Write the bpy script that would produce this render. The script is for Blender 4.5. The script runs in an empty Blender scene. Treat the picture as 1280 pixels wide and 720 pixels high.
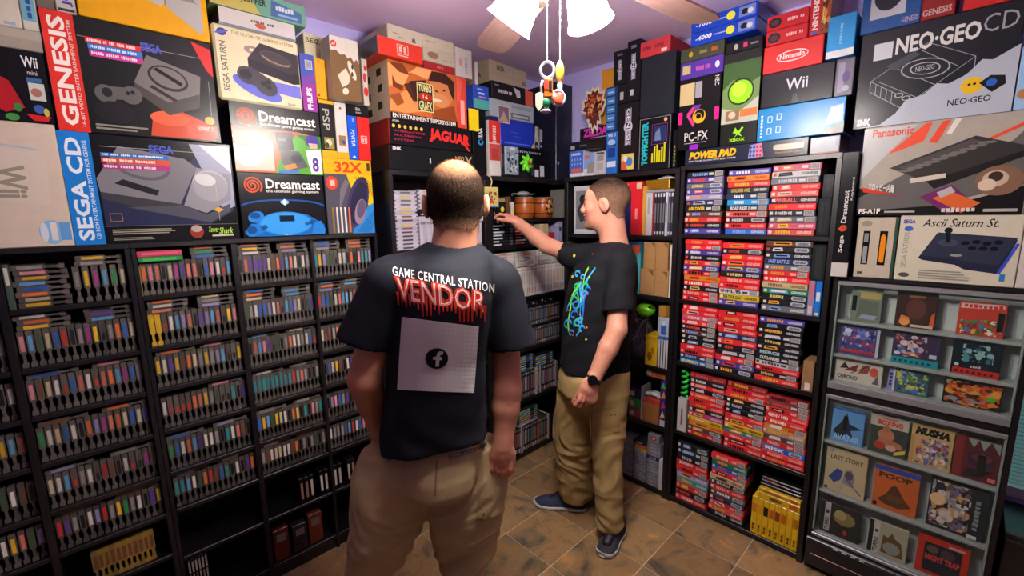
import bpy, bmesh, math, random
import numpy as np
from mathutils import Vector, Matrix
from mathutils.bvhtree import BVHTree

SC = bpy.context.scene
COL = SC.collection
random.seed(7)

# ------------------------------------------------------------------ camera
CAM_F = 553.8                                   # focal length in pixels of a 1280 wide frame
yaw, pitch, roll = (math.radians(a) for a in (46.0, 9.45, -0.92))
cy_, sy_, cp_, sp_ = math.cos(yaw), math.sin(yaw), math.cos(pitch), math.sin(pitch)
FWD = Vector((-sy_ * cp_, cy_ * cp_, -sp_))
R0 = Vector((cy_, sy_, 0)); U0 = R0.cross(FWD)
RGT = R0 * math.cos(roll) + U0 * math.sin(roll)
UPV = -R0 * math.sin(roll) + U0 * math.cos(roll)
EYE = Vector((0, 0, 1.6))
cam_d = bpy.data.cameras.new('camera'); cam_d.sensor_width = 36; cam_d.lens = CAM_F / 1280 * 36
cam_d.clip_start = 0.02; cam_d.clip_end = 50
cam = bpy.data.objects.new('camera', cam_d); COL.objects.link(cam)
m3 = Matrix((RGT, UPV, -FWD)).transposed()
cam.matrix_world = Matrix.Translation(EYE) @ m3.to_4x4()
SC.camera = cam

# ------------------------------------------------------------------ world, light, exposure
w = bpy.data.worlds.new('world'); SC.world = w; w.use_nodes = True
w.node_tree.nodes['Background'].inputs[0].default_value = (0.5, 0.5, 0.6, 1)
w.node_tree.nodes['Background'].inputs[1].default_value = 0.15
SC.view_settings.view_transform = 'Standard'; SC.view_settings.look = 'None'
SC.view_settings.gamma = 1; SC.view_settings.use_curve_mapping = False
SC.view_settings.exposure = 0.2
LAMP_POWER = 185.0                               # emission strength of the lit glass shades of the ceiling fan
LAMP_TINT = (1.0, 0.94, 0.89)

# ------------------------------------------------------------------ measuring helpers: a photo point on a known plane of the room
def ray(px, py): return FWD + RGT * ((px - 640) / CAM_F) - UPV * ((py - 360) / CAM_F)
def on_left(px, py, X):  d = ray(px, py); p = EYE + d * (X / d.x); return p.y, p.z
def on_back(px, py, Y):  d = ray(px, py); p = EYE + d * (Y / d.y); return p.x, p.z
def at_depth(px, py, d): return EYE + ray(px, py) * d
def depth_of(p): return (Vector(p) - EYE).dot(FWD)

XL, XU, YB = -2.0, -1.915, 2.182               # fronts: cartridge case, corner case, rear cases
WALL_L, WALL_B, CEIL = -2.26, 2.50, 2.52

# ------------------------------------------------------------------ colour
def lin(c):
    if isinstance(c, str):
        c = c.lstrip('#'); c = [int(c[i:i + 2], 16) / 255 for i in (0, 2, 4)]
    return tuple(x / 12.92 if x <= .04045 else ((x + .055) / 1.055) ** 2.4 for x in c[:3])
def rgba(c): return (*lin(c), 1.0)

# ------------------------------------------------------------------ materials
MATS = {}
def mat(name, color='#888888', rough=.5, metal=0, noise=0, nscale=20, bump=0, bscale=60, source='flat', spec=.5, coat=0,
        emit=0, trans=0, alpha=1, stretch=None, color2=None):
    if name in MATS: return MATS[name]
    m = bpy.data.materials.new(name); m.use_nodes = True
    nt = m.node_tree; N = nt.nodes; L = nt.links; b = N['Principled BSDF']
    b.inputs['Roughness'].default_value = rough; b.inputs['Metallic'].default_value = metal
    b.inputs['Specular IOR Level'].default_value = spec
    if coat: b.inputs['Coat Weight'].default_value = coat; b.inputs['Coat Roughness'].default_value = .15
    if trans: b.inputs['Transmission Weight'].default_value = trans
    if alpha < 1: b.inputs['Alpha'].default_value = alpha
    if source == 'object':
        s = N.new('ShaderNodeObjectInfo'); out = s.outputs['Color']
    elif source == 'attr':
        s = N.new('ShaderNodeAttribute'); s.attribute_name = 'Col'; out = s.outputs['Color']
    else:
        s = N.new('ShaderNodeRGB'); s.outputs[0].default_value = rgba(color); out = s.outputs[0]
    tc = N.new('ShaderNodeTexCoord'); coord = tc.outputs['Object']
    if stretch:
        mp = N.new('ShaderNodeMapping'); mp.inputs['Scale'].default_value = stretch; L.new(coord, mp.inputs[0]); coord = mp.outputs[0]
    if noise:
        n = N.new('ShaderNodeTexNoise'); n.inputs['Scale'].default_value = nscale; n.inputs['Detail'].default_value = 4
        L.new(coord, n.inputs['Vector'])
        mx = N.new('ShaderNodeMix'); mx.data_type = 'RGBA'
        if color2:
            r = N.new('ShaderNodeValToRGB'); r.color_ramp.elements[0].position = .5 - noise / 2; r.color_ramp.elements[1].position = .5 + noise / 2
            L.new(n.outputs['Fac'], r.inputs[0]); L.new(r.outputs[0], mx.inputs['Factor']); L.new(out, mx.inputs['A'])
            mx.inputs['B'].default_value = rgba(color2)
        else:
            mx.blend_type = 'MULTIPLY'; mx.inputs['Factor'].default_value = 1
            r = N.new('ShaderNodeMapRange'); r.inputs['To Min'].default_value = 1 - noise; r.inputs['To Max'].default_value = 1 + noise
            r.inputs['From Min'].default_value = .25; r.inputs['From Max'].default_value = .75
            L.new(n.outputs['Fac'], r.inputs['Value']); L.new(out, mx.inputs['A']); L.new(r.outputs[0], mx.inputs['B'])
        out = mx.outputs['Result']
    L.new(out, b.inputs['Base Color'])
    if emit: L.new(out, b.inputs['Emission Color']); b.inputs['Emission Strength'].default_value = emit
    if bump:
        n2 = N.new('ShaderNodeTexNoise'); n2.inputs['Scale'].default_value = bscale; n2.inputs['Detail'].default_value = 5
        L.new(coord, n2.inputs['Vector'])
        bp = N.new('ShaderNodeBump'); bp.inputs['Strength'].default_value = bump; bp.inputs['Distance'].default_value = .004
        L.new(n2.outputs['Fac'], bp.inputs['Height']); L.new(bp.outputs[0], b.inputs['Normal'])
    MATS[name] = m; return m

CARD = mat('printed_card', source='attr', rough=.24, noise=.05, nscale=30, spec=.2)          # printed cardboard, colours per face
INK = mat('printing_ink', source='attr', rough=.24, spec=.22)
PLASTIC = mat('tinted_plastic', source='object', rough=.42, noise=.08, nscale=60, spec=.3)
LABEL = mat('paper_label', source='object', rough=.38, noise=.12, nscale=120)
SHELF = mat('black_brown_shelf', '#131013', rough=.36, noise=.25, nscale=14, bump=.05, stretch=(1, 1, 6))
PAINT = mat('bluish_lilac_paint', '#c9c0f6', rough=.85, noise=.03, nscale=3, bump=.12, bscale=90, spec=.2)
CEILP = mat('pinkish_lilac_paint', '#f2d4f8', rough=.85, noise=.03, nscale=3, bump=.12, bscale=90, spec=.2)
DARKWALL = mat('invented_dark_wall', '#665680', rough=.8, noise=.05, nscale=3, spec=.2)  # dark tone invented for the unseen walls, to lower the fill light
WHITEP = mat('white_plastic', '#d9dad8', rough=.35)
DARKP = mat('dark_plastic', '#17171a', rough=.4)
GREYM = mat('brushed_rail', '#9a9d9c', rough=.38, metal=.6, noise=.06, stretch=(1, 30, 30))

# ------------------------------------------------------------------ mesh helpers
def new_obj(name, me, parent=None, loc=(0, 0, 0), rz=0):
    o = bpy.data.objects.new(name, me); COL.objects.link(o)
    o.location = loc; o.rotation_euler = (0, 0, rz)
    if parent: o.parent = parent
    return o
def tag(o, label=None, cat=None, group=None, kind=None):
    if label: o['label'] = label
    if cat: o['category'] = cat
    if group: o['group'] = group
    if kind: o['kind'] = kind
    return o
def empty(name, loc=(0, 0, 0), rz=0):
    o = new_obj(name, None, None, loc, rz); o.empty_display_size = .05; return o
class MB:
    """Collects polygons (with a colour each) and builds one mesh."""
    def __init__(s): s.v = []; s.f = []; s.c = []; s.sm = []
    def poly(s, pts, c=(.5, .5, .5), smooth=False):
        i = len(s.v); s.v += [tuple(p) for p in pts]; s.f.append(tuple(range(i, i + len(pts)))); s.c.append(c); s.sm.append(smooth)
    def add(s, vs, fs, c=(.5, .5, .5), smooth=False):
        i = len(s.v); s.v += [tuple(p) for p in vs]
        for f in fs: s.f.append(tuple(i + k for k in f)); s.c.append(c); s.sm.append(smooth)
    def box(s, x0, x1, y0, y1, z0, z1, c=(.5, .5, .5), sides=None):
        V = [(x0, y0, z0), (x1, y0, z0), (x1, y1, z0), (x0, y1, z0), (x0, y0, z1), (x1, y0, z1), (x1, y1, z1), (x0, y1, z1)]
        F = dict(bottom=(3, 2, 1, 0), top=(4, 5, 6, 7), front=(0, 1, 5, 4), right=(1, 2, 6, 5), back=(2, 3, 7, 6), left=(3, 0, 4, 7))
        i = len(s.v); s.v += V
        for k, f in F.items():
            s.f.append(tuple(i + a for a in f)); s.c.append((sides or {}).get(k, c)); s.sm.append(False)
    def prism(s, pts, y0, y1, c=(.5, .5, .5)):
        """outline in (x,z), counter-clockwise seen from -y, extruded from y0 (front) to y1"""
        n = len(pts); a = [(p[0], y0, p[1]) for p in pts]; b = [(p[0], y1, p[1]) for p in pts]
        fs = [tuple(range(n)), tuple(range(2 * n - 1, n - 1, -1))] + [(i, n + i, n + (i + 1) % n, (i + 1) % n) for i in range(n)]
        s.add(a + b, fs, c)
    def tube(s, pts, r, c=(.5, .5, .5), n=8, closed=False, cap=True):
        pts = [Vector(p) for p in pts]; rs = r if isinstance(r, (list, tuple)) else [r] * len(pts)
        rings = []; up = None
        for i, p in enumerate(pts):
            a = pts[max(i - 1, 0)]; b = pts[min(i + 1, len(pts) - 1)]
            if closed: a = pts[i - 1]; b = pts[(i + 1) % len(pts)]
            t = (b - a).normalized()
            if up is None: up = t.orthogonal()
            up = (up - t * up.dot(t)).normalized(); q = t.cross(up)
            rings.append([p + (up * math.cos(k * 2 * math.pi / n) + q * math.sin(k * 2 * math.pi / n)) * rs[i] for k in range(n)])
        vs = [v for rg in rings for v in rg]; fs = []; m = len(rings)
        for i in range(m if closed else m - 1):
            for k in range(n):
                j = (i + 1) % m
                fs.append((i * n + k, i * n + (k + 1) % n, j * n + (k + 1) % n, j * n + k))
        if cap and not closed: fs += [tuple(range(n - 1, -1, -1)), tuple((m - 1) * n + k for k in range(n))]
        s.add(vs, fs, c, True)
    def lathe(s, prof, c=(.5, .5, .5), n=20, M=None):
        """profile of (radius, z) pairs turned about z"""
        M = M or Matrix.Identity(4); vs = []
        for r, z in prof: vs += [M @ Vector((r * math.cos(k * 2 * math.pi / n), r * math.sin(k * 2 * math.pi / n), z)) for k in range(n)]
        fs = [(i * n + k, i * n + (k + 1) % n, (i + 1) * n + (k + 1) % n, (i + 1) * n + k) for i in range(len(prof) - 1) for k in range(n)]
        s.add(vs, fs, c, True)
    def ball(s, ctr, r, c=(.5, .5, .5), n=12, m=8):
        r = r if isinstance(r, (tuple, list)) else (r, r, r)
        prof = [(math.sin(math.pi * i / m), -math.cos(math.pi * i / m)) for i in range(m + 1)]
        s.lathe([(max(a, .001), b) for a, b in prof], c, n, Matrix.Translation(ctr) @ Matrix.Diagonal((*r, 1)))
    def mesh(s, name, material):
        me = bpy.data.meshes.new(name); me.from_pydata(s.v, [], s.f)
        me.materials.append(material)
        nl = len(me.loops)
        ca = me.color_attributes.new('Col', 'FLOAT_COLOR', 'CORNER')
        arr = np.empty((nl, 4), np.float32); k = 0
        for f, c in zip(s.f, s.c): arr[k:k + len(f), :3] = c[:3]; k += len(f)
        arr[:, 3] = 1; ca.data.foreach_set('color', arr.ravel())
        me.polygons.foreach_set('use_smooth', s.sm); me.update(); return me
    def build(s, name, material, parent=None, loc=(0, 0, 0), rz=0): return new_obj(name, s.mesh(name, material), parent, loc, rz)
def bevel_mesh(me, w=.002, seg=1):
    bm = bmesh.new(); bm.from_mesh(me)
    bmesh.ops.remove_doubles(bm, verts=bm.verts, dist=1e-5)
    bmesh.ops.bevel(bm, geom=bm.edges[:], offset=w, segments=seg, affect='EDGES', profile=.6, clamp_overlap=True)
    bm.to_mesh(me); bm.free(); return me
def board(name, x0, x1, y0, y1, z0, z1, material=SHELF, parent=None, bev=.0015):
    mb = MB(); mb.box(x0, x1, y0, y1, z0, z1); me = mb.mesh(name, material); bevel_mesh(me, bev); return new_obj(name, me, parent)

# ------------------------------------------------------------------ flat print: shapes given as fractions of a face
GLYPHS = {}
def text_tris(s, bold=0.0, shear=0.0, space=1.0):
    k = (s, bold, shear, space)
    if k in GLYPHS: return GLYPHS[k]
    cu = bpy.data.curves.new('t', 'FONT'); cu.body = s; cu.offset = bold; cu.shear = shear; cu.space_character = space
    cu.resolution_u = 2; cu.fill_mode = 'FRONT'
    o = bpy.data.objects.new('t', cu); me = o.to_mesh()
    vs = np.array([v.co[:2] for v in me.vertices]) if len(me.vertices) else np.zeros((1, 2))
    me.calc_loop_triangles(); fs = [tuple(t.vertices) for t in me.loop_triangles]
    o.to_mesh_clear(); bpy.data.objects.remove(o); bpy.data.curves.remove(cu)
    lo, hi = vs.min(0), vs.max(0); vs = (vs - lo) / np.maximum(hi - lo, 1e-6)
    GLYPHS[k] = (vs, fs); return GLYPHS[k]
def art_mb(mb0, W, H, items, y=-.0004, step=.00006, ox=0, oz=0, letters=None):
    """draws print items on a W x H face lying in the local xz plane and looking to -y"""
    for it in items:
        k = it[0]; y -= step; mb = letters if letters is not None and k in 'tb' else mb0
        P = lambda x, z: (ox + x * W, y, oz + z * H)
        if k == 'r': _, x0, z0, x1, z1, c = it; mb.poly([P(x0, z0), P(x1, z0), P(x1, z1), P(x0, z1)], lin(c))
        elif k == 'p':
            pts = it[1]; a = sum(pts[i][0] * pts[(i + 1) % len(pts)][1] - pts[(i + 1) % len(pts)][0] * pts[i][1] for i in range(len(pts)))
            mb.poly([P(*p) for p in (pts if a > 0 else pts[::-1])], lin(it[2]))
        elif k == 'e':
            _, x, z, rx, rz, c = it[:6]; a = math.radians(it[6]) if len(it) > 6 else 0
            pts = []
            for i in range(20):
                t = i * math.pi / 10; ex, ez = rx * W * math.cos(t), rz * H * math.sin(t)
                pts.append((ox + x * W + ex * math.cos(a) - ez * math.sin(a), y, oz + z * H + ex * math.sin(a) + ez * math.cos(a)))
            mb.poly(pts, lin(c))
        elif k == 'l':                                             # polyline of a given width in metres
            _, pts, wd, c = it; q = [Vector((ox + p[0] * W, oz + p[1] * H)) for p in pts]
            for a, b in zip(q, q[1:]):
                d = (b - a); n = Vector((-d.y, d.x)).normalized() * wd / 2 if d.length > 1e-6 else Vector((0, wd / 2))
                mb.poly([(a.x - n.x, y, a.y - n.y), (b.x - n.x, y, b.y - n.y), (b.x + n.x, y, b.y + n.y), (a.x + n.x, y, a.y + n.y)], lin(c))
        elif k == 't':                                             # text stretched into a box; rot 0, 90 (reads upward) or -90
            _, s, x0, z0, x1, z1, c = it[:7]; o = it[7] if len(it) > 7 else {}
            vs, fs = text_tris(s, o.get('bold', .012), o.get('shear', 0), o.get('space', 1)); r = o.get('rot', 0)
            if r == 90: q = [(1 - b, a) for a, b in vs]
            elif r == -90: q = [(b, 1 - a) for a, b in vs]
            else: q = vs
            sk = o.get('skew', 0)
            vv = [P(x0 + (x1 - x0) * a, z0 + (z1 - z0) * b + sk * (a - .5)) for a, b in q]
            mb.add(vv, fs, lin(c))
        elif k == 'b':                                             # print too small to read: a row of uneven blocks
            _, s, x0, z0, x1, z1, c = it[:7]; o = it[7] if len(it) > 7 else {}; n = max(len(s), 2); rr = random.Random(len(s) * 7 + int(x0 * 1000)); rot = o.get('rot', 0)
            for i in range(n):
                if s[i % len(s)] == ' ': continue
                a, b = (i + .1) / n, (i + rr.uniform(.7, .95)) / n; lo, hi = rr.uniform(0, .15), rr.uniform(.8, 1)
                if rot: q = (x0 + (x1 - x0) * lo, z0 + (z1 - z0) * a, x0 + (x1 - x0) * hi, z0 + (z1 - z0) * b)
                else: q = (x0 + (x1 - x0) * a, z0 + (z1 - z0) * lo, x0 + (x1 - x0) * b, z0 + (z1 - z0) * hi)
                mb.poly([P(q[0], q[1]), P(q[2], q[1]), P(q[2], q[3]), P(q[0], q[3])], lin(c))
        elif k == 's':                                             # spiral
            _, x, z, r, wd, c, turns = it
            pts = [(x + r * (i / 40) * math.cos(-i / 40 * turns * 6.283) / 1, z + r * W / H * (i / 40) * math.sin(-i / 40 * turns * 6.283)) for i in range(4, 41)]
            for a, b in zip(pts, pts[1:]):
                q0 = Vector((a[0] * W, a[1] * H)); q1 = Vector((b[0] * W, b[1] * H)); d = q1 - q0; n = Vector((-d.y, d.x)).normalized() * wd / 2; d = d * .12
                mb.poly([(ox + q0.x - n.x - d.x, y, oz + q0.y - n.y - d.y), (ox + q1.x - n.x + d.x, y, oz + q1.y - n.y + d.y), (ox + q1.x + n.x + d.x, y, oz + q1.y + n.y + d.y), (ox + q0.x + n.x - d.x, y, oz + q0.y + n.y - d.y)][::-1], lin(c))
    return y
def speckle(seed, x0, z0, x1, z1, cols, n, smin=.02, smax=.09):
    """small shapes of busy printed artwork"""
    r = random.Random(seed); out = []; n = int(n * 2.2); smin *= .6; smax *= .72
    for i in range(n):
        x, z = r.uniform(x0, x1), r.uniform(z0, z1); g = 2.6 - 2.1 * i / max(n - 1, 1); a, b = r.uniform(smin, smax) * g, r.uniform(smin, smax) * g
        a = min(a, x - x0 + .001, x1 - x + .001); b = min(b, z - z0 + .001, z1 - z + .001)
        if i % 3 == 0: out.append(('e', x, z, a, b, r.choice(cols)))
        else:
            t = r.uniform(0, 6.28); out.append(('p', [(x + a * math.cos(t + k), z + b * math.sin(t + k)) for k in (0, 1.3 + r.random(), 3.1, 4.4)], r.choice(cols)))
    return out
def lines(x0, z0, x1, z1, n, c, wd, seed=1):
    r = random.Random(seed); h = (z1 - z0) / n
    return [('r', x0, z0 + i * h, x0 + (x1 - x0) * r.uniform(.7, 1), z0 + (i + .55) * h, c) for i in range(n)]

def place(plane, P, u, v):
    """local frame: x right along the wall, -y out of the wall towards the room, z up"""
    return ((P, u, v), math.pi / 2) if plane == 'L' else ((u, P, v), 0.0)
def print_parts(o, W, H, art, name='cover_print', **k):
    a, t = MB(), MB(); art_mb(a, W, H, art, letters=t, **k)
    if a.v: a.build(name, INK, o)
    if t.v: t.build('lettering', INK, o)
def card_box(name, label, cat, plane, P, u0, u1, v0, v1, depth, col, art=None, sides=None, group=None, bev=.0025, side_art=None, turn=0, material=CARD):
    """a printed carton standing with its face in the plane; body mesh plus its print as parts"""
    W, H = u1 - u0, v1 - v0
    loc, rz = place(plane, P, (u0 + u1) / 2, v0); rz += math.radians(turn)
    mb = MB(); sd = {k: lin(c) for k, c in (sides or {}).items()}
    mb.box(-W / 2, W / 2, 0, depth, 0, H, lin(col), sd)
    me = mb.mesh(name, material); bevel_mesh(me, bev)
    o = new_obj(name, me, None, loc, rz); tag(o, label, cat, group)
    if art:
        print_parts(o, W, H, art, ox=-W / 2)
    if side_art:                                                  # print on the left side (faces -x)
        a = MB(); art_mb(a, depth, H, side_art); s = a.build('side_print', INK, o); s.rotation_euler = (0, 0, -math.pi / 2); s.location = (-W / 2, depth, 0)
    return o
def pix_box(name, label, cat, plane, P, bl, tr, depth, col, art=None, **k):
    """the same, its face measured between two photo points (bottom left, top right)"""
    f = on_left if plane == 'L' else on_back
    a, b = f(*bl, P), f(*tr, P)
    lo = k.pop('floor', None); z0 = a[1] if lo is None else lo
    return card_box(name, label, cat, plane, P, a[0], b[0], z0, max(b[1], z0 + .01), depth, col, art, **k)

ORD = ['first', 'second', 'third', 'fourth', 'fifth', 'sixth', 'seventh', 'eighth', 'ninth', 'tenth', 'eleventh', 'twelfth', 'thirteenth',
       'fourteenth', 'fifteenth', 'sixteenth', 'seventeenth', 'eighteenth', 'nineteenth', 'twentieth', 'twenty-first', 'twenty-second', 'twenty-third', 'twenty-fourth',
       'twenty-fifth', 'twenty-sixth', 'twenty-seventh', 'twenty-eighth', 'twenty-ninth', 'thirtieth']
for i in range(31, 80): ORD.append(['thirty', 'forty', 'fifty', 'sixty', 'seventy'][(i // 10) - 3] + '-' + ORD[i % 10 - 1] if i % 10 else ['thirtieth', 'fortieth', 'fiftieth', 'sixtieth', 'seventieth'][i // 10 - 3])
# ================================================================== the room
RX1, RY0 = 1.9, -1.7
def structure(o): o['kind'] = 'structure'; return o
TILE = bpy.data.materials.new('slate_tile'); TILE.use_nodes = True
def _tile():
    nt = TILE.node_tree; N = nt.nodes; L = nt.links; b = N['Principled BSDF']
    tc = N.new('ShaderNodeTexCoord'); oi = N.new('ShaderNodeObjectInfo')
    ad = N.new('ShaderNodeVectorMath'); ad.operation = 'MULTIPLY_ADD'; L.new(oi.outputs['Random'], ad.inputs[0]); ad.inputs[1].default_value = (37, 91, 13)
    L.new(tc.outputs['Object'], ad.inputs[2])
    n1 = N.new('ShaderNodeTexNoise'); n1.inputs['Scale'].default_value = 6.5; n1.inputs['Detail'].default_value = 7; n1.inputs['Roughness'].default_value = .62; n1.inputs['Distortion'].default_value = 1.2
    L.new(ad.outputs[0], n1.inputs['Vector'])
    r = N.new('ShaderNodeValToRGB'); e = r.color_ramp.elements
    e[0].position = .3; e[0].color = rgba('#4c4336'); e[1].position = .7; e[1].color = rgba('#c08a40')
    for p, c in ((.43, '#7d6a4c'), (.52, '#9c7744'), (.58, '#8a7552')): q = e.new(p); q.color = rgba(c)
    L.new(n1.outputs['Fac'], r.inputs[0])
    hs = N.new('ShaderNodeHueSaturation'); hs.inputs['Saturation'].default_value = .95
    mr = N.new('ShaderNodeMapRange'); mr.inputs['To Min'].default_value = .75; mr.inputs['To Max'].default_value = 1.25
    L.new(oi.outputs['Random'], mr.inputs['Value']); L.new(mr.outputs[0], hs.inputs['Value']); L.new(r.outputs[0], hs.inputs['Color'])
    L.new(hs.outputs[0], b.inputs['Base Color'])
    n2 = N.new('ShaderNodeTexNoise'); n2.inputs['Scale'].default_value = 26; n2.inputs['Detail'].default_value = 6; L.new(ad.outputs[0], n2.inputs['Vector'])
    bp = N.new('ShaderNodeBump'); bp.inputs['Strength'].default_value = .35; bp.inputs['Distance'].default_value = .004
    L.new(n2.outputs['Fac'], bp.inputs['Height']); L.new(bp.outputs[0], b.inputs['Normal'])
    b.inputs['Roughness'].default_value = .3
_tile()
fl = MB(); fl.box(-2.3, RX1 + .1, RY0 - .1, WALL_B + .1, -.1, -.0025); floor = structure(fl.build('floor', mat('grout', '#d2c2a6', rough=.9, noise=.1, nscale=60)))
tm = MB(); tm.box(-.1475, .1475, -.1488, .1488, -.0024, 0); tile_me = tm.mesh('tile', TILE); bevel_mesh(tile_me, .0012)
for i in range(-5, 9):
    for j in range(-12, 3):
        x, y = -.59 + .299 * (i + .5), 1.965 + .3 * (j - .5)
        if -2.2 < x < RX1 and RY0 < y < WALL_B - .1: new_obj('tile', tile_me, floor, (x, y, 0))
def wall(name, *b, material=PAINT): m = MB(); m.box(*b); return structure(m.build(name, material))
wall('wall_left', WALL_L - .1, WALL_L, RY0, WALL_B, 0, CEIL)
wall('wall_right', RX1, RX1 + .1, RY0, WALL_B, 0, CEIL, material=DARKWALL)
wall('wall_front', WALL_L, RX1, RY0 - .1, RY0, 0, CEIL, material=DARKWALL)
wall('ceiling', WALL_L - .1, RX1 + .1, RY0 - .1, WALL_B + .1, CEIL, CEIL + .1, material=CEILP)
# back wall with the window opening
WX0, WX1, WZ0, WZ1 = .12, 1.15, .50, 1.50
mw = MB()
for b in ((WALL_L, WX0, 0, CEIL), (WX1, RX1, 0, CEIL), (WX0, WX1, 0, WZ0), (WX0, WX1, WZ1, CEIL)): mw.box(b[0], b[1], WALL_B, WALL_B + .1, b[2], b[3])
structure(mw.build('wall_back', PAINT))
mw = MB()
for b in ((WX0 - .02, WX0 + .02, WZ0 - .02, WZ1 + .02), (WX1 - .02, WX1 + .02, WZ0 - .02, WZ1 + .02), (WX0, WX1, WZ0 - .02, WZ0 + .02), (WX0, WX1, WZ1 - .02, WZ1 + .02)): mw.box(b[0], b[1], WALL_B - .012, WALL_B + .06, b[2], b[3])
win = structure(mw.build('window_1', WHITEP))
mw = MB(); mw.box(WX0, WX1, WALL_B + .05, WALL_B + .056, WZ0, WZ1); mw.build('pane', mat('added_glow_glass', '#7fb0ae', rough=.08, coat=.3, emit=.9), win)  # glow added to the glass so the blind slats stand out
sl = MB()
sl.add([(WX0 + .02, -.011, -.006), (WX1 - .02, -.011, -.006), (WX1 - .02, .011, .006), (WX0 + .02, .011, .006), (WX0 + .02, -.011, -.0045), (WX1 - .02, -.011, -.0045), (WX1 - .02, .011, .0075), (WX0 + .02, .011, .0075)],
       [(3, 2, 1, 0), (4, 5, 6, 7), (0, 1, 5, 4), (1, 2, 6, 5), (2, 3, 7, 6), (3, 0, 4, 7)])
sl_me = sl.mesh('slat', mat('blind_slat', '#dcebe8', rough=.5))
for k in range(58): new_obj('slat', sl_me, win, (0, WALL_B + .02, WZ0 + .03 + k * .0165))
mb = MB()
for x0, x1, y0, y1 in ((WALL_L, WALL_L + .012, RY0, 2.18), ): mb.box(x0, x1, y0, y1, 0, .08)
structure(mb.build('baseboard_left', WHITEP))

# ================================================================== bookcases (each board a part)
def case(name, label, plane, P, depth, u0, u1, top, shelves, dividers=(), kick=.03, back=True, thick=.018, panel=.02, cells=None):
    loc, rz = place(plane, P, 0, 0); root = empty(name, loc, rz); tag(root, label, 'bookcase', 'black bookcases of games')
    def bd(nm, a, b, y0, y1, z0, z1):
        board(nm, a, b, y0, y1, z0, z1, SHELF, root)
    bd('side_panel', u0, u0 + panel, 0, depth, 0, top - thick); bd('side_panel', u1 - panel, u1, 0, depth, 0, top - thick)
    bd('top_board', u0, u1, -.003, depth, top - thick, top)
    edges = [u0 + panel] + [e for d in dividers for e in d] + [u1 - panel]
    for d in dividers: bd('divider', d[0], d[1], 0, depth, 0, top - thick)
    for i in range(0, len(edges), 2):
        zs = (cells or {}).get(i // 2, shelves)
        for z in zs: bd('shelf', edges[i], edges[i + 1], .004, depth - .008, z - thick * .9, z)
    if kick > .005:
        for i in range(0, len(edges), 2): bd('plinth', edges[i], edges[i + 1], .012, .03, 0, max(.004, min((cells or {}).get(i // 2, shelves)) - thick))
    if back: bd('back_panel', u0 + .002, u1 - .002, depth - .007, depth, .002, top - .002 - thick)
    return root
ROWS = [1.335, 1.147, .990, .828, .660, .505]
case('bookcase', 'low black media bookcase at the far left edge, full of cartridges', 'L', XL, .235, -.56, .118, 1.523, ROWS + [.335, .07], dividers=((-.203, -.183),), panel=.016)
case('bookcase', 'low black three-bay media bookcase behind the man in the lettered shirt', 'L', XL, .235, .1185, 1.03, 1.523, ROWS + [.30, .07], dividers=((.416, .437), (.714, .729)), panel=.014)
case('bookcase', 'tall black two-bay bookcase in the room corner, barrels on a shelf', 'L', XU, .32, 1.062, 2.47, 1.815, [], dividers=((1.648, 1.706),), panel=.024, thick=.024,
     cells={0: [1.435, 1.083, .745, .40, .05], 1: [1.572, 1.415, 1.083, .745, .40, .03]})
case('bookcase', 'tall black bookcase behind the man with the watch', 'B', YB, .30, -1.78, -1.042, 1.815, [1.475, 1.150, .755, .415, .035], panel=.026, thick=.024)
case('bookcase', 'tall black bookcase holding piles of red game cases', 'B', YB, .30, -1.038, -.383, 1.82, [1.490, 1.152, .817, .434, .036], panel=.02, thick=.022)
# ================================================================== game cartridges in the left-hand bookcases
CT, CH, CD = .0162, .118, .105                  # thickness, height, depth
def cart_profile():
    t = CT / 2; n = t * .42
    return [(-t * .92, 0), (t * .92, 0), (t * .92, CH * .11), (n, CH * .15), (n, CH * .36), (t, CH * .40), (t, CH * .985), (t * .8, CH), (-t * .8, CH), (-t, CH * .985), (-t, CH * .40), (-n, CH * .36), (-n, CH * .15), (-t * .92, CH * .11)]
def solid_cart(flat=False):
    pts = cart_profile()
    if flat: pts = [(CH / 2 - z, x + CT / 2) for x, z in pts][::-1]; pts = pts[::-1] if sum(pts[i][0] * pts[(i + 1) % 14][1] - pts[(i + 1) % 14][0] * pts[i][1] for i in range(14)) < 0 else pts
    m = MB(); m.prism(pts, 0, CD); return m
cart_up, cart_flat = solid_cart().mesh('cartridge', PLASTIC), solid_cart(True).mesh('cartridge', PLASTIC)
def flat_plate(x0, x1, z0, z1, y=-.0006):
    m = MB(); m.box(x0, x1, y, -.00005, z0, z1); return m
lab_up = flat_plate(-CT * .27, CT * .30, CH * .44, CH * .86).mesh('label', LABEL)
lab_short = flat_plate(-CT * .2, CT * .26, CH * .44, CH * .66).mesh('label', LABEL)
lab_flat = flat_plate(CH / 2 - CH * .88, CH / 2 - CH * .42, CT * .22, CT * .8).mesh('label', LABEL)
HUES = {'white': '#d8d2c8', 'cream': '#cdbd98', 'red': '#c8322c', 'orange': '#e2703a', 'yellow': '#e6b62c', 'green': '#2f9a4e', 'teal': '#2a8f93', 'blue': '#2e62b4', 'sky blue': '#5f9fd0', 'purple': '#5a3a94',
        'magenta': '#a03a88', 'pink': '#d98890', 'salmon': '#d5735f', 'black': '#1b1a1c', 'brown': '#71492f', 'grey': '#8f8a86', 'lilac': '#8d86b4', 'dark green': '#39553a'}
COMMON = ['white', 'cream', 'salmon', 'red', 'orange', 'purple', 'blue', 'sky blue', 'grey', 'brown', 'black', 'black', 'pink', 'white', 'teal', 'yellow', 'lilac', 'dark green', 'grey']
GREYS = ['#4c4743', '#534d48', '#45403c', '#4e4945', '#57514c']
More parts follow.
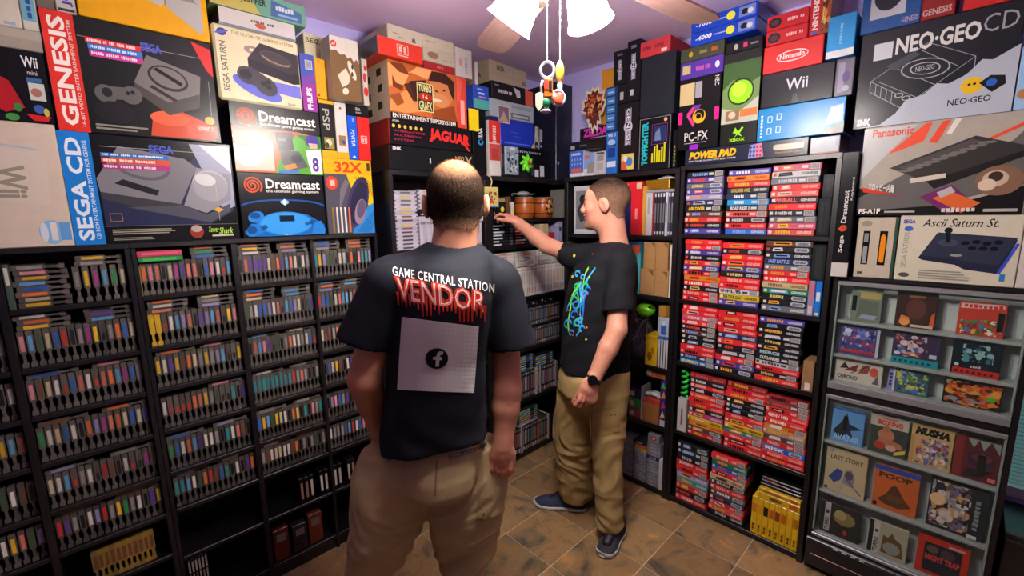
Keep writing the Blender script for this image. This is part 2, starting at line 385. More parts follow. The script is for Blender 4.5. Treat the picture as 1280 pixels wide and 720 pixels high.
BAYS = {1: (-.181, .100), 2: (.1365, .414), 3: (.439, .712), 4: (.731, 1.012), 0: (-.545, -.206)}
BAYN = {0: 'edge bay', 1: 'left bay', 2: 'second bay', 3: 'third bay', 4: 'fourth bay'}
ROWN = ['top row', 'second row', 'third row', 'fourth row', 'fifth row', 'sixth row', 'lowest row']
rc = random.Random(21)
CARTS = []                                      # (distance, kind, y, z, colour, body colour, label text)
KNOWN = {(1, 0): ['grey', 'yellow', 'magenta', 'sky blue', 'green', 'cream'],
         (2, 0): ['orange', 'pink', 'salmon', 'black', 'cream', 'magenta', 'purple', 'salmon', 'salmon', 'black', 'blue', 'pink', 'white', 'red', 'sky blue'],
         (3, 0): ['black', 'salmon', 'purple', 'purple', 'purple', 'purple', 'cream', 'brown', 'orange', 'purple', 'sky blue', 'salmon', 'white', 'black', 'white', 'grey'],
         (1, 1): ['pink', 'sky blue', 'dark green', 'cream', 'blue', 'red', 'black', 'grey', 'magenta', 'yellow', 'black', 'grey', 'orange', 'blue', 'cream'],
         (2, 1): ['gold', 'gold', 'red', 'white', 'sky blue', 'lilac', 'salmon', 'black', 'purple', 'lilac', 'sky blue', 'salmon', 'black', 'yellow', 'pink'],
         (1, 2): ['pink', 'brown', 'cream', 'white', 'red', 'blue', 'salmon', 'white', 'red', 'salmon', 'orange', 'sky blue', 'magenta', 'blue', 'grey'],
         (2, 2): ['yellow', 'white', 'purple', 'yellow', 'brown', 'orange', 'cream', 'grey', 'yellow', 'grey', 'lilac', 'sky blue', 'black', 'black', 'yellow'],
         (2, 3): ['white', 'red', 'red', 'red', 'red', 'orange', 'salmon', 'yellow', 'grey', 'dark green', 'black', 'black', 'teal', 'black', 'purple'],
         (1, 3): ['green', 'white', 'cream', 'blue', 'white', 'black', 'orange', 'lilac', 'magenta', 'salmon', 'orange', 'cream', 'blue', 'white', 'purple'],
         (2, 4): ['green', 'blue', 'white', 'orange', 'sky blue', 'purple', 'white', 'white', 'grey', 'black', 'teal', 'white', 'salmon', 'brown', 'black'],
         (3, 3): ['teal'] * 9 + ['red', 'grey', 'salmon', 'grey', 'black', 'black', 'grey'],
         (1, 4): ['cream', 'white', 'sky blue', 'red', 'grey', 'white', 'black', 'red', 'brown', 'black', 'white', 'red', 'black', 'magenta', 'brown'],
         (1, 5): ['red', 'purple', 'grey', 'black', 'white', 'lilac', 'red', 'grey', 'yellow', 'green', 'grey', 'white', 'black', 'purple', 'yellow'],
         (3, 5): ['grey', 'brown', 'white', 'cream', 'cream', 'white', 'white', 'brown', 'orange', 'black', 'grey', 'black', 'grey', 'dark green', 'black', 'grey']}
def add_cart(kind, y, z, colour, text, body=None):
    CARTS.append(((Vector((XL, y, z)) - EYE).length, kind, y, z, colour, body or rc.choice(GREYS), text))
def flats(bay, row, y0, z0, cols, where):
    n = len(cols)
    for k, c in enumerate(cols):
        add_cart('flat', y0 + CH / 2 + rc.uniform(-.004, .004), z0 + k * (CT + .0005), c, f'grey cartridge, {c} label, lying {where}, {ORD[n - 1 - k] + " from top, " if n > 1 else ""}{ROWN[row]}, {BAYN[bay]}')
for bay in (0, 1, 2, 3, 4):
    a, b = BAYS[bay]
    for row in range(6):
        z0 = ROWS[row]
        if bay == 0: a2, b2 = (a + .18, b)
        else: a2, b2 = a, b
        if bay == 4: b2 = [1.005, .97, .94, .93, .93, .93][row]
        if (bay, row) == (1, 0):
            pass
        n = {1: 15, 2: 15, 3: 16, 4: int((b2 - a2) / .0172), 0: 8}[bay]
        if (bay, row) == (1, 0):
            a2, n = -.036, 6
            flats(1, 0, -.163, z0, ['yellow', 'cream', 'orange', 'blue', 'sky blue', 'yellow', 'pink', 'grey'], 'in pile')
        pitch = (b2 - a2) / n
        cols = KNOWN.get((bay, row)) or [rc.choice(COMMON) for _ in range(n)]
        if bay == 0 and row == 0: continue
        for k in range(n):
            c = cols[k % len(cols)]; gold = c == 'gold'
            body = '#b8932e' if gold else None
            y = a2 + pitch * (k + .5)
            add_cart('up', y, z0, 'yellow' if gold else c, f'{"gold" if gold else "grey"} cartridge with {"gold" if gold else c} label, {ORD[k]} from left, {ROWN[row]}, {BAYN[bay]}', body)
        # the cartridges lying on top of the upright ones
        zt = z0 + CH + .0006; nf = 3 if row < 2 else 1
        if bay == 0: continue
        gaps = [('left end', a2 + .004), ('right end', b2 - CH - .006)]
        for g, (nm, y0) in enumerate(gaps):
            if (bay, row) == (1, 0) and g == 0: continue
            if bay == 4 and row > 1: continue
            if (bay, row) in ((2, 2), ) and g == 1: y0 -= .01
            if (bay, row) in ((2, 3), (1, 2), (3, 2)) and g == 0 and row == 3: continue
            m = 2 if (bay, row, g) == (1, 0, 1) else nf
            cc = [rc.choice(['white', 'salmon', 'sky blue', 'cream', 'grey', 'blue', 'pink', 'orange', 'brown', 'lilac']) for _ in range(m)]
            if (bay, row, g) == (1, 0, 1): cc = ['grey', 'yellow']
            if (bay, row, g) == (2, 0, 0): continue
            if (bay, row, g) == (2, 0, 1): cc = ['blue', 'green', 'salmon']
            if (bay, row, g) == (4, 0, 1): cc = ['orange'] * 3
            if (bay, row, g) == (3, 0, 0): cc = ['white', 'yellow', 'salmon']
            if (bay, row, g) == (1, 1, 0): cc = ['yellow', 'orange', 'white']
            if (bay, row, g) == (1, 1, 1): cc = ['sky blue', 'purple', 'black']
            flats(bay, row, y0, zt, cc, nm)
for k in range(11):                              # long brown cartridges of the lowest row
    add_cart('tall', -.105 + k * .0155, .335, 'brown', f'brown ribbed cartridge, {ORD[k]} from left, lowest row, left bay', rc.choice(['#8f7436', '#7d6a3c', '#a07f35', '#96793a', '#6f4f35']))
CARTS.sort(key=lambda c: c[0])
def tall_cart():
    t = .0062; m = MB(); h = .098
    m.prism([(-t, 0), (t, 0), (t, h * .16), (t * .72, h * .2), (t * .62, h * .62), (t, h * .8), (t, h), (-t, h), (-t, h * .8), (-t * .62, h * .62), (-t * .72, h * .2), (-t, h * .16)], 0, .1)
    return m.mesh('cartridge', PLASTIC)
cart_tall = tall_cart()
rest = MB()
for i, (d, kind, y, z, colour, body, text) in enumerate(CARTS):
    hue = HUES[colour]; jit = rc.uniform(-.005, .002); loc = (XL - .02 + jit, y, z + .0006)
    if i < 300:
        o = new_obj('cartridge', {'up': cart_up, 'flat': cart_flat, 'tall': cart_tall}[kind], None, loc, math.pi / 2)
        o.color = rgba(body); tag(o, text, 'cartridge', 'cartridges in the media bookcases')
        if kind != 'tall':
            l = new_obj('label', lab_flat if kind == 'flat' else (lab_short if colour in ('black', 'red') and rc.random() < .6 else lab_up), o); l.color = (*(Vector(lin(hue)) * rc.uniform(.6, .85)), 1)
    else:
        m = solid_cart(kind == 'flat')
        R = Matrix.Translation(loc) @ Matrix.Rotation(math.pi / 2, 4, 'Z')
        rest.add([R @ Vector(v) for v in m.v], m.f, lin(body))
        q = flat_plate(CH / 2 - CH * .88, CH / 2 - CH * .42, CT * .14, CT * .86) if kind == 'flat' else flat_plate(-CT * .27, CT * .30, CH * .44, CH * .86)
        rest.add([R @ Vector(v) for v in q.v], q.f, lin(hue))
if rest.v: tag(rest.build('cartridge_rows', CARD), 'rows of grey cartridges in the far bays of the media bookcase', 'cartridges', kind='stuff')
# two cartridges with clear coloured shells, a green box, a yellow booklet
def simple(name, label, cat, plane, P, u0, u1, v0, v1, depth, col, art=None, **k): return card_box(name, label, cat, plane, P, u0, u1, v0, v1, depth, col, art, bev=.0015, **k)
z = ROWS[0] + CH + .001
simple('handheld_case', 'green cartridge case lying under the pink one, second bay', 'game case', 'L', XL - .006, .135, .262, z, z + .0175, .1, '#2f7d40', [('r', .1, .2, .85, .7, '#4fae5c')])
simple('handheld_case', 'pink cartridge case lying on the green one, second bay', 'game case', 'L', XL - .006, .133, .26, z + .018, z + .0385, .1, '#b8425a', [('r', .1, .3, .9, .75, '#d9607c')])
simple('manual', 'thin yellow booklet at the left end of the second bay', 'booklet', 'L', XL - .006, .1332, .1348, ROWS[0] + .0006, ROWS[0] + .105, .1, '#d9b36a')
simple('cartridge_sleeve', 'dark green upright sleeve with white label, left bay', 'sleeve', 'L', XL - .006, -.1815, -.1665, ROWS[0] + .0006, ROWS[0] + .14, .11, '#3f4a44', [('r', .25, .55, .8, .93, '#b9b4a6')])
# ------------------------------------------------------------------ dark lower shelves
rl = random.Random(5)
for k in range(11):
    if k in (3, 8): continue
    y0 = .575 + k * .0222 + (.0215 if k > 5 else 0)
    simple('narrow_game_box', f'slim black game box with cream strip, {ORD[k]} place along the low dark shelf', 'game box', 'L', XL - .01, y0, y0 + .0195,   .301, .425, .1, '#151417',
           [('r', .25, .18, .75, .82, rl.choice(['#d6cfbd', '#cfc4ae', '#b57f66', '#d9d4c6']))], group='slim boxes on the low dark shelf')
for k in range(6):
    y0 = .142 + k * .011
    simple('disc_case', f'slim dark case with pale spine print, {ORD[k]} from left, second bay foot', 'game case', 'L', XL - .01, y0, y0 + .0098,   .0715, .275, .12, '#1d1b1d',
           [('r', .2, .72, .8, .95, '#a79f90'), ('r', .2, .45, .7, .68, rl.choice(['#8f877a', '#6d6760', '#b0a696']))], group='slim cases low in the second bay')
zz = .0715
for k, (c, w_) in enumerate((('#7d7a78', .2), ('#b23a2c', .22), ('#8a2f66', .21), ('#34306e', .2))):
    simple('game_case', f'{["grey", "red", "magenta", "navy"][k]} game case lying in the bottom left pile, {ORD[3 - k]} from top', 'game case', 'L', XL - .006, -.16 + .008 * k, -.16 + .008 * k + w_, zz, zz + .026, .13, c, [('r', .1, .3, .6, .7, '#caa7a0')], group='cases at the bottom of the left bay')
    zz += .0265
for k, (y0, c, nm) in enumerate(((.45, '#5c2420', 'dark red'), (.53, '#2b2326', 'black'), (.60, '#6a3020', 'rust brown'), (.86, '#33272a', 'charcoal'))):
    simple('storage_box', f'{nm} box on the lowest shelf behind the lettered man', 'box', 'L', XL - .02, y0, y0 + .062, .0715, .0715 + .15 - .02 * (k % 2), .15, c, [('r', .2, .6, .8, .85, '#70605c')])
# ================================================================== console cartons on the left-hand bookcase
K, WH = '#141417', '#e6e2da'
def pad_art(x, z, s, c1='#3a3a3c', c2='#141416'):     # a game pad seen from above
    return [('e', x - s * .5, z, s * .42, s * .55, c1, 20), ('e', x + s * .5, z + s * .1, s * .42, s * .55, c1, -20), ('p', [(x - s * .6, z + s * .45), (x + s * .6, z + s * .55), (x + s * .5, z - s * .2), (x - s * .5, z - s * .3)], c1),
            ('e', x - s * .45, z + s * .1, s * .2, s * .28, c2), ('e', x + s * .35, z + s * .2, s * .09, s * .12, c2), ('e', x + s * .55, z + s * .28, s * .09, s * .12, c2)]
def console_art(x, z, w, h, c1, c2, c3):              # a console in three-quarter view
    return [('p', [(x - w, z), (x - w * .55, z + h), (x + w, z + h * .55), (x + w * .85, z - h * .6), (x - w * .1, z - h), (x - w, z - h * .25)], c1),
            ('p', [(x - w, z), (x - w * .1, z - h * .55), (x + w * .9, z - h * .1), (x + w * .85, z - h * .6), (x - w * .1, z - h), (x - w, z - h * .3)], c2),
            ('e', x, z + h * .3, w * .6, h * .42, c3, -14), ('e', x, z + h * .32, w * .52, h * .34, c1, -14), ('p', [(x - w * .42, z + h * .55), (x - w * .3, z + h * .62), (x + w * .42, z + h * .2), (x + w * .36, z + h * .08)], '#111113'),
            ('p', [(x - w * .6, z - h * .08), (x - w * .5, z + h * .0), (x + w * .2, z - h * .42), (x + w * .1, z - h * .5)], c3)]
side_band = lambda c: [('r', 0, 0, 1, 1, c)]
# red banded carton
art = [('r', 0, 0, .168, 1, '#d2342c'), ('t', 'GENESIS', .03, .05, .118, .96, '#f0e4d8', dict(rot=90, bold=.03)), ('t', '16-BIT VIDEO ENTERTAINMENT SYSTEM', .128, .05, .148, .94, '#e8c8b8', dict(rot=90))]
art += [('l', [(.175, .83), (.98, .83)], .0012, '#b9b5aa'), ('t', 'SEGA', .53, .80, .66, .88, '#4a59b0', dict(bold=.05)), ('r', .215, .785, .53, .835, '#c8323a'), ('r', .225, .735, .535, .782, '#2f78c2'), ('r', .228, .675, .535, .73, '#b63a86'),
        ('b', 'Welcome To The Next Level', .225, .795, .5, .825, '#f0d8d4'), ('b', 'Includes Library of Games', .235, .745, .5, .772, '#d8e6f2'), ('b', '16-Bit Arcade Graphics', .238, .69, .5, .72, '#f2d6e6'),
        ('p', [(.86, .98), (.995, .93), (.995, .66), (.95, .72)], '#c8302c'), ('l', [(.955, .62), (.945, .15)], .0012, '#b9b5aa'), ('p', [(.52, .02), (.96, .02), (.92, .19), (.7, .3), (.55, .22)], '#c2482c'), ('e', .66, .2, .13, .07, '#d8603a')]
art += console_art(.68, .5, .22, .27, '#6e6a66', '#45423f', '#2c2a29') + pad_art(.36, .36, .15, '#5a5856', '#242325') + [('e', .32, .2, .12, .1, '#222124')]
art += lines(.2, .04, .52, .1, 2, '#8a867a', .1) + [('r', .76, .045, .975, .17, '#d4573a'), ('t', 'SONIC 2', .84, .115, .95, .155, '#f2dccb'), ('r', .82, .065, .955, .1, '#b6402c'), ('e', .93, .22, .035, .04, '#d9a63a')]
card_box('console_box', 'large black console box with red lettered band, above the blue banded one', 'box', 'L', XL, -.004, .427, 1.8795, 2.229, .2, '#1b1d1d', art, sides=dict(top='#2a2a2a'))
# blue banded carton
art = [('r', 0, 0, .157, 1, '#1f78c4'), ('t', 'SEGA CD', .025, .04, .105, .95, '#dfe8f0', dict(rot=90, bold=.03)), ('t', 'CD ROM ENTERTAINMENT SYSTEM FOR GENESIS', .115, .05, .137, .93, '#cfe0ee', dict(rot=90)),
       ('p', [(.17, .16), (.8, .16), (.97, .3), (.97, .97), (.82, .97), (.6, .6), (.17, .5)], '#2a2f4a'), ('p', [(.72, .97), (.985, .97), (.985, .35), (.9, .3)], '#9a9fb4'), ('p', [(.78, .97), (.985, .97), (.985, .7)], '#d8dde8'),
       ('p', [(.16, .60), (.3, .9), (.68, .82), (.75, .74), (.62, .37), (.17, .48)], '#77767a'), ('p', [(.17, .48), (.62, .37), (.66, .3), (.3, .36), (.17, .42)], '#3d3c40'), ('p', [(.75, .74), (.97, .68), (.96, .42), (.78, .28), (.64, .36)], '#8b8b90'),
       ('e', .83, .57, .12, .15, '#b4b3b4', -10), ('e', .83, .55, .12, .15, '#9c9c9f', -10), ('e', .8, .62, .07, .06, '#cfcfce', -10), ('p', [(.64, .36), (.78, .26), (.95, .38), (.95, .3), (.8, .18), (.3, .34)], '#4e4f58'), ('e', .42, .72, .16, .12, '#5e5d62', -12), ('e', .42, .73, .14, .1, '#77767a', -12),
       ('p', [(.25, .56), (.3, .6), (.5, .5), (.48, .45)], '#232326'), ('r', .2, .80, .58, .835, '#2a70b8'), ('r', .2, .745, .585, .79, '#cf4a34'), ('r', .205, .69, .585, .735, '#a83a78'), ('b', 'The Next Level In Entertainment', .21, .81, .55, .83, '#d5e2ee'), ('b', 'Bonus Games Included', .21, .755, .5, .782, '#f2d9cf'), ('b', 'Plays Audio CD Discs', .21, .7, .5, .726, '#eed0e0'),
       ('l', [(.2, .89), (.9, .89)], .0012, '#b9b5aa'), ('t', 'SEGA', .47, .855, .62, .935, '#4656ac', dict(bold=.05)), ('r', .165, 0, .99, .16, '#161618'), ('l', [(.165, .163), (.99, .163)], .001, '#8a8678'), ('l', [(.865, .6), (.865, .2)], .001, '#c9c2ae'), ('p', [(.83, .315), (.865, .345), (.9, .315), (.865, .285)], '#d8a84a'),
       ('l', [(.2, .21), (.265, .21), (.265, .28), (.2, .28), (.2, .21)], .002, '#a9773a'), ('e', .70, .09, .045, .07, '#8c3a2c'), ('e', .70, .12, .035, .035, '#a89a90'), ('t', 'Sewer', .78, .08, .85, .14, '#a9d84a', dict(shear=.3)), ('t', 'Shark', .85, .06, .95, .125, '#a9d84a', dict(shear=.3)), ('r', .8, .035, .95, .05, '#c9c2ae')]
art += lines(.2, .085, .62, .14, 3, '#9a9684', .1, 3) + lines(.2, .03, .5, .06, 2, '#8a866f', .1, 4)
card_box('console_box', 'large dark console box with blue lettered band, standing on the media bookcase', 'box', 'L', XL, -.0125, .4535, 1.5235, 1.8785, .2, '#17171b', art)
# white carton on the left
art = [('l', [(.3, .845), (.84, .79)], .005, '#9db6c6'), ('p', [(.3, .4), (.86, .34), (.9, .76), (.3, .82)], '#cdbfae'), ('t', 'Wii', .5, .40, .72, .66, '#8f8878', dict(rot=-90, bold=.03)), ('e', .84, .12, .1, .1, '#7fb2d8'), ('r', .9, .05, .985, .2, '#5f97cc'), ('r', .83, .05, .88, .2, '#d8cfc6'), ('e', .78, .12, .03, .08, '#c9d3da')]
card_box('console_box', 'large plain white console box at the left edge, pale blue badge', 'box', 'L', XL, -.30, -.0135, 1.5235, 1.893, .2, '#cbbba8', art)
art = [('p', [(.3, .95), (.72, .55), (.8, .2), (.66, .12), (.3, .5)], '#a81f28'), ('t', 'Wii', .83, .77, .945, .92, '#dcdcdc', dict(bold=.02)), ('t', 'mini', .86, .67, .93, .73, '#b8b8b8'), ('r', .845, .57, .955, .63, '#3f6296'), ('r', .85, .32, .965, .56, '#bfc6b8'), ('e', .9, .43, .04, .06, '#a86a5c'), ('p', [(.8, .12), (.98, .1), (.95, .03), (.85, .03)], '#c2272c'), ('e', .9, .2, .04, .06, '#3a5aa0'), ('e', .95, .16, .02, .06, '#c8b84a'), ('e', .75, .2, .03, .06, '#3f7d3c'), ('e', .7, .06, .05, .05, '#3f8a40')]
card_box('console_box', 'black box with a red slab print, left of the red banded box', 'box', 'L', XL - .004, -.30, -.0105, 1.8945, 2.1, .2, '#131316', art)
card_box('accessory_box', 'pale grey flat box between the black box and the white upright ones, top left', 'box', 'L', XL - .006, -.30, -.008, 2.1015, 2.158, .19, '#9a9184', [('r', 0, .55, 1, 1, '#a89e90')])
card_box('accessory_box', 'white upright box with purple corner, top left edge', 'box', 'L', XL - .006, -.30, -.0435, 2.1595, 2.43, .18, '#c9bfb0', [('p', [(.55, 1), (.55, .15), (.86, .45), (.97, 1)], '#43308c'), ('r', .86, .02, .95, .05, '#8fa0b8')])
card_box('accessory_box', 'light blue upright box with aqua print, top left', 'box', 'L', XL - .006, -.042, -.008, 2.1595, 2.42, .18, '#c2bfae', [('r', .08, .1, .9, .55, '#6fa6b8'), ('b', 'PORTS', .35, .12, .7, .5, '#2f4f92', dict(rot=90, bold=.03)), ('e', .5, .42, .3, .08, '#b8a24a')])
card_box('accessory_box', 'grey brown upright box beside the yellow carton, top left', 'box', 'L', XL - .006, -.0065, .033, 2.2305, 2.42, .18, '#6f6656')
card_box('accessory_box', 'white upright box with purple lettering beside the yellow carton', 'box', 'L', XL - .004, .035, .081, 2.2305, 2.42, .18, '#bfb9ae', [('t', 'JOY', .35, .1, .85, .5, '#4a3fa0', dict(rot=90, bold=.05)), ('r', .1, .02, .9, .06, '#3a3a3a')])
art = [('p', [(.2, .99), (.2, .62), (.61, .42), (.65, .5), (.65, .99)], '#b9b6ac'), ('p', [(.66, .99), (.66, .42), (.92, .1), (.95, .2), (.95, .99)], '#aeaba2'), ('p', [(.05, .99), (.1, .55), (.2, .5), (.2, .99)], '#a8853a'), ('p', [(.08, .5), (.16, .46), (.16, .6), (.08, .62)], '#8f8d86'), ('l', [(.65, .45), (.65, .98)], .003, '#6d6a64'), ('r', .45, .62, .6, .72, '#8d8a84'), ('l', [(.25, .8), (.6, .7)], .002, '#7d7a72'), ('l', [(.68, .75), (.92, .6)], .002, '#7d7a72'), ('r', .78, .6, .9, .68, '#85827a'), ('r', .07, .33, .18, .36, '#5d4a1c')]
card_box('console_box', 'yellow carton printed with a pale grey console, above the red banded box', 'box', 'L', XL + .004, .0835, .4285, 2.2305, 2.43, .19, '#dfa012', art)
# cream carton with a black console
art = [('r', 0, 0, .0, 0, '#d8cfa8'), ('t', 'SEGA SATURN', .06, .12, .13, .78, '#5a584c', dict(rot=90)), ('t', 'THE ULTIMATE GAMING SYSTEM', .2, .9, .93, .945, '#8f876a'), ('e', .1, .9, .055, .05, '#3d4794', 20), ('e', .1, .9, .08, .018, '#5a62a8', 20),
       ('p', [(.38, .24), (.98, .16), (.98, .34), (.5, .36)], '#6a6cc0'), ('e', .45, .22, .3, .12, '#5a60bc', -20), ('e', .42, .74, .09, .055, '#8d7c74'), ('e', .42, .74, .03, .02, '#d8cfa8'),
       ('p', [(.36, .62), (.52, .86), (.98, .80), (.98, .38), (.9, .36), (.36, .5)], '#2e2b2b'), ('p', [(.36, .62), (.9, .5), (.98, .56), (.98, .38), (.9, .36), (.36, .48)], '#1d1b1c'), ('e', .7, .68, .2, .09, '#453f3c', -12), ('e', .7, .66, .17, .05, '#8d7a5c', -12), ('e', .7, .69, .17, .06, '#3a3534', -12)]
art += [('e', .34, .38, .12, .12, '#38363a', -20), ('e', .55, .27, .14, .13, '#38363a', -30), ('p', [(.25, .48), (.4, .5), (.66, .34), (.5, .2), (.3, .3)], '#38363a'), ('e', .32, .39, .07, .07, '#1d1c1f'), ('e', .52, .3, .035, .035, '#1a191c'), ('e', .58, .26, .035, .035, '#1a191c'), ('e', .58, .33, .03, .03, '#1a191c'), ('t', 'SEGA', .8, .045, .9, .075, '#3f3c34')]
card_box('console_box', 'cream carton with black console and pad, above the upper swirl box', 'box', 'L', XL + .004, .4365, .7355, 2.0405, 2.305, .19, '#d6cba4', art, bev=.008)
# two boxes with an orange swirl
def swirl(sub): return [('s', .155, .80, .105, .0062, '#e05a30', 3.1), ('t', 'Dreamcast', .3, .76, .95, .91, '#f0ece6', dict(bold=.02)), ('t', sub, .3, .69, .93, .745, '#e2ddd4')]
art = [('p', [(0, 0), (1, 0), (1, .60), (.5, .70), (0, .66)], '#b25a34'), ('p', [(.0, .03), (.42, .03), (.42, .48), (.0, .55)], '#d8b8a0'), ('p', [(.42, .0), (1, 0), (1, .62), (.6, .58)], '#4f9a2c'), ('p', [(.7, .62), (1, .62), (1, .35)], '#2f6f22'), ('p', [(0, .6), (.45, .6), (.45, .5), (0, .4)], '#8f3a24'), ('e', .15, .22, .14, .14, '#ead6c8'), ('e', .1, .45, .1, .08, '#a04a2c')]
art += [('p', [(.45, .62), (.65, .64), (.66, .38), (.48, .34)], '#2b2a2e'), ('p', [(.5, .36), (.72, .36), (.82, .12), (.62, .05), (.5, .15)], '#4b4a4e'), ('e', .68, .24, .07, .07, '#343338'), ('r', .48, .5, .58, .54, '#5c5a60'), ('e', .62, .58, .05, .05, '#3d3c42'), ('p', [(.52, .12), (.66, .17), (.68, .1), (.55, .05)], '#c8823a'), ('p', [(.46, .04), (.7, .07), (.7, .02), (.46, .0)], '#3a6ab4'),
        ('e', .89, .53, .085, .1, '#43308a'), ('p', [(.84, .5), (.95, .5), (.95, .42), (.86, .42)], '#c9a890'), ('p', [(.8, .38), (.99, .42), (.99, .02), (.85, .02), (.82, .2)], '#ded8d2'), ('t', '8', .87, .05, .95, .28, '#43308a', dict(bold=.03)), ('r', 0, .655, 1, 1, K)] + swirl('the ultimate sports gaming system')
card_box('console_box', 'black swirl box with green and brown sports artwork, upper of two', 'box', 'L', XL, .464, .797, 1.7805, 2.0395, .19, K, art)
art = [('e', .5, .49, .495, .11, '#1d4f98'), ('e', .5, .455, .495, .12, '#15141a'), ('e', .5, .55, .05, .035, '#8cc4f0'), ('e', .5, .55, .02, .05, '#d8ecfa')]
art += [('p', [(.02, .1), (.25, .32), (.75, .36), (.97, .18), (.97, .02), (.75, .01), (.25, .01), (.06, .02)], '#1c62ac'), ('e', .5, .21, .32, .19, '#2c86d4'), ('e', .5, .21, .3, .17, '#3a96de'), ('r', .42, .24, .6, .34, '#123050'), ('r', .435, .25, .585, .33, '#0e2036'), ('e', .16, .32, .09, .085, '#2a7cc8', 20), ('e', .15, .34, .055, .05, '#164a86'), ('p', [(.02, .06), (.1, .22), (.2, .2), (.24, .08), (.1, .02)], '#2878c4'), ('e', .1, .12, .055, .06, '#174c88'), ('e', .82, .22, .05, .04, '#174c88'), ('p', [(.8, .02), (.84, .22), (.93, .24), (.98, .1), (.97, .02)], '#2878c4'), ('e', .75, .2, .03, .03, '#1a5594'), ('p', [(.19, .16), (.25, .2), (.28, .15), (.22, .1)], '#175090'), ('t', 'Sega.com', .46, .02, .56, .045, '#d0d8e0')] + swirl('the ultimate gaming system')
card_box('console_box', 'black swirl box with a large blue game pad, lower of two', 'box', 'L', XL, .463, .7925, 1.5235, 1.7795, .19, K, art)
card_box('accessory_box', 'long white carton under the green light gun carton', 'box', 'L', XL + .004, .462, .730, 2.3065, 2.368, .2, '#c6c0ba', [('b', 'VIRTUA GUN', .4, .5, .7, .66, '#4a5a58', dict(bold=.02)), ('e', .52, .38, .07, .16, '#b4553c'), ('r', .0, .0, 1, .1, '#6e7f92')], sides=dict(left='#23242c'))
card_box('light_gun_box', 'long green and yellow light gun carton against the ceiling', 'box', 'L', XL + .006, .44, .776, 2.3695, 2.448, .2, '#6fa08a', [('p', [(0, 0), (.5, 0), (.35, 1), (0, 1)], '#b9ac5a'), ('t', 'THE JUSTIFIER', .18, .35, .56, .75, '#27342c', dict(bold=.03)), ('p', [(.6, .1), (.95, .1), (.95, .6), (.62, .85)], '#4a6a9a'), ('b', 'LETHAL', .66, .4, .86, .66, '#c8cfd8'), ('r', .68, .2, .9, .3, '#8da3c4')])
art = [('r', 0, .5, 1, 1, '#3f4f9c'), ('r', 0, 0, 1, .5, '#8a2f88'), ('p', [(0, .42), (1, .55), (1, .68), (0, .58)], '#6a3f94'), ('t', 'PHILIPS', .3, .04, .68, .42, '#e8dfe8', dict(rot=90, bold=.04)), ('r', .35, .74, .85, .9, '#b9bfc8')] + [('r', .4 + .06 * i, .75, .43 + .06 * i, .89, '#2a2a3a') for i in range(7)]
card_box('console_box', 'slim box fading from blue to magenta beside the cream console carton', 'box', 'L', XL, .739, .796, 2.0415, 2.268, .18, '#5a3a90', art)
card_box('console_box', 'cream carton against the ceiling behind the brown pictured box', 'box', 'L', XL - .10, .80, 1.03, 2.1, 2.39, .14, '#cfc7a2', [('t', 'SEGA SATURN', .05, .87, .95, .94, '#3a372c'), ('e', .45, .9, .05, .03, '#2f2c26')])
card_box('game_box', 'narrow yellow game box beside the blue and magenta one', 'box', 'L', XL - .002, .7985, .844, 2.1, 2.262, .09, '#dd9a1e', [('r', .1, .06, .3, .12, '#8f2a1c'), ('r', .3, .9, .4, .97, '#7a5210')])
a, b = on_left(417, 122, XL + .05), on_left(447, 52, XL + .05)
art = [('p', [(.0, .0), (1, .0), (1, .62), (.9, .7), (.82, .64), (.7, .72), (.6, .68), (.5, .74), (.35, .72), (.2, .78), (0, .76)], '#6f5434'), ('e', .13, .87, .1, .055, '#b8402c'), ('t', 'AV', .07, .845, .19, .895, '#e8dcc8'), ('e', .72, .5, .1, .16, '#cfc4ac', 20), ('e', .74, .56, .04, .04, '#3d332a'), ('e', .72, .44, .04, .04, '#3d332a'), ('p', [(.2, .38), (.5, .52), (.62, .4), (.6, .28), (.34, .2)], '#c8bca4'), ('e', .44, .14, .1, .06, '#cfc4ac', -40), ('l', [(.5, .2), (.6, .3)], .002, '#2d2620')]
card_box('console_box', 'white box with brown picture of a small console, under the ceiling', 'box', 'L', XL + .05, a[0], b[0], 2.1, b[1], .1, '#c7c0b2', art, sides=dict(left='#b4aea4'))
card_box('game_box', 'slim white and red box right of the brown pictured box', 'box', 'L', XL + .012, 1.004, 1.03, 2.1, 2.3, .1, '#b9aea4', [('e', .5, .3, .4, .1, '#b8322a'), ('e', .4, .6, .3, .1, '#a83a30'), ('e', .6, .8, .3, .06, '#b8322a')])
# row above the yellow topped carton
Z5 = 1.857
art = [('r', 0, 0, 1, .13, '#dba01e'), ('r', 0, .94, 1, 1, '#dba01e'), ('t', 'PSP', .2, .48, .65, .85, '#a9a49a', dict(rot=-90)), ('r', .2, .16, .85, .36, '#8a7f3c'), ('e', .5, .27, .2, .06, '#c8c2a0'), ('e', .35, .22, .15, .05, '#3d3a20')]
card_box('handheld_box', 'black handheld console box with yellow ends, above the yellow topped carton', 'box', 'L', XL, .801, .866, Z5, 2.097, .16, '#1c1a1b', art)
card_box('handheld_box', 'white handheld console box with yellow base', 'box', 'L', XL, .868, .921, Z5, 2.097, .16, '#cfc8bd', [('r', 0, 0, 1, .12, '#dba01e'), ('r', .2, .24, .8, .42, '#9a6a4a'), ('e', .4, .33, .12, .04, '#5a7a4a'), ('e', .6, .3, .12, .04, '#3a4a7a'), ('e', .5, .9, .1, .02, '#55504a')])
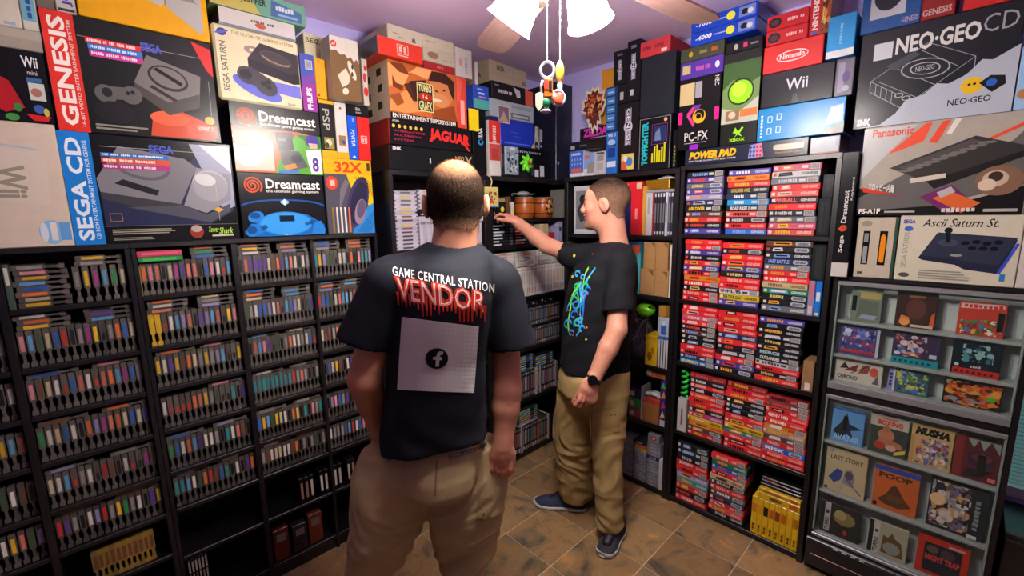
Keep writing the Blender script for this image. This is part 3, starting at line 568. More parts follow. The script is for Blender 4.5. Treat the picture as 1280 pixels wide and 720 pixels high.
card_box('handheld_box', 'bright blue handheld console box beside a red one', 'box', 'L', XL, .923, .967, Z5, 2.05, .16, '#1d55c2', [('t', 'PSVITA', .3, .3, .7, .68, '#cfe0f4', dict(rot=-90)), ('t', 'SONY', .5, .86, .75, .95, '#cfe0f4', dict(rot=-90)), ('p', [(.3, .05), (.7, .05), (.5, .1)], '#cfe0f4')])
card_box('handheld_box', 'red handheld console box beside the bright blue one', 'box', 'L', XL, .969, 1.028, Z5, 2.05, .16, '#cf2a24', [('l', [(.25, .4), (.7, .4), (.7, .56), (.25, .56), (.25, .4)], .003, '#e8b8ae'), ('r', .35, .43, .45, .53, '#e8b8ae'), ('r', .52, .43, .62, .53, '#e8b8ae')])
card_box('accessory_box', 'small black box lying on the blue and red handheld boxes', 'box', 'L', XL, .923, 1.028, 2.0515, 2.097, .15, '#191719', [('t', 'SEGA', .4, .5, .62, .78, '#c9c4bc', dict(bold=.03)), ('r', .4, .25, .65, .38, '#8d8880')])
art = [('r', 0, .8, 1, 1, '#dfa51a'), ('t', '32X', .22, .825, .8, .965, '#c8401e', dict(bold=.03)), ('r', .9, .86, .97, .97, '#4a3a1a'), ('p', [(.45, .8), (1, .8), (1, .35), (.6, .5)], '#d8b21e'), ('p', [(.5, 0), (1, 0), (1, .42), (.7, .3)], '#2f7fc4'), ('e', .66, .43, .22, .36, '#3b3654', -16), ('e', .67, .42, .17, .3, '#2a2740', -16), ('e', .7, .3, .12, .18, '#8a7a86', -14), ('e', .72, .34, .09, .13, '#5a5068', -14), ('e', .14, .68, .12, .09, '#c8402c'), ('r', .1, .64, .2, .72, '#e0b0a0'), ('p', [(.25, .3), (.5, .7), (.42, .74), (.3, .6)], '#6a6470')]
art += [('r', .1 + .085 * i, .02, .135 + .085 * i, .36, c) for i, c in enumerate(('#8a6a2a', '#c9c2b4', '#d8d2c6', '#d8d2c6', '#d06a2a'))] + [('l', [(.62 + .04 * i, .02), (.99, .3 - .04 * i)], .002, '#15243a') for i in range(6)] + [('l', [(.6 + .05 * i, .78), (.99, .52 + .04 * i)], .002, '#2a2210') for i in range(5)]
card_box('console_box', 'carton with yellow top band and blue striped corner, right end of the case', 'box', 'L', XL, .7995, 1.022, 1.5235, Z5 - .001, .19, '#4a4a52', art)
# ================================================================== cartons on the corner bookcase
TZ = 1.8158
card_box('console_box', 'black carton with gold serif lettering, lowest on the corner bookcase', 'box', 'L', XU, 1.075, 1.574, TZ, 1.9285, .28, '#17181a',
         [('t', 'SNK', .035, .8, .13, .93, '#d8d6d0', dict(bold=.06)), ('t', 'NEO', .76, .58, .875, .78, '#b39a62'), ('t', 'GEO', .76, .33, .875, .53, '#b39a62'), ('t', 'X', .885, .3, .985, .8, '#b39a62'), ('r', .76, .02, .99, .26, '#8f7b48'), ('r', .44, .36, .455, .58, '#e8e8e6'), ('r', .65, .36, .665, .58, '#e8e8e6')], sides=dict(left='#3a2a22'))
art = [('t', 'JAGUAR', .45, .2, .97, .78, '#d6302a', dict(bold=.05, shear=.1, skew=-.12)), ('p', [(.86, .42), (.9, .42), (.98, .02), (.95, .05)], '#d6302a'), ('t', 'ATARI', .04, .88, .11, .96, '#d8d6d0')]
art += [('e', .05 + .062 * i, .72, .016, .07, '#d8b03a') for i in range(6)] + [('t', 'INTERACTIVE', .05, .5, .4, .58, '#a82a4a'), ('t', 'MULTIMEDIA', .05, .34, .36, .42, '#a82a4a'), ('t', 'SYSTEM', .05, .17, .26, .25, '#a82a4a')]
card_box('console_box', 'black carton with red brush lettering, second from bottom on the corner bookcase', 'box', 'L', XU, 1.080, 1.566, 1.9295, 2.0465, .28, '#15161a', art, sides=dict(left='#8a2c22'))
art = [('r', 0, 0, 1, 1, '#b8602e'), ('p', [(0, .3), (.25, .55), (.55, .5), (.5, .2), (.2, .12), (0, .14)], '#d98a4c'), ('p', [(0, .95), (.3, .85), (.2, .6), (0, .55)], '#e2965a'), ('p', [(.02, .95), (.2, .98), (.3, .8), (.15, .82)], '#7a3a1c'), ('p', [(.2, .62), (.4, .74), (.5, .5), (.35, .3)], '#4a2a1c'), ('p', [(.28, .7), (.52, .78), (.52, .4), (.36, .36)], '#38211a'), ('p', [(.4, .98), (.62, .99), (.55, .8), (.3, .86)], '#e8a468'),
       ('e', .76, .64, .19, .3, '#c27844'), ('p', [(.56, .78), (.62, .97), (.82, .99), (.97, .86), (.96, .5), (.9, .62), (.86, .78), (.7, .8)], '#3a2018'), ('e', .74, .46, .13, .13, '#c88452'), ('e', .69, .45, .07, .03, '#e8c8a8'), ('e', .68, .62, .025, .015, '#2a1812'), ('e', .8, .66, .025, .015, '#2a1812'), ('p', [(.6, .25), (.95, .4), (1, .1), (.6, .05)], '#8a4422'), ('p', [(.05, .75), (.1, .62), (.2, .6), (.18, .5), (.05, .55)], '#6a3018'), ('p', [(.0, .38), (.14, .46), (.2, .3), (.1, .22)], '#8a4a24'), ('p', [(.32, .35), (.42, .2), (.58, .24), (.55, .4)], '#d87e44'),
       ('r', 0, 0, 1, .105, '#1a1210'), ('t', 'ENTERTAINMENT SUPERSYSTEM', .03, .012, .97, .092, '#e8e0d4', dict(bold=.02)), ('p', [(.385, .2), (.625, .2), (.625, .72), (.385, .72)], '#2c2c22'), ('l', [(.39, .21), (.62, .21), (.62, .71), (.39, .71), (.39, .21)], .004, '#ddd890'), ('t', 'TURBO', .41, .56, .6, .69, '#ddd890', dict(bold=.02)), ('e', .505, .47, .11, .075, '#a02c1c'), ('t', '16', .47, .435, .54, .505, '#e8d8a0'), ('t', 'GRAFX', .41, .23, .6, .39, '#ddd890', dict(bold=.02))]
sart = [('r', 0, 0, 1, 1, '#c2b294')] + [('r', x, z, x + .16, z + .13, c) for x, z, c in ((.2, .72, '#2f2a24'), (.6, .78, '#3a342c'), (.62, .5, '#2a2622'), (.2, .4, '#332c26'), (.6, .2, '#3a3026'), (.22, .12, '#2c2620'))]
card_box('console_box', 'orange photo carton with a smiling face and lettered panel', 'box', 'L', XU, 1.092, 1.4745, 2.0475, 2.30, .27, '#c2b294', art, side_art=sart)
card_box('game_box', 'tall red box beside the orange photo carton', 'box', 'L', XU, 1.477, 1.541, 2.0475, 2.30, .2, '#cf4436', [('r', .35, .08, .75, .55, '#e0a498'), ('p', [(0, .4), (.3, .55), (.6, .9), (.0, 1)], '#d85a48')])
card_box('handheld_box', 'flat red console box jutting out under the ceiling', 'box', 'L', XU + .03, 1.03, 1.262, 2.3015, 2.378, .26, '#d23a2a', [('l', [(.42, .3), (.66, .3), (.66, .78), (.42, .78), (.42, .3)], .003, '#e8b4a4'), ('r', .46, .38, .53, .7, '#e8b4a4'), ('r', .56, .38, .62, .7, '#e8b4a4'), ('r', .42, .16, .66, .22, '#e8b4a4')], sides=dict(left='#4a4648'))
card_box('console_box', 'cream box touching the ceiling on top of the flat red one', 'box', 'L', XU, 1.10, 1.283, 2.3795, 2.452, .26, '#bdb3a0', [('r', .15, .5, .35, .56, '#8f8674'), ('r', .3, .32, .45, .38, '#8f8674'), ('p', [(.68, .25), (.8, .25), (.78, .5), (.7, .5)], '#6a5a44')], sides=dict(left='#9a917e'))
card_box('game_box', 'dark red flat box under two cream boxes', 'box', 'L', XU, 1.285, 1.4745, 2.3015, 2.335, .2, '#9c2a2a', [('b', 'TURBO CD', .4, .35, .6, .7, '#c87a70')])
card_box('console_box', 'cream flat box with a round stamp, above the dark red one', 'box', 'L', XU, 1.285, 1.4745, 2.336, 2.398, .24, '#b8ad98', [('e', .3, .5, .17, .26, '#8a6e58'), ('r', .6, .3, .9, .36, '#9a8c78')])
card_box('console_box', 'topmost cream flat box beside a white upright box', 'box', 'L', XU - .006, 1.287, 1.4735, 2.3985, 2.455, .24, '#bcb19a', [('r', .1, .5, .4, .56, '#8f8270')])
card_box('game_box', 'white upright box with pale blue print under the ceiling', 'box', 'L', XU, 1.477, 1.585, 2.3015, 2.44, .2, '#bfb8b2', [('b', 'SYSTEM', .55, .15, .72, .7, '#8a96b0', dict(rot=90)), ('e', .3, .5, .08, .14, '#c08a84')])
card_box('book', 'brown book standing left of a thin white book', 'book', 'L', XU - .03, 1.5875, 1.628, 2.2835, 2.415, .15, '#705a50')
card_box('book', 'thin white book right of the brown one', 'book', 'L', XU - .03, 1.63, 1.65, 2.2835, 2.41, .15, '#c9c2c0')
card_box('accessory_box', 'box half royal blue, half teal, above the tall black box', 'box', 'L', XU, 1.5875, 1.698, 2.1625, 2.2825, .2, '#2a48a8', [('r', 0, 0, 1, .4, '#4a9a90'), ('r', .3, .62, .7, .7, '#b8c4e4'), ('r', .25, .8, .6, .86, '#9aa8d8'), ('r', .35, .48, .8, .54, '#c48ab8')])
card_box('console_box', 'tall black box with sideways white and blue lettering', 'box', 'L', XU, 1.5775, 1.672, TZ, 2.1615, .26, '#121214', [('t', 'WII', .4, .56, .7, .72, '#d8d8d8', dict(rot=-90, bold=.02)), ('e', .56, .5, .2, .045, '#2a8ccf'), ('e', .56, .51, .1, .03, '#121214')])
card_box('price_card', 'plain yellow card stuck beside the red brush lettering', 'card', 'L', XU + .012, 1.548, 1.611, 2.041, 2.152, .0105, '#e2c81e', bev=.001)
card_box('game_box', 'slim white box with red printed spine next to the tall black box', 'box', 'L', XU, 1.6905, 1.776, TZ, 2.115, .2, '#c9c3bc', [('r', 0, .6, 1, 1, '#c2302c'), ('r', 0, .28, 1, .58, '#b84a40'), ('b', 'SPECIAL', .3, .6, .65, .92, '#e0b8ae', dict(rot=-90)), ('r', .2, .3, .8, .5, '#9a3a34')])
art = [('t', 'PLAYSTATION 2', .22, .83, .78, .89, '#c8ccd0', dict(space=1.2)), ('r', .66, .06, .74, .3, '#bfc4c8'), ('r', .77, .08, .86, .46, '#b4babe'), ('r', .58, .1, .64, .5, '#3a3a40'), ('r', .02, .3, .1, .75, '#2f3036')]
card_box('console_box', 'black carton with barcodes at the right end of the corner bookcase', 'box', 'L', XU, 1.78, 2.205, TZ, 1.99, .28, '#111116', art)
card_box('console_box', 'plain royal blue carton on the black one with barcodes', 'box', 'L', XU, 1.779, 2.052, 1.991, 2.137, .26, '#1c2f9a', [('r', .1, .08, .9, .13, '#4a60c0'), ('r', .3, .5, .5, .56, '#3248a8'), ('r', .4, .34, .6, .4, '#3248a8'), ('p', [(.92, .02), (.99, .02), (.99, .2)], '#d8b83a')])
card_box('game_case', 'slim black and white case left of a pair, beside the royal blue carton', 'game case', 'L', XU, 2.062, 2.098, 1.991, 2.13, .14, '#1a1a20', [('r', .15, .3, .85, .95, '#9a9c9c'), ('e', .5, .12, .3, .06, '#6a70a0')])
card_box('game_case', 'slim black and white case right of a pair, beside the royal blue carton', 'game case', 'L', XU, 2.10, 2.136, 1.991, 2.125, .14, '#1a1a20', [('r', .15, .35, .85, .9, '#8a8f96'), ('e', .5, .15, .25, .06, '#7a80a8')])
card_box('console_box', 'pale grey flat carton with a small framed picture, above the royal blue one', 'box', 'L', XU, 1.70, 2.055, 2.1385, 2.232, .27, '#8f97a0', [('r', .18, -.3, .42, .68, '#c9b48a'), ('r', .19, -.24, .41, .64, '#6a5468'), ('p', [(.2, -.2), (.3, .4), (.4, -.2)], '#a08878'), ('r', .48, .66, .95, .86, '#7a828c'), ('r', .46, .08, .9, .4, '#5a6068'), ('r', .5, .18, .86, .3, '#9aa2aa')])
card_box('console_box', 'black flat carton with white swoosh, under the cream one near the ceiling', 'box', 'L', XU, 1.72, 1.985, 2.2335, 2.326, .25, '#1c1b20', [('b', 'Dreamcast Pro', .18, .38, .58, .58, '#b8b8c0'), ('p', [(.62, .9), (.74, .3), (.84, .4), (.82, .75)], '#b8b4bc'), ('r', .08, .75, .2, .82, '#8d8d95')])
card_box('game_box', 'small red orange box beside the black flat carton', 'box', 'L', XU, 1.9875, 2.05, 2.2335, 2.318, .12, '#b8503e')
card_box('console_box', 'large cream carton turned at an angle against the ceiling', 'box', 'L', XU - .06, 1.74, 2.08, 2.3275, 2.45, .2, '#a99a84', [('t', 'SEGA', .18, .62, .38, .85, '#5f5646', dict(bold=.05)), ('l', [(.02, .46), (.98, .46)], .002, '#8f8270'), ('t', 'SEGA', .86, .3, .98, .5, '#5f5646', dict(bold=.05)), ('l', [(.6, 0), (.6, 1)], .002, '#95886f')], sides=dict(left='#9c8d76', top='#b0a28c'), side_art=[('t', 'SEGA', .2, .3, .7, .52, '#5f5646', dict(bold=.05))], turn=6)
card_box('pc_tower', 'tall plain dark computer case standing in the corner', 'computer', 'L', XU - .02, 2.285, 2.45, TZ, 2.425, .25, '#1a1d2e', [('e', .14, .18, .05, .018, '#c8ccd8'), ('l', [(.08, .02), (.08, .98)], .002, '#2c3048')], material=mat('tower_metal', source='attr', rough=.3))
# hanging pack and the green spiky toy in front of the black carton
a = on_left(640, 206, XU + .01)
card_box('toy_pack', 'small silver blister pack hanging in front of the black carton', 'toy pack', 'L', XU + .014, a[0] - .055, a[0] + .052, TZ + .012, TZ + .17, .012, '#8a98a4', speckle(4, .1, .08, .9, .8, ['#2f3a44', '#4a5a66', '#b8c4cc', '#22282e', '#6a7a86'], 26) + [('r', .3, .86, .7, .96, '#c8d0d4')], bev=.002)
p = on_left(658, 204, XU + .03)
g = empty('spiky_toy', (XU + .03, p[0], p[1]), math.pi / 2); tag(g, 'bright green spiky toy with red eye before the black carton', 'toy')
m = MB()
for k in range(7):
    t = k * 2 * math.pi / 7 + .3; m.tube([(0, 0, 0), (.03 * math.cos(t), -.004, .03 * math.sin(t)), (.052 * math.cos(t + .25), -.002, .052 * math.sin(t + .25))], [.012, .013, .006])
m.ball((0, .0, 0), (.026, .022, .026)); o = m.build('spikes', mat('toy_green', '#5fcf1e', rough=.4), g)
m = MB(); m.ball((0, -.02, 0), .012); m.build('eye', mat('toy_red', '#a32418', rough=.25), g)
# ================================================================== cartons on the two rear bookcases
def B(name, label, u0, u1, v0, v1, depth, col, art=None, P=YB, cat='box', **k): return card_box(name, label, cat, 'B', P, u0, u1, v0, v1, depth, col, art, **k)
B('game_box', 'blue and white box with a red strip, left end of the rear top row', -1.742, -1.637, TZ, 1.965, .18, '#cfd2d4', [('r', .0, .14, 1, 1, '#3a62b4'), ('r', .15, .16, .85, .32, '#c2584a'), ('b', 'SUPERNEO', .15, .82, .8, .92, '#c8d4e8')] + [('r', .15 + .2 * i, .45 + .17 * j, .24 + .2 * i, .53 + .17 * j, '#8fa8d8') for i in range(4) for j in range(2)])
B('game_box', 'white box with grey machine picture, second in the rear top row', -1.635, -1.556, TZ, 1.945, .16, '#c6ccd2', [('r', 0, .3, 1, 1, '#7a9ccc'), ('r', .1, .75, .6, .9, '#c86a4a'), ('p', [(.3, .1), (.95, .1), (1, .6), (.4, .55)], '#8a8680')])
B('game_box', 'pale grey slim box, third in the rear top row', -1.554, -1.486, TZ, 1.945, .16, '#b4b3b0', [('r', .2, .6, .85, .85, '#8d8a86'), ('r', .2, .2, .8, .5, '#9f9d99'), ('r', .1, .88, .9, .96, '#4a4a4e')])
B('accessory_box', 'flat black box under the cutout sign', -1.742, -1.489, 1.9665, 2.017, .2, '#17171b', [('r', .04, .2, .16, .6, '#9a9894'), ('r', .3, .4, .5, .55, '#5a585a')])
o = empty('cutout_sign', (-1.59, YB + .03, 2.018)); tag(o, 'ornate cutout display sign with purple lettering on the flat black box', 'sign')
r = random.Random(9); pts = []
for k in range(26):
    t = 2 * math.pi * k / 26; R_ = (.1 if k % 2 else .078) * (1 + .15 * r.random()); pts.append((R_ * math.cos(t) * (.9 if math.sin(t) > -.2 else .62), .172 + R_ * 1.22 * math.sin(t)))
m = MB(); m.prism([(-.1, 0), (.1, 0), (.1, .075), (-.1, .075)], .004, .012, lin('#1b1718')); m.build('base_card', CARD, o)
m = MB(); m.prism(pts, 0, .006, lin('#c9bda8')); m.build('cutout', CARD, o)
m = MB(); art_mb(m, 1, 1, [('p', [(x * .82, .18 + (z - .18) * .82) for x, z in pts], '#5a2a24')] + speckle(31, -.055, .12, .055, .25, ['#a84a2c', '#2a1a1c', '#c88a4a', '#7a2f2a', '#3a2430'], 22, .006, .018)); m.build('cover_print', INK, o)
m = MB(); art_mb(m, 1, 1, [('t', 'ZELDA', -.075, .022, .095, .068, '#b8359a', dict(bold=.05)), ('r', -.02, .01, .09, .016, '#8a8088')], y=.003); m.build('lettering', INK, o)
B('storage_box', 'plain orange upright box behind the cutout sign', -1.59, -1.493, 2.018, 2.41, .05, '#c88a2c', P=YB + .1)
B('storage_box', 'navy slim upright box behind the orange one', -1.487, -1.444, 2.2785, 2.42, .12, '#333a66', P=YB + .08)
B('game_box', 'blue box with white badges at the foot of the rear top row', -1.48, -1.41, TZ, 2.04, .2, '#2a66b4', [('t', 'Wii U', .15, .88, .85, .97, '#e0e6ee'), ('e', .5, .75, .36, .07, '#9fc0dc'), ('r', .1, .16, .9, .3, '#c9d4e0'), ('r', .15, .4, .85, .62, '#1d3f86'), ('r', .1, .66, .9, .69, '#16223c')])
B('game_box', 'dark blue box with pale badge column, above the badged blue box', -1.487, -1.415, 2.0415, 2.277, .2, '#1c3560', [('r', .1, .05 + .19 * i, .8, .2 + .19 * i, '#3f78b0') for i in range(5)] + [('r', .2, .1 + .19 * i, .7, .13 + .19 * i, '#9cc0dc') for i in range(5)])
def pill(x, z0, z1, w): return [('e', x, z0 + w * .6, w, (z1 - z0) * .08, '#b9b9cc'), ('e', x, z1 - w * .6, w, (z1 - z0) * .08, '#b9b9cc'), ('r', x - w, z0 + .03, x + w, z1 - .03, '#b9b9cc'), ('e', x, (z0 + z1) / 2, w * 1.5, (z1 - z0) * .14, '#b9b9cc'), ('r', x - w * .8, z0 + .03, x + w * .8, z1 - .03, '#23222e'), ('t', 'GENESIS', x - w * .6, z0 + .035, x + w * .6, z1 - .035, '#d8d8e4', dict(rot=-90, bold=.03))]
B('console_box', 'black box with a large pill logo and a small bright sticker below it', -1.406, -1.281, TZ, 2.176, .2, '#17161a', pill(.5, .36, .95, .14) + [('r', .2, .04, .82, .27, '#d8c05a'), ('p', [(.2, .04), (.5, .04), (.4, .2), (.2, .15)], '#c85a3a'), ('e', .6, .15, .16, .07, '#4a7ac0'), ('e', .4, .2, .1, .05, '#e0d8c8')])
B('console_box', 'left of the two black boxes with pill logos under the ceiling', -1.443, -1.362, 2.1775 + .1, 2.45, .2, '#17161a', pill(.5, .1, .75, .13) + [('t', 'SEGA', .3, .84, .7, .9, '#9a9ab0')])
B('console_box', 'right of the two black boxes with pill logos under the ceiling', -1.36, -1.282, 2.1775, 2.478, .2, '#17161a', pill(.5, .33, .82, .15) + [('t', 'SEGA', .3, .87, .7, .92, '#9a9ab0'), ('r', .3, .1, .55, .2, '#b8b8c0')])
B('accessory_box', 'small black box under the left pill logo box', -1.413, -1.362, 2.1775, 2.2765, .2, '#19181c', [('r', .3, .2, .7, .6, '#a8a8b0')])
art = [('t', 'TOPFIGHTER', .1, .1, .3, .92, '#20b4b8', dict(rot=90, bold=.05)), ('l', [(.42, .48), (.88, .48), (.88, .85), (.42, .85), (.42, .48)], .002, '#8a3a7c'), ('r', .46, .52, .84, .82, '#22305c'), ('p', [(.5, .55), (.7, .55), (.65, .78), (.52, .7)], '#6a7aa0'), ('e', .82, .92, .05, .035, '#d8a878'), ('l', [(.03, .02), (.03, .98), (.97, .98), (.97, .02)], .003, '#8a8a8a')] + [('r', .42 + .075 * i, .14, .47 + .075 * i, .14 + h, '#c8c01e') for i, h in enumerate((.18, .3, .33, .22, .27, .36))]
B('console_box', 'black box with teal sideways lettering and yellow bars', -1.277, -1.098, TZ, 2.08, .2, '#131318', art)
B('storage_box', 'large plain dark grey upright carton under the red lidded one', -1.277, -1.09, 2.0815, 2.376, .22, '#22262c')
B('console_box', 'flat red carton on the plain dark grey carton near the ceiling', -1.285, -1.122, 2.377, 2.452, .25, '#c03a40', [('b', 'SUPER SYSTEM', .1, .4, .8, .68, '#7a2a34'), ('r', .72, .08, .9, .28, '#e0c8c8')], sides=dict(right='#a83038'))
B('game_case', 'narrow black case with yellow lettering beside the pink marked carton', -1.088, -1.066, TZ, 2.0, .18, '#141416', [('b', 'KILLER', .3, .05, .75, .6, '#7d7a2a', dict(rot=90))])
# ---- top of the red game bookcase
GZ = 1.8206
pads = [('p', [(.56, .1), (.68, .16), (.66, .94), (.57, .88)], '#8a8ac0'), ('p', [(.62, .13), (.68, .16), (.66, .94), (.62, .92)], '#c47a94')] + [('e', .578 + .026 * i, .25 + .24 * j, .009, .07, '#2f3070' if i < 2 else '#a82a4a') for i in range(4) for j in range(3)]
B('console_box', 'long dark box with yellow slanted lettering under the upright boxes', -1.022, -.503, GZ, 1.894, .24, '#1f2438', [('t', 'POWER PAD', .04, .36, .46, .84, '#e8b01e', dict(bold=.06, shear=.25)), ('t', 'NOW YOU\'RE PLAYING WITH BODY POWER', .04, .2, .46, .3, '#d8d4cc')] + pads + [('r', .77, .42, .97, .74, '#b9b8a8'), ('e', .77, .58, .02, .16, '#b9b8a8'), ('t', 'Entertainment System', .77, .2, .96, .34, '#b88a2a')])
B('accessory_box', 'flat grey lidded box with red side, right end of the long dark box', -.497, -.398, GZ, 1.886, .2, '#9aa0a6', [('r', 0, 0, 1, .08, '#8f3a3a'), ('e', .9, .6, .05, .2, '#7a8aa0')], sides=dict(right='#5a1f1c'))
art = [('r', .02, .64, .38, .94, '#c9b482'), ('r', .4, .72, .56, .94, '#9a9aa0'), ('t', 'NEC', .86, .84, .96, .97, '#d8d4cc', dict(rot=-90)), ('r', 0, .38, .1, .55, '#e0247c'), ('r', .88, .38, .99, .55, '#e0247c'), ('p', [(.22, .45), (.4, .6), (.34, .6), (.22, .52)], '#c8328c'), ('p', [(.22, .48), (.38, .32), (.42, .36), (.3, .48), (.42, .58), (.38, .62)], '#d8408c'), ('p', [(.36, .62), (.56, .62), (.46, .5)], '#6a3a9c'), ('e', .52, .46, .16, .1, '#e0a82a', 20), ('e', .53, .48, .12, .075, '#151517', 20), ('e', .5, .45, .09, .06, '#e0a82a', 20), ('e', .51, .46, .06, .04, '#151517', 20), ('t', 'PC-FX', .18, .12, .76, .25, '#c9c5bd'), ('r', .18, .09, .72, .096, '#c9c5bd'), ('r', .32, .0, .54, .07, '#8a2ab0')]
B('console_box', 'black carton with pink marks and swirling emblem', -1.0635, -.868, 1.8952, 2.222, .24, '#131316', art)
B('game_box', 'purple flat carton above the pink marked carton', -1.064, -.863, 2.2232, 2.30, .22, '#4f3492', [('r', .06, .3, .25, .8, '#b8a878'), ('b', 'BATTLE HEAT', .38, .35, .72, .65, '#c45aa8', dict(shear=.2)), ('e', .87, .5, .05, .2, '#d8d4e0')])
B('game_box', 'olive green flat carton above the purple one', -1.066, -.863, 2.3012, 2.361, .22, '#3f4434', [('e', .25, .5, .05, .2, '#b8922e'), ('r', .45, .4, .62, .6, '#8a7a4a'), ('r', .72, .35, .85, .65, '#a85a2a')])
for k in range(2):
    z0 = 2.3622 + .0585 * k
    B('console_box', ('lower' if k == 0 else 'upper') + ' of two royal blue flat cartons with yellow bursts near the ceiling', -1.02, -.733, z0, z0 + .0578, .24, '#1d3fae', [('t', '-4000' if k == 0 else '-1000', .08, .35, .34, .7, '#d8dcf0', dict(bold=.03, shear=.15)), ('r', .37, .45, .55, .55, '#8a9ad8'), ('e', .62, .5, .065, .3, '#d8d43a'), ('r', .74, .15, .97, .85, '#6a7ab0'), ('e', .82, .5, .05, .2, '#1c1c28'), ('e', .9, .45, .04, .2, '#c0c4d0')])
art = [('r', 0, 0, 1, .24, '#1a1b18'), ('r', .0, .24, 1, .9, '#6f8a52'), ('p', [(0, .9), (1, .9), (1, .7), (.6, .62), (.3, .72), (0, .62)], '#3a5a2c'), ('p', [(0, .24), (1, .24), (1, .5), (.5, .36), (0, .42)], '#b4b8a4'), ('e', .5, .575, .36, .145, '#1f3014', 12), ('e', .5, .575, .32, .125, '#8fd41e', 12), ('e', .46, .6, .2, .08, '#b4ec3c', 12), ('r', .12, .27, .5, .38, '#8a6a4a'), ('r', .52, .3, .98, .38, '#d0743a'), ('e', .3, .33, .1, .04, '#c8b8a0'), ('p', [(.35, .13), (.42, .19), (.5, .14), (.6, .19), (.65, .18), (.55, .12), (.62, .08), (.5, .11), (.4, .08), (.47, .12)], '#8fd41e'), ('t', 'XBOX', .25, .035, .7, .07, '#8fd41e', dict(bold=.04)), ('r', 0, .9, 1, 1, '#1c201a')]
B('console_box', 'tall green and black carton with a glowing green oval', -.8575, -.704, 1.8952, 2.287, .26, '#1c201a', art, sides=dict(right='#2a2f24'))
B('game_box', 'small black carton on the tall green and black one', -.857, -.706, 2.2882, 2.336, .2, '#17171a', [('e', .3, .5, .06, .25, '#a8a49c'), ('p', [(.5, .3), (.62, .3), (.6, .75), (.5, .75)], '#c8326c'), ('r', .7, .4, .9, .55, '#7a7a7a')])
art = [('p', [(.84, 0), (1, 0), (1, .3), (.78, .1)], '#2f2c30'), ('p', [(.8, .25), (.98, .35), (.98, .8), (.85, .75)], '#a8c4d4'), ('b', 'Connect', .04, .1, .07, .8, '#d8ecf4', dict(rot=90))] + [('l', [(x, z), (x + .05, z), (x + .05, z + .18), (x, z + .18), (x, z)], .003, '#d8ecf4') for x, z in ((.13, .55), (.13, .2), (.24, .6), (.24, .22))]
B('console_box', 'glossy bright blue flat carton under the black lettered one', -.7015, -.391, 1.8952, 2.03, .25, '#1784c4', art, sides=dict(right='#16181c'))
B('console_box', 'glossy black flat carton with pale rounded lettering', -.696, -.437, 2.0312, 2.168, .25, '#1c1e22', [('t', 'Wii', .36, .42, .66, .75, '#c9ced2', dict(bold=.01)), ('p', [(.45, .02), (.56, .02), (.52, .3), (.47, .3)], '#3a3e44')])
B('console_box', 'bright red carton with oval white lettering', -.696, -.4825, 2.1692, 2.277, .25, '#d0302a', [('e', .5, .5, .27, .2, '#f0dcd4'), ('e', .5, .5, .255, .165, '#d0302a'), ('t', 'Nintendo', .29, .42, .71, .6, '#f0dcd4', dict(bold=.02))])
for k in range(2):
    z0 = 2.2782 + .0585 * k
    B('handheld_box', ('lower' if k == 0 else 'upper') + ' of two small red cartons with a dark gadget picture', -.692, -.541, z0, z0 + .0578, .2, '#b8262a', [('e', .2, .5, .16, .34, '#2a1c20'), ('e', .2, .5, .1, .2, '#4a3438'), ('b', 'SUPER 64', .5, .4, .9, .62, '#e0b4ac', dict(bold=.02))])
B('console_box', 'upright red box with sideways white lettering and brown artwork', -.538, -.467, 2.2782, 2.47, .2, '#b4262a', [('r', .55, 0, 1, 1, '#7a4a24'), ('t', 'NINTENDO', .15, .1, .42, .85, '#e8d8cc', dict(rot=90, bold=.04))] + speckle(12, .58, .02, .98, .98, ['#c88a3a', '#a8482a', '#d8b060', '#5a2a1a'], 18, .05, .14) + [('e', .28, .04, .15, .03, '#4a5ab0')])
B('handheld_box', 'sky blue box with white base jutting out right of the red carton', -.4655, -.379, 2.1692, 2.318, .22, '#2a8fcc', [('r', 0, 0, 1, .17, '#c6ccd0'), ('b', 'Library', .45, .3, .55, .8, '#7ac0e8', dict(rot=90))], P=YB - .03)
B('game_case', 'grey and purple upright case between the black cartons', -.434, -.376, 2.0312, 2.168, .2, '#6a6874', [('r', .15, .1, .5, .9, '#8a8698'), ('e', .6, .5, .2, .15, '#5a4a7a'), ('e', .6, .2, .2, .08, '#9aa0b0')])
# ---- cartons above the display cabinet
CZ = 1.3345
art = [('p', [(0, 0), (1, 0), (1, .6), (.93, .55), (.86, .5), (.8, .52), (.72, .4), (.62, .34), (.55, .36), (.47, .27), (.36, .24), (.3, .12), (.2, .02)], '#a8b0b8'), ('t', 'NEO\u00b7GEO', .25, .72, .77, .89, '#d0d0c8', dict(bold=.03)), ('t', 'CD', .78, .76, .97, .92, '#9a9ca0', dict(bold=-.005)), ('r', .1, .7, .23, .87, '#b9c0c4'), ('t', 'NEO\u00b7GEO', .63, .12, .88, .18, '#1c1c20'), ('e', .76, .29, .065, .08, '#d8b01e'), ('p', [(.8, .3), (.86, .36), (.94, .34), (.95, .26), (.88, .2)], '#17181c'), ('e', .87, .29, .03, .035, '#2a5ab0'), ('e', .745, .3, .01, .012, '#1c1c20'), ('e', .775, .3, .01, .012, '#1c1c20'), ('t', 'SNK', .03, .02, .13, .1, '#c8ccce', dict(bold=.06))]
W_ = '#9fa4a8'
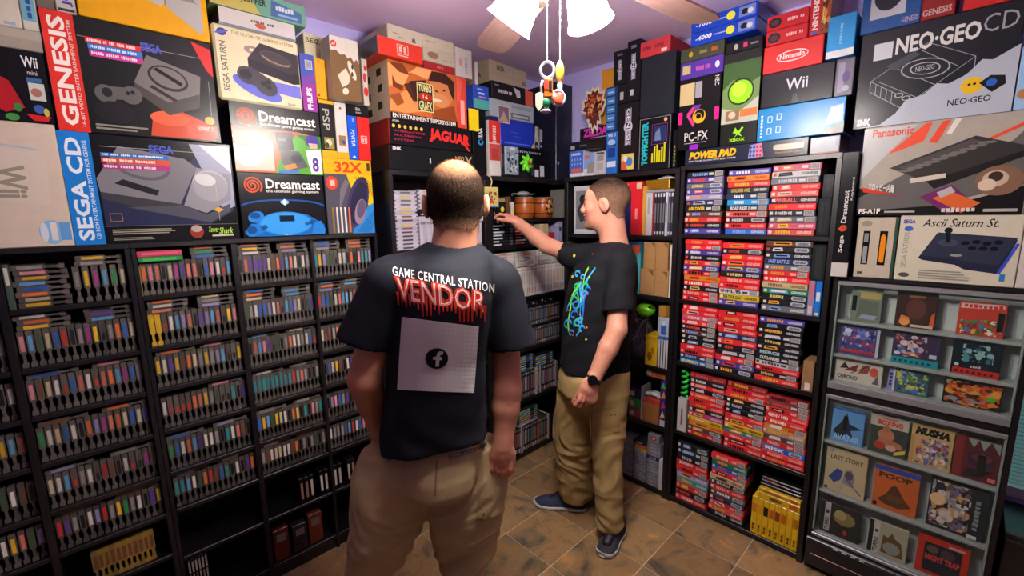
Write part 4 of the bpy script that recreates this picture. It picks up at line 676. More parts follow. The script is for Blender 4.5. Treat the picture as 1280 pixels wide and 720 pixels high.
for q in ([(.1, .49), (.46, .78), (.76, .56), (.4, .22), (.1, .49)], [(.1, .49), (.1, .38), (.4, .1), (.4, .22)], [(.4, .1), (.76, .44), (.76, .56)], [(.25, .6), (.55, .34)], [(.42, .72), (.66, .5)], [(.16, .47), (.42, .26)], [(.14, .45), (.14, .35)], [(.18, .42), (.18, .31)], [(.22, .38), (.22, .28)], [(.26, .35), (.26, .24)]): art.append(('l', q, .0016, W_))
art += [('e', .46, .53, .16, .1, W_, -8), ('e', .46, .53, .15, .092, '#1c1e22', -8), ('e', .46, .53, .1, .06, W_, -8), ('e', .46, .53, .09, .052, '#1c1e22', -8), ('t', 'NEO-GEO', .4, .51, .52, .56, W_), ('p', [(.2, .62), (.38, .72), (.42, .68), (.26, .56)], '#3c4248'), ('e', .31, .3, .03, .025, W_), ('e', .31, .3, .022, .018, '#1c1e22'), ('e', .36, .26, .03, .025, W_), ('e', .36, .26, .022, .018, '#1c1e22')]
B('console_box', 'large black carton with a white line drawing of a console', -.362, .045, 1.9, 2.235, .25, '#191c20', art)
art = [('p', [(0, .4), (.35, .98), (0, .98)], '#b4b6b2'), ('p', [(0, .0), (1, .0), (1, .28), (.6, .1), (0, .32)], '#191817'), ('p', [(0, .2), (.3, .45), (.9, .72), (1, .9), (1, .3), (.5, .1), (0, .05)], '#5c5a56'), ('t', 'Panasonic', .06, .88, .33, .97, '#c8402c', dict(bold=.03)), ('p', [(.17, .68), (.4, .98), (.44, .98), (.4, .8), (.3, .74)], '#d84a2c'), ('p', [(.43, .78), (.5, .98), (.55, .99), (.48, .76)], '#d84a2c'), ('p', [(.53, .85), (.57, .99), (.61, .99), (.56, .84)], '#d8cfc4'), ('p', [(.75, .75), (1.0, .93), (1.0, .89), (.78, .74)], '#d84a2c'),
       ('p', [(.2, .53), (.7, .8), (.98, .66), (.97, .62), (.45, .36)], '#34322f'), ('p', [(.45, .36), (.97, .62), (.97, .56), (.5, .28)], '#211f1e'), ('p', [(.26, .53), (.68, .77), (.74, .74), (.32, .49)], '#4a4744')] + [('p', [(.34 + .05 * i - .02 * j, .475 + .026 * i + .024 * j - .026 * j), (.37 + .05 * i - .02 * j, .49 + .026 * i), (.35 + .05 * i - .02 * j, .505 + .026 * i), (.32 + .05 * i - .02 * j, .492 + .026 * i)], '#6a6660') for i in range(10) for j in range(4)]
art += [('p', [(.34, .40), (.56, .44), (.56, .39), (.35, .35)], '#c2b8a4'), ('t', 'フロッピー内蔵', .07, .27, .25, .36, '#d8d0c4', dict(bold=.03, skew=-.04)), ('p', [(.02, .33), (.3, .22), (.04, .27)], '#c8382a'), ('t', 'FS-A1F', .02, .02, .17, .08, '#dcd6cc', dict(bold=.04)), ('p', [(.42, .2), (.6, .32), (.76, .1), (.6, .01)], '#6a2a5a'), ('p', [(.5, .18), (.6, .25), (.78, .12), (.68, .02)], '#c8602e'), ('p', [(.52, .24), (.6, .3), (.63, .24), (.55, .18)], '#a8a4a0'), ('e', .86, .34, .13, .15, '#7a5c48'), ('e', .84, .36, .07, .08, '#b8a48c'), ('e', .84, .38, .04, .05, '#3a2a22'), ('e', .8, .3, .05, .06, '#c8b49a'), ('r', .2, .03, .4, .05, '#a8a49a'), ('b', 'パソナソニック', .56, .03, .76, .08, '#cfc8bc'), ('r', .8, .03, .98, .06, '#a8a49a')]
B('console_box', 'large grey carton showing a dark keyboard computer and red wedges', -.323, .103, 1.5735, 1.899, .24, '#a19a8c', art, sides=dict(left='#8a8478'))
art = [('t', 'Ascii Saturn St.', .2, .83, .82, .95, '#2a2a2a', dict(shear=.35)), ('t', 'SEGA', .03, .88, .14, .94, '#2f4494', dict(bold=.05)), ('e', .085, .8, .04, .04, '#3a62a8'), ('t', 'SEGA SATURN', .05, .2, .1, .74, '#8f8c80', dict(rot=90)), ('p', [(.2, .36), (.34, .74), (.97, .66), (.96, .6), (.86, .18), (.6, .22), (.52, .28), (.24, .33)], '#24283a'), ('p', [(.22, .40), (.35, .75), (.97, .69), (.86, .3), (.6, .33), (.52, .37)], '#2e3342'), ('p', [(.85, .18), (.97, .62), (.99, .6), (.88, .18)], '#3a4ab0'), ('e', .44, .6, .09, .05, '#3c4252'), ('p', [(.42, .6), (.46, .6), (.45, .76), (.41, .76)], '#17181e'), ('e', .43, .78, .035, .045, '#1a1b22'), ('e', .52, .42, .05, .02, '#8a8c78')]
art += [('e', .58 + .085 * i, .6 + .02 * (i % 2), .034, .03, '#14161c') for i in range(4)] + [('e', .64 + .085 * i, .53, .034, .03, '#14161c') for i in range(3)] + lines(.22, .05, .68, .2, 4, '#8a887c', .1, 6) + [('r', .88, .08, .92, .18, '#2a7ab0'), ('e', .09, .09, .05, .035, '#4a4a44')]
B('console_box', 'white carton showing a black arcade stick, on the display cabinet', -.188, .1155, CZ, 1.5725, .2, '#c3bda6', art)
B('toy_box', 'white window box holding a grey and an orange watch strap', -.311, -.193, CZ, 1.566, .09, '#b3a893', [('r', .16, .22, .34, .78, '#141414'), ('r', .19, .24, .3, .52, '#8a8c8a'), ('r', .19, .6, .3, .74, '#7d807e'), ('r', .58, .22, .78, .78, '#141414'), ('e', .68, .5, .07, .24, '#d8821e'), ('r', .62, .28, .74, .7, '#d8821e'), ('e', .22, .9, .14, .05, '#8d8474'), ('r', .1, .06, .24, .1, '#4a4a3a'), ('r', .93, .0, 1, 1, '#2a4a3a')])
B('keyboard_box', 'tall narrow black box with sideways white lettering and grey foot', -.379, -.326, CZ, 1.815, .22, '#121214', [('t', 'Sega', .3, .2, .62, .34, '#d8d4cc', dict(rot=90)), ('s', .46, .4, .22, .006, '#e05a30', 2.5), ('t', 'Dreamcast', .3, .44, .62, .7, '#d8d4cc', dict(rot=90)), ('t', 'Keyboard', .72, .62, .9, .8, '#b8b4ac', dict(rot=90)), ('r', 0, 0, 1, .115, '#b9b4ac')], P=YB - .03)
B('console_box', 'blue carton with pictured pad, top edge above the line drawing carton', -.37, -.205, 2.236, 2.45, .2, '#24508c', [('r', .15, .2, .75, .9, '#b8bcc0'), ('e', .45, .55, .25, .25, '#2a2c34'), ('t', 'GENESIS', .7, .05, .98, .13, '#b8a0b0')], sides=dict(right='#7a2a2c'))
B('console_box', 'maroon carton with pale lettering, top edge of the photo', -.2035, -.118, 2.236, 2.44, .2, '#8a2622', [('t', 'GENESIS', .05, .06, .9, .16, '#c09a94', dict(bold=.03)), ('e', .5, .5, .3, .2, '#5a1c1a')])
B('console_box', 'bright red carton with green lettering, top edge right', -.1, .09, 2.236, 2.43, .2, '#c02c26', [('b', 'JUNGLE', .1, .2, .7, .4, '#6ab03a', dict(bold=.04, shear=.2))])
B('accessory_box', 'pale blue carton at the right edge beside the line drawing carton', .049, .2, 1.9, 2.09, .2, '#8fb4d4', [('e', .12, .25, .1, .08, '#a8764a')])
B('storage_box', 'white carton at the right edge beside the arcade stick box', .1175, .26, CZ, 1.56, .2, '#bdb7ad')
B('accessory_box', 'grey carton at the right edge under the pale blue one', .105, .25, 1.5735, 1.899, .2, '#6a6860')
# ================================================================== piles of game cases
CC = {'red': '#d3282e', 'dark red': '#8a1f24', 'pink': '#c8566c', 'salmon': '#c8504a', 'orange': '#d8822a', 'yellow': '#d8b828', 'black': '#1a1a1e', 'grey': '#5e646a', 'white': '#c4c4c2', 'purple': '#4a3a8e', 'navy': '#23304e', 'blue': '#1f5cb0',
      'sky blue': '#1f8ac4', 'green': '#1f6a4a', 'teal': '#3f8a86', 'cream': '#c0ae86', 'tan': '#a8805a', 'lilac': '#9a90b4', 'brown': '#5a3a30', 'magenta': '#b83a72'}
GC = {}
def case_mesh(t, W=.178, D=.126, material=PLASTIC, name='game_case'):
    k = (round(t, 4), W, D, material.name)
    if k not in GC:
        m = MB(); m.box(-W / 2, W / 2, 0, D, 0, t); GC[k] = bevel_mesh(m.mesh(name, material), .0016)
    return GC[k]
rg = random.Random(77)
TITLES = {(0, 1, 3): ('GOLDEN AXE', '#b8a25a'), (0, 1, 6): ('ROAD RASH 3', '#d8d4cc'), (0, 0, 6): ('AIR DIVER', '#d8b03a'), (1, 2, 3): ('LAST BATTLE', '#8aa0d8'), (1, 1, 8): ('NHL 95', '#17171a'), (1, 1, 9): ('PGA TOUR GOLF', '#1c3a2a'), (2, 2, 6): ('MERCS', '#9ac0c4'), (2, 2, 7): ('OUTLANDER', '#d8d4cc'),
          (3, 2, 9): ('RISK', '#e8dcd0'), (3, 2, 3): ('GEN / MD', '#e8dcd0'), (4, 0, 3): ('JEOPARDY', '#e8dcd0'), (0, 2, 5): ('PINBALL', '#d86a6a'), (2, 0, 11): ('PAPERBOY', '#d8d83a')}
def spine(W, H, base, key, seed):
    r = random.Random(seed); dark = base in ('black', 'navy', 'brown', 'grey', 'purple', 'green', 'blue'); it = []
    light = {'red': '#e2a49a', 'dark red': '#b87068', 'salmon': '#e8b4a8', 'pink': '#eac0c4', 'orange': '#b8481e', 'yellow': '#5a4a14', 'white': '#4a4a50', 'cream': '#7a5a2a'}.get(base, '#c2c4c6')
    if r.random() < .7: it.append(('r', .03, .28, .1, .75, r.choice(['#e0c8c0', light, '#c84a3a', '#d8d0c8'])))
    if key in TITLES: it.append(('t', TITLES[key][0], .1, .2, .56, .82, TITLES[key][1], dict(bold=.04)))
    else:
        c = r.choice([light, '#d8b03a', '#e2d8c8', '#2a1a1c', light, '#d88a3a'] if not dark else ['#c8b46a', '#d8d8dc', '#c8483c', '#7a9ad0', '#d89a3a', '#b8b8c0'])
        w0 = r.uniform(.14, .2); w1 = r.uniform(.4, .58)
        if r.random() < .55: it.append(('b', 'x' * r.randint(5, 9), w0, .22, w1, .8, c, dict(bold=.05)))
        else: it += [('p', [(w0, .2), (w1, .3), (w1 - .03, .85), (w0 + .02, .75)], c), ('r', w0 + .05, .4, w1 - .06, .62, r.choice(['#2a1a1c', '#e0d4c4', light]))]
    k = r.random()
    if dark and k < .4: it += [('e', .69, .5, .05, .36, '#a8aeb4'), ('e', .9, .5, .05, .36, '#a8aeb4'), ('r', .69, .16, .9, .84, '#a8aeb4'), ('t', 'GENESIS', .68, .3, .91, .7, '#3a3e48', dict(bold=.04))]
    elif k < .72: it.append(('t', 'GENESIS', .64, .3, .95, .72, light, dict(bold=.04)))
    else: it += [('r', .76, .08, .96, .92, '#b4b0ac')] + [('r', .78 + .022 * q, .16, .79 + .022 * q, .84, '#3a3a3a') for q in range(8)] + [('r', .6, .3, .73, .7, light)]
    return it
PILES = [
  [['black', 'purple', 'grey', 'purple', 'lilac', 'navy', 'black', 'brown', 'red', 'black', 'purple'], ['purple', 'orange', 'red', 'black', 'navy', 'sky blue', 'black', 'salmon', 'black', 'red', 'blue'], ['pink', 'white', 'grey', 'red', 'salmon', 'black', 'red', 'black', 'grey', 'pink', 'salmon']],
  [['red', 'red', 'purple', 'black', 'red', 'purple', 'red', 'orange', 'red', 'black', 'red', 'red'], ['red', 'black', 'red', 'red', 'purple', 'black', 'red', 'red', 'white', 'yellow', 'purple'], ['brown', 'black', 'black', 'navy', 'grey', 'red', 'red', 'cream', 'green', 'black', 'black', 'grey']],
  [['red', 'red', 'pink', 'red', 'black', 'brown', 'black', 'black', 'red', 'red', 'navy', 'blue'], ['red', 'red', 'red', 'red', 'navy', 'red', 'black', 'black', 'red', 'purple', 'black'], ['purple', 'black', 'black', 'black', 'black', 'black', 'black', 'black', 'white', 'red', 'black', 'red']],
  [['dark red', 'black', 'red', 'black', 'red', 'red', 'red', 'black', 'magenta', 'yellow', 'orange', 'brown', 'red'], ['dark red', 'red', 'red', 'black', 'black', 'black', 'red', 'red', 'yellow', 'teal', 'red', 'red', 'red'], ['dark red', 'brown', 'red', 'red', 'red', 'orange', 'tan', 'brown', 'red', 'blue', 'red', 'red']],
  [['black', 'black', 'black', 'red', 'red', 'lilac', 'teal', 'red', 'black', 'red'], ['red', 'green', 'blue', 'red', 'cream', 'black', 'red', 'brown', 'navy', 'red', 'salmon', 'black']]]
PILE_U = [[-.923, -.7285, -.5435], [-.916, -.7345, -.5465], [-.914, -.7325, -.5515], [-.854, -.6725, -.5015], [-.908, -.7255]]
PILE_TOP = [[1.789, 1.784, 1.790], [1.462, 1.452, 1.468], [1.130, 1.130, 1.122], [.776, .778, .760], [.372, .378]]
GSH = [1.490, 1.152, .817, .434, .036]
SHN = ['top shelf', 'second shelf', 'third shelf', 'fourth shelf', 'bottom shelf']; PN = ['left', 'middle', 'right']
for s, row in enumerate(PILES):
    for p, cols in enumerate(row):
        n = len(cols); z0 = GSH[s] + .0006; pitch = (PILE_TOP[s][p] - z0) / n
        W = .168 if s == 4 else .177
        for k, c in enumerate(cols):
            zb = z0 + (n - 1 - k) * pitch
            o = new_obj('game_case', case_mesh(pitch - .0008, W), None, (PILE_U[s][p] + rg.uniform(-.0035, .0035), YB + .008 + rg.uniform(0, .008), zb), 0)
            h = Vector(lin(CC[c])) * rg.uniform(.85, 1.12); o.color = (*h, 1)
            tag(o, f'{c} game case, {ORD[k]} from top, {PN[p]} pile, {SHN[s]} of piled cases', 'game case', 'piled game cases')
            print_parts(o, W, pitch, spine(W, pitch, c, (s, p, k), s * 1000 + p * 100 + k), 'spine_print', ox=-W / 2)
# black shells and odd boxes standing at the right of the piles
B('cartridge_shell', 'short black plastic shell upright, top shelf right', -.447, -.408, 1.4905 + .155, 1.74, .1, '#26282b', [('r', .3, .3, .7, .8, '#34373a')], cat='shell', P=YB + .03)
B('cartridge_shell', 'wide black plastic shell under the short one, top shelf', -.452, -.406, 1.4906, 1.6445, .11, '#232528', [('r', .2, .1, .45, .9, '#303336'), ('r', .55, .1, .8, .9, '#2b2e31')], cat='shell', P=YB + .012)
B('cartridge_shell', 'dark grey plastic shell above two upright cases, second shelf', -.4555, -.406, 1.305, 1.455, .11, '#202523', [('r', .25, .06, .75, .94, '#2b312e')], cat='shell', P=YB + .006)
B('game_case', 'lilac and pink upright case, second shelf right end', -.4555, -.432, 1.1526, 1.304, .11, '#8a7a9c', [('r', .15, .55, .85, .95, '#b86a7c'), ('r', .2, .05, .8, .3, '#b4b0b4')], cat='game case')
B('game_case', 'bright blue upright case, second shelf right end', -.43, -.408, 1.1526, 1.304, .11, '#1f6ec2', [('r', .2, .45, .8, .7, '#cfd4d8'), ('r', .2, .05, .8, .12, '#d8c23a')], cat='game case')
B('storage_box', 'narrow brown carton with white barcode, third shelf right end', -.449, -.407, .8176, .955, .11, '#8a6a48', [('r', .3, .06, .75, .3, '#c8c2ba')])
# green curly toy in a clear tube and the white box left of the fourth shelf piles
g = empty('curly_toy', (-.977, YB + .03, .4346)); tag(g, 'green curly toy standing over a white box, fourth shelf left end', 'toy')
m = MB(); m.tube([(.014 * math.cos(k * 1.2), .014 * math.sin(k * 1.2), .19 + k * .0058) for k in range(26)], .0085, n=6); m.build('coil', mat('coil_green', '#1fb43c', rough=.3), g)
m2 = MB(); m2.box(-.024, .024, -.022, .022, 0, .183, lin('#b4b2b0')); m2.build('carton', CARD, g)
m2 = MB(); art_mb(m2, .048, .183, [('r', .4, .2, .6, .7, '#7a4a6a')], y=-.0224, ox=-.024); m2.build('cover_print', INK, g)
# the yellow set on the bottom shelf
ux = -.607
for k in range(8):
    w_ = .0242; B('yellow_game_box', f'yellow upright game box, {ORD[k]} from left, bottom shelf', ux, ux + w_, .0366, .232, .12, '#d8b01e', [('r', .25, .08, .75, .3, '#b8901a')] + ([('r', .1, .58, .9, .82, ['#c2782a', '#d0921e', '#2a2418', '#b8601e', '#8a3f22', '#c2601e', '#d8a21e', '#a8701e'][k])]) + [('b', 'XX', .3, .1, .7, .28, '#5a3f14', dict(rot=90))], group='yellow game boxes on the bottom shelf', cat='game box', P=YB + .01)
    ux += .025
for k, (z0, h, c) in enumerate(((.2326, .034, '#d2a81c'), (.2676, .022, '#c9a01e'))):
    B('yellow_game_box', ('lower' if k == 0 else 'upper') + ' yellow game box lying on the upright yellow ones', -.583, -.409, z0, z0 + h, .11, c, [('e', .42, .5, .16, .24, '#6a4f1c') if k == 0 else ('r', .1, .3, .6, .6, '#8a5a14'), ('r', .75, .2, .95, .8, '#b8601e')], group='yellow game boxes on the bottom shelf', cat='game box', P=YB + .01)
for k in range(3):
    B('disc_case', f'thin black case lying on the yellow boxes, {ORD[2 - k]} from top', -.585 + .004 * k, -.412, .2902 + k * .0172, .3066 + k * .0172, .12, '#141416', [('r', .02, .72, .95, .86, '#9a9a9c'), ('r', .1, .2, .4, .6, '#8a2a28' if k == 2 else '#2a2a2e')], cat='game case', P=YB + .03)

# ================================================================== display cabinet with clear doors
g = empty('display_cabinet', (0, YB, 0)); tag(g, 'black display cabinet with two clear doors and pale shelves', 'cabinet')
CX0, CX1 = -.372, .178
DISP = mat('pale_display_back', '#b4c2ba', rough=.55, noise=.04, nscale=4)
for nm, b in (('side_panel', (CX0, CX0 + .016, 0, .27, 0, 1.333)), ('side_panel', (CX1 - .016, CX1, 0, .27, 0, 1.333)), ('top_board', (CX0 + .0165, CX1 - .0165, .004, .27, 1.318, 1.3335)), ('divider', (CX0 + .0165, CX1 - .0165, .004, .27, .834, .856)), ('base_board', (CX0 + .0165, CX1 - .0165, .004, .27, .02, .1655)), ('back_panel', (CX0 + .017, CX1 - .017, .255, .269, .17, 1.31))): board(nm, *b, SHELF, g)
for nm, z0, z1 in (('upper', .86, 1.314), ('lower', .168, .831)):
    board('display_back', CX0 + .018, CX1 - .018, .075, .08, z0, z1, DISP, g)
    board('rail', CX0 + .017, CX1 - .017, -.004, .006, z1 - .017, z1, GREYM, g)
    board('rail', CX0 + .017, CX1 - .017, -.004, .006, z0, z0 + (.028 if nm == 'upper' else .014), GREYM, g)
    for x in (CX0 + .017, CX1 - .024): board('door_stile', x, x + .007, -.003, .005, z0 + .03, z1 - .0175, mat('clear_edge', '#77857c', rough=.25), g)
    m = MB(); m.box(CX0 + .0245, CX1 - .0245, -.0005, .0015, z0 + .0285, z1 - .018); m.build('door_pane', mat('clear_acrylic', '#5a6a62', rough=.05, alpha=.06), g)
SHZ = dict(a=1.152, b=1.008, c=.892, d=.622, e=.392, f=.186)
for k, z in SHZ.items():
    if k == 'f': board('display_shelf', CX0 + .02, CX1 - .02, .008, .0745, .168, z, mat('pale_shelf_edge', '#8f9890', rough=.4), g); continue
    board('display_shelf', CX0 + .02, CX1 - .02, .008, .0745, z - .012, z, mat('pale_shelf_edge', '#8f9890', rough=.4), g)
def item(label, k, x0, x1, top, col, art, name='game_case', depth=.012):
    a = on_back(x0, 400, YB)[0]
    z0 = SHZ[k] + .0005 + 0 + (.0 if k != 'f' else 0)
    # x measured at the foot of the item
    return B(name, label, x0, x1, z0, top, depth, col, art, P=YB + .03, cat='game case', bev=.001)
# clear boxes / game covers, u positions measured on the cabinet front
item('clear green tinted game case with dark tag, upper left of the display', 'a', -.312, -.214, 1.29, '#6f7a6a', [('r', .3, .68, .95, .86, '#a89a5a'), ('r', .05, .3, .2, .75, '#141414'), ('p', [(.2, .08), (.95, .1), (.9, .6), (.3, .65)], '#5a6a58'), ('p', [(.3, .1), (.8, .08), (.9, .2), (.4, .22)], '#8a9aa8'), ('r', .2, .85, .8, .95, '#8a946a')])
item('dark brown game case with small orange figures, upper middle of the display', 'a', -.172, -.058, 1.287, '#3a2420', [('p', [(.1, .1), (.4, .12), (.35, .3), (.15, .35)], '#c8783a'), ('p', [(.85, .1), (.98, .1), (.96, .5), (.88, .4)], '#c85a2c'), ('e', .5, .55, .25, .3, '#5a3028'), ('r', .3, .86, .7, .92, '#8a5a44'), ('r', .4, .03, .95, .1, '#c8b89a'), ('e', .25, .15, .12, .1, '#d8944a')])
item('red comic style game case with a black tag, upper right of the display', 'a', -.003, .112, 1.272, '#b43a28', [('p', [(.04, .8), (.95, .86), (.95, .98), (.04, .95)], '#c8beb0'), ('b', 'MONSTERS', .1, .83, .92, .95, '#c82a22', dict(bold=.06, shear=.2))] + speckle(3, .06, .05, .95, .5, ['#3a7a3c', '#c8a83a', '#8a2a20', '#d8d0b8', '#4a6a8a'], 26) + [('r', .84, .2, .96, .75, '#101010')])
item('purple and blue game case with red streaks, middle left of the display', 'b', -.334, -.208, 1.128, '#43407c', speckle(5, .06, .1, .9, .95, ['#6a5aa0', '#2a2c58', '#8a3a5a', '#a8b0d0', '#5a7ab8'], 30) + [('r', .04, .1, .9, .2, '#a8322c'), ('r', .93, .02, 1, .98, '#b4bac0'), ('e', .2, .85, .1, .08, '#c8c8dc')])
item('game case with teal stripe along its foot, centre of the display', 'b', -.168, -.035, 1.132, '#3a2c4a', [('r', 0, 0, 1, .22, '#1f8f94')] + speckle(8, .05, .25, .75, .95, ['#8a4a7a', '#c8943a', '#4a6a9a', '#b8a0b0', '#6a2a4a', '#d8c8b8'], 34) + [('e', .12, .34, .07, .05, '#d0d0d4'), ('r', .8, .3, .95, .42, '#b8bcc4')] + [('r', .06 + .12 * i, .07, .12 + .12 * i, .15, '#10484c') for i in range(7)])
item('dark game case with red stripe along its foot, middle right of the display', 'b', -.003, .118, 1.128, '#141c24', [('r', .05, 0, 1, .2, '#b82a24')] + speckle(10, .2, .4, .85, .95, ['#2a6a74', '#4a8a8c', '#1f4450', '#8ab0b0'], 22) + [('b', 'DISC', .4, .24, .62, .31, '#c8ccc8'), ('e', .12, .3, .05, .05, '#c8ccc8')] + [('r', .1 + .12 * i, .06, .16 + .12 * i, .14, '#5a1412') for i in range(7)])
item('white game case with red and black brush lettering, low in the upper door', 'c', -.34, -.186, .99, '#bdb9a8', [('t', 'CHRONO', .06, .12, .5, .3, '#3a3430', dict(bold=.03)), ('p', [(.2, .5), (.5, .85), (.45, .5)], '#7a2c24'), ('p', [(.1, .55), (.2, .85), (.3, .6)], '#3a2a24'), ('p', [(.5, .45), (.6, .85), (.75, .8), (.7, .5)], '#8a4a38'), ('e', .82, .6, .09, .2, '#b8503c'), ('p', [(.8, .1), (.9, .5), (.95, .1)], '#5a5a60'), ('l', [(.35, .4), (.72, .85)], .003, '#3a2a24')])
item('game case with purple spine band and green artwork, low in the upper door', 'c', -.167, -.052, .992, '#3a5a6a', [('r', 0, 0, .12, 1, '#8a84b4'), ('r', .12, 0, .16, 1, '#c8c8d0'), ('b', 'DUAL', .02, .2, .1, .75, '#2f2a6a', dict(rot=90, bold=.05))] + speckle(14, .18, .05, .98, .95, ['#5a8a3a', '#3a6ab0', '#c8c04a', '#2a4a3a', '#6a9ac8', '#a8b85a'], 36))
item('game case with orange dragon artwork, lower right of the upper door', 'c', -.012, .135, .992, '#2c2018', speckle(16, .03, .05, .97, .9, ['#d8762a', '#b8481e', '#d8a03a', '#5a2a1a', '#8a8a90', '#c85a24'], 44, .03, .13) + [('e', .83, .42, .07, .09, '#3fb83a'), ('r', .8, .82, .98, .9, '#a83a2a')])
item('blue game case with a dark winged shape and black tag', 'd', -.331, -.222, .772, '#5a94c8', [('p', [(.05, .3), (.3, .6), (.45, .9), (.55, .6), (.95, .5), (.6, .4), (.75, .1), (.5, .3), (.3, .1)], '#262c3a'), ('t', 'AVATAR', .08, .06, .9, .24, '#9ac0dc', dict(bold=.03)), ('r', .36, .38, .5, .8, '#101014'), ('r', 0, .96, 1, 1, '#2a4a8a')])
item('white topped boxing game case with a bare armed fighter', 'd', -.204, -.088, .787, '#39463a', [('r', 0, .7, 1, 1, '#b4b0a0'), ('t', 'BOXING', .2, .75, .85, .88, '#c23a22', dict(bold=.05)), ('r', .3, .9, .7, .94, '#c86a4a'), ('e', .45, .5, .22, .16, '#b8785a'), ('e', .45, .66, .1, .09, '#a86a4c'), ('p', [(.15, .25), (.35, .45), (.85, .35), (.9, .22), (.5, .18)], '#b07050'), ('e', .3, .22, .16, .1, '#a83a2a'), ('e', .6, .2, .14, .08, '#c8a08a'), ('p', [(.7, .04), (.98, .14), (.98, .24), (.7, .12)], '#d8c83a')])
item('cream game case with jagged dark lettering and a bluish robot', 'd', -.079, .037, .787, '#c2a468', [('t', 'MUSHA', .08, .74, .9, .93, '#1c1a18', dict(bold=.08, shear=.25)), ('r', 0, 0, .1, .7, '#b8945a')] + speckle(19, .15, .05, .92, .7, ['#6a78a8', '#a8a0b8', '#d8d0c0', '#8a4a5a', '#4a4a70', '#c8783a'], 40))
item('dark red game case with clawed silhouette and black tag', 'd', .041, .158, .787, '#5a2024', [('r', 0, 0, .2, 1, '#7a2a28'), ('p', [(.25, .95), (.4, .75), (.5, .95), (.62, .72), (.75, .96), (.95, .7), (.95, .95)], '#8a9a90'), ('e', .6, .5, .3, .2, '#33263a'), ('e', .6, .55, .22, .1, '#6a2a34'), ('r', .52, .28, .7, .62, '#100c0e'), ('r', .78, .05, .94, .14, '#c8706a'), ('p', [(.25, .05), (.6, .1), (.9, .3), (.3, .25)], '#241a22')])
item('cream game case with blue armoured figure artwork', 'e', -.337, -.196, .592, '#c0b388', [('t', 'LAST STORY', .12, .74, .9, .84, '#3a3628'), ('e', .14, .92, .05, .035, '#6a9ac0'), ('p', [(.1, .3), (.3, .55), (.45, .5), (.4, .3), (.25, .2)], '#3a4a8a'), ('p', [(.45, .25), (.5, .55), (.65, .6), (.75, .4), (.7, .2)], '#8a8894'), ('l', [(.55, .35), (.92, .08)], .004, '#4a4a54'), ('e', .6, .45, .1, .1, '#5a5060'), ('p', [(.3, .1), (.5, .25), (.45, .05)], '#b0a898'), ('r', .03, .02, .1, .08, '#1a1a1a')])
item('orange game case with blue top edge and a brown heap', 'e', -.171, -.035, .578, '#c2622a', [('r', 0, .88, 1, 1, '#2f4a9c'), ('t', 'POOP', .1, .72, .85, .85, '#5a3418', dict(bold=.06)), ('p', [(.12, .2), (.3, .35), (.4, .55), (.5, .62), (.6, .5), (.7, .36), (.88, .2), (.6, .1), (.3, .12)], '#5a3a22'), ('e', .5, .3, .2, .08, '#6a4628'), ('r', .03, .03, .12, .12, '#17171a')])
item('dark game case crowded with pale battle artwork, lower right', 'e', -.006, .148, .592, '#2c2c34', speckle(23, .03, .06, .72, .97, ['#b8a890', '#6a5a5a', '#8a8f9a', '#c89a5a', '#4a3a40', '#d0c8b8', '#7a6a8a'], 54, .03, .1) + [('e', .15, .6, .14, .12, '#e0c08a'), ('b', 'LEGENDS', .78, .2, .88, .8, '#7a8a84', dict(rot=90, bold=.03)), ('r', .72, .03, .88, .1, '#c8ccc8')])
item('dark game case with white spine band and tangled wires before it', 'f', -.335, -.196, .336, '#2c2822', [('r', .1, .08, .25, .98, '#b4b4ac'), ('t', 'TURBO', .12, .1, .23, .5, '#2a3a3a', dict(rot=90, bold=.03)), ('e', .17, .68, .05, .06, '#2a3a4a'), ('e', .6, .62, .28, .22, '#8a7a4c'), ('e', .5, .7, .15, .15, '#b0a468'), ('e', .65, .2, .05, .08, '#b83a34')])
item('pale game case with white spine band and brown ragged shape', 'f', -.167, -.045, .33, '#a8a88c', [('r', 0, 0, .12, 1, '#211d1a'), ('r', .12, .0, .28, 1, '#c0c0b4'), ('t', 'TURBO', .14, .05, .26, .5, '#2a3a3a', dict(rot=90, bold=.03)), ('e', .2, .7, .05, .05, '#2a3a4a'), ('p', [(.35, .1), (.38, .65), (.5, .6), (.6, .78), (.68, .64), (.85, .55), (.92, .1)], '#6a5230'), ('e', .62, .3, .22, .18, '#8a9488')])
item('red framed game case with dark lettered picture, bottom of the cabinet', 'f', -.018, .125, .345, '#b8301e', [('r', .14, .1, .86, .86, '#2a2430'), ('t', 'NIGHT TRAP', .17, .4, .84, .56, '#c23a3a', dict(bold=.06)), ('e', .3, .7, .12, .1, '#5a5048'), ('e', .6, .68, .14, .12, '#4a3a44'), ('r', .6, .88, .9, .94, '#c8a09a')])
# black receiver under the lower door
o = empty('media_player', (0, YB - .022, 0)); tag(o, 'low black media player with silver front edge below the display cabinet', 'player')
m = MB(); m.box(-.37, .172, 0, .02, .03, .165); me = m.mesh('body', DARKP); bevel_mesh(me, .003); new_obj('body', me, o)
board('front_edge', -.368, .17, -.0035, -.0005, .15, .164, mat('gun_metal', '#3a3f40', rough=.3, metal=.5), o)
board('trim_strip', -.35, .15, -.003, -.0005, .085, .092, mat('copper_trim', '#5a3f28', rough=.35, metal=.4), o)
for k in range(4): board('button', -.27 + .03 * k, -.255 + .03 * k, -.006, -.0036, .155, .16, WHITEP, o, .0005)
# ================================================================== corner bookcase contents
def Lb(name, label, u0, u1, v0, v1, depth, col, art=None, P=XU - .012, cat='box', **k): return card_box(name, label, cat, 'L', P, u0, u1, v0, v1, depth, col, art, bev=.0015, **k)
ru = random.Random(40)
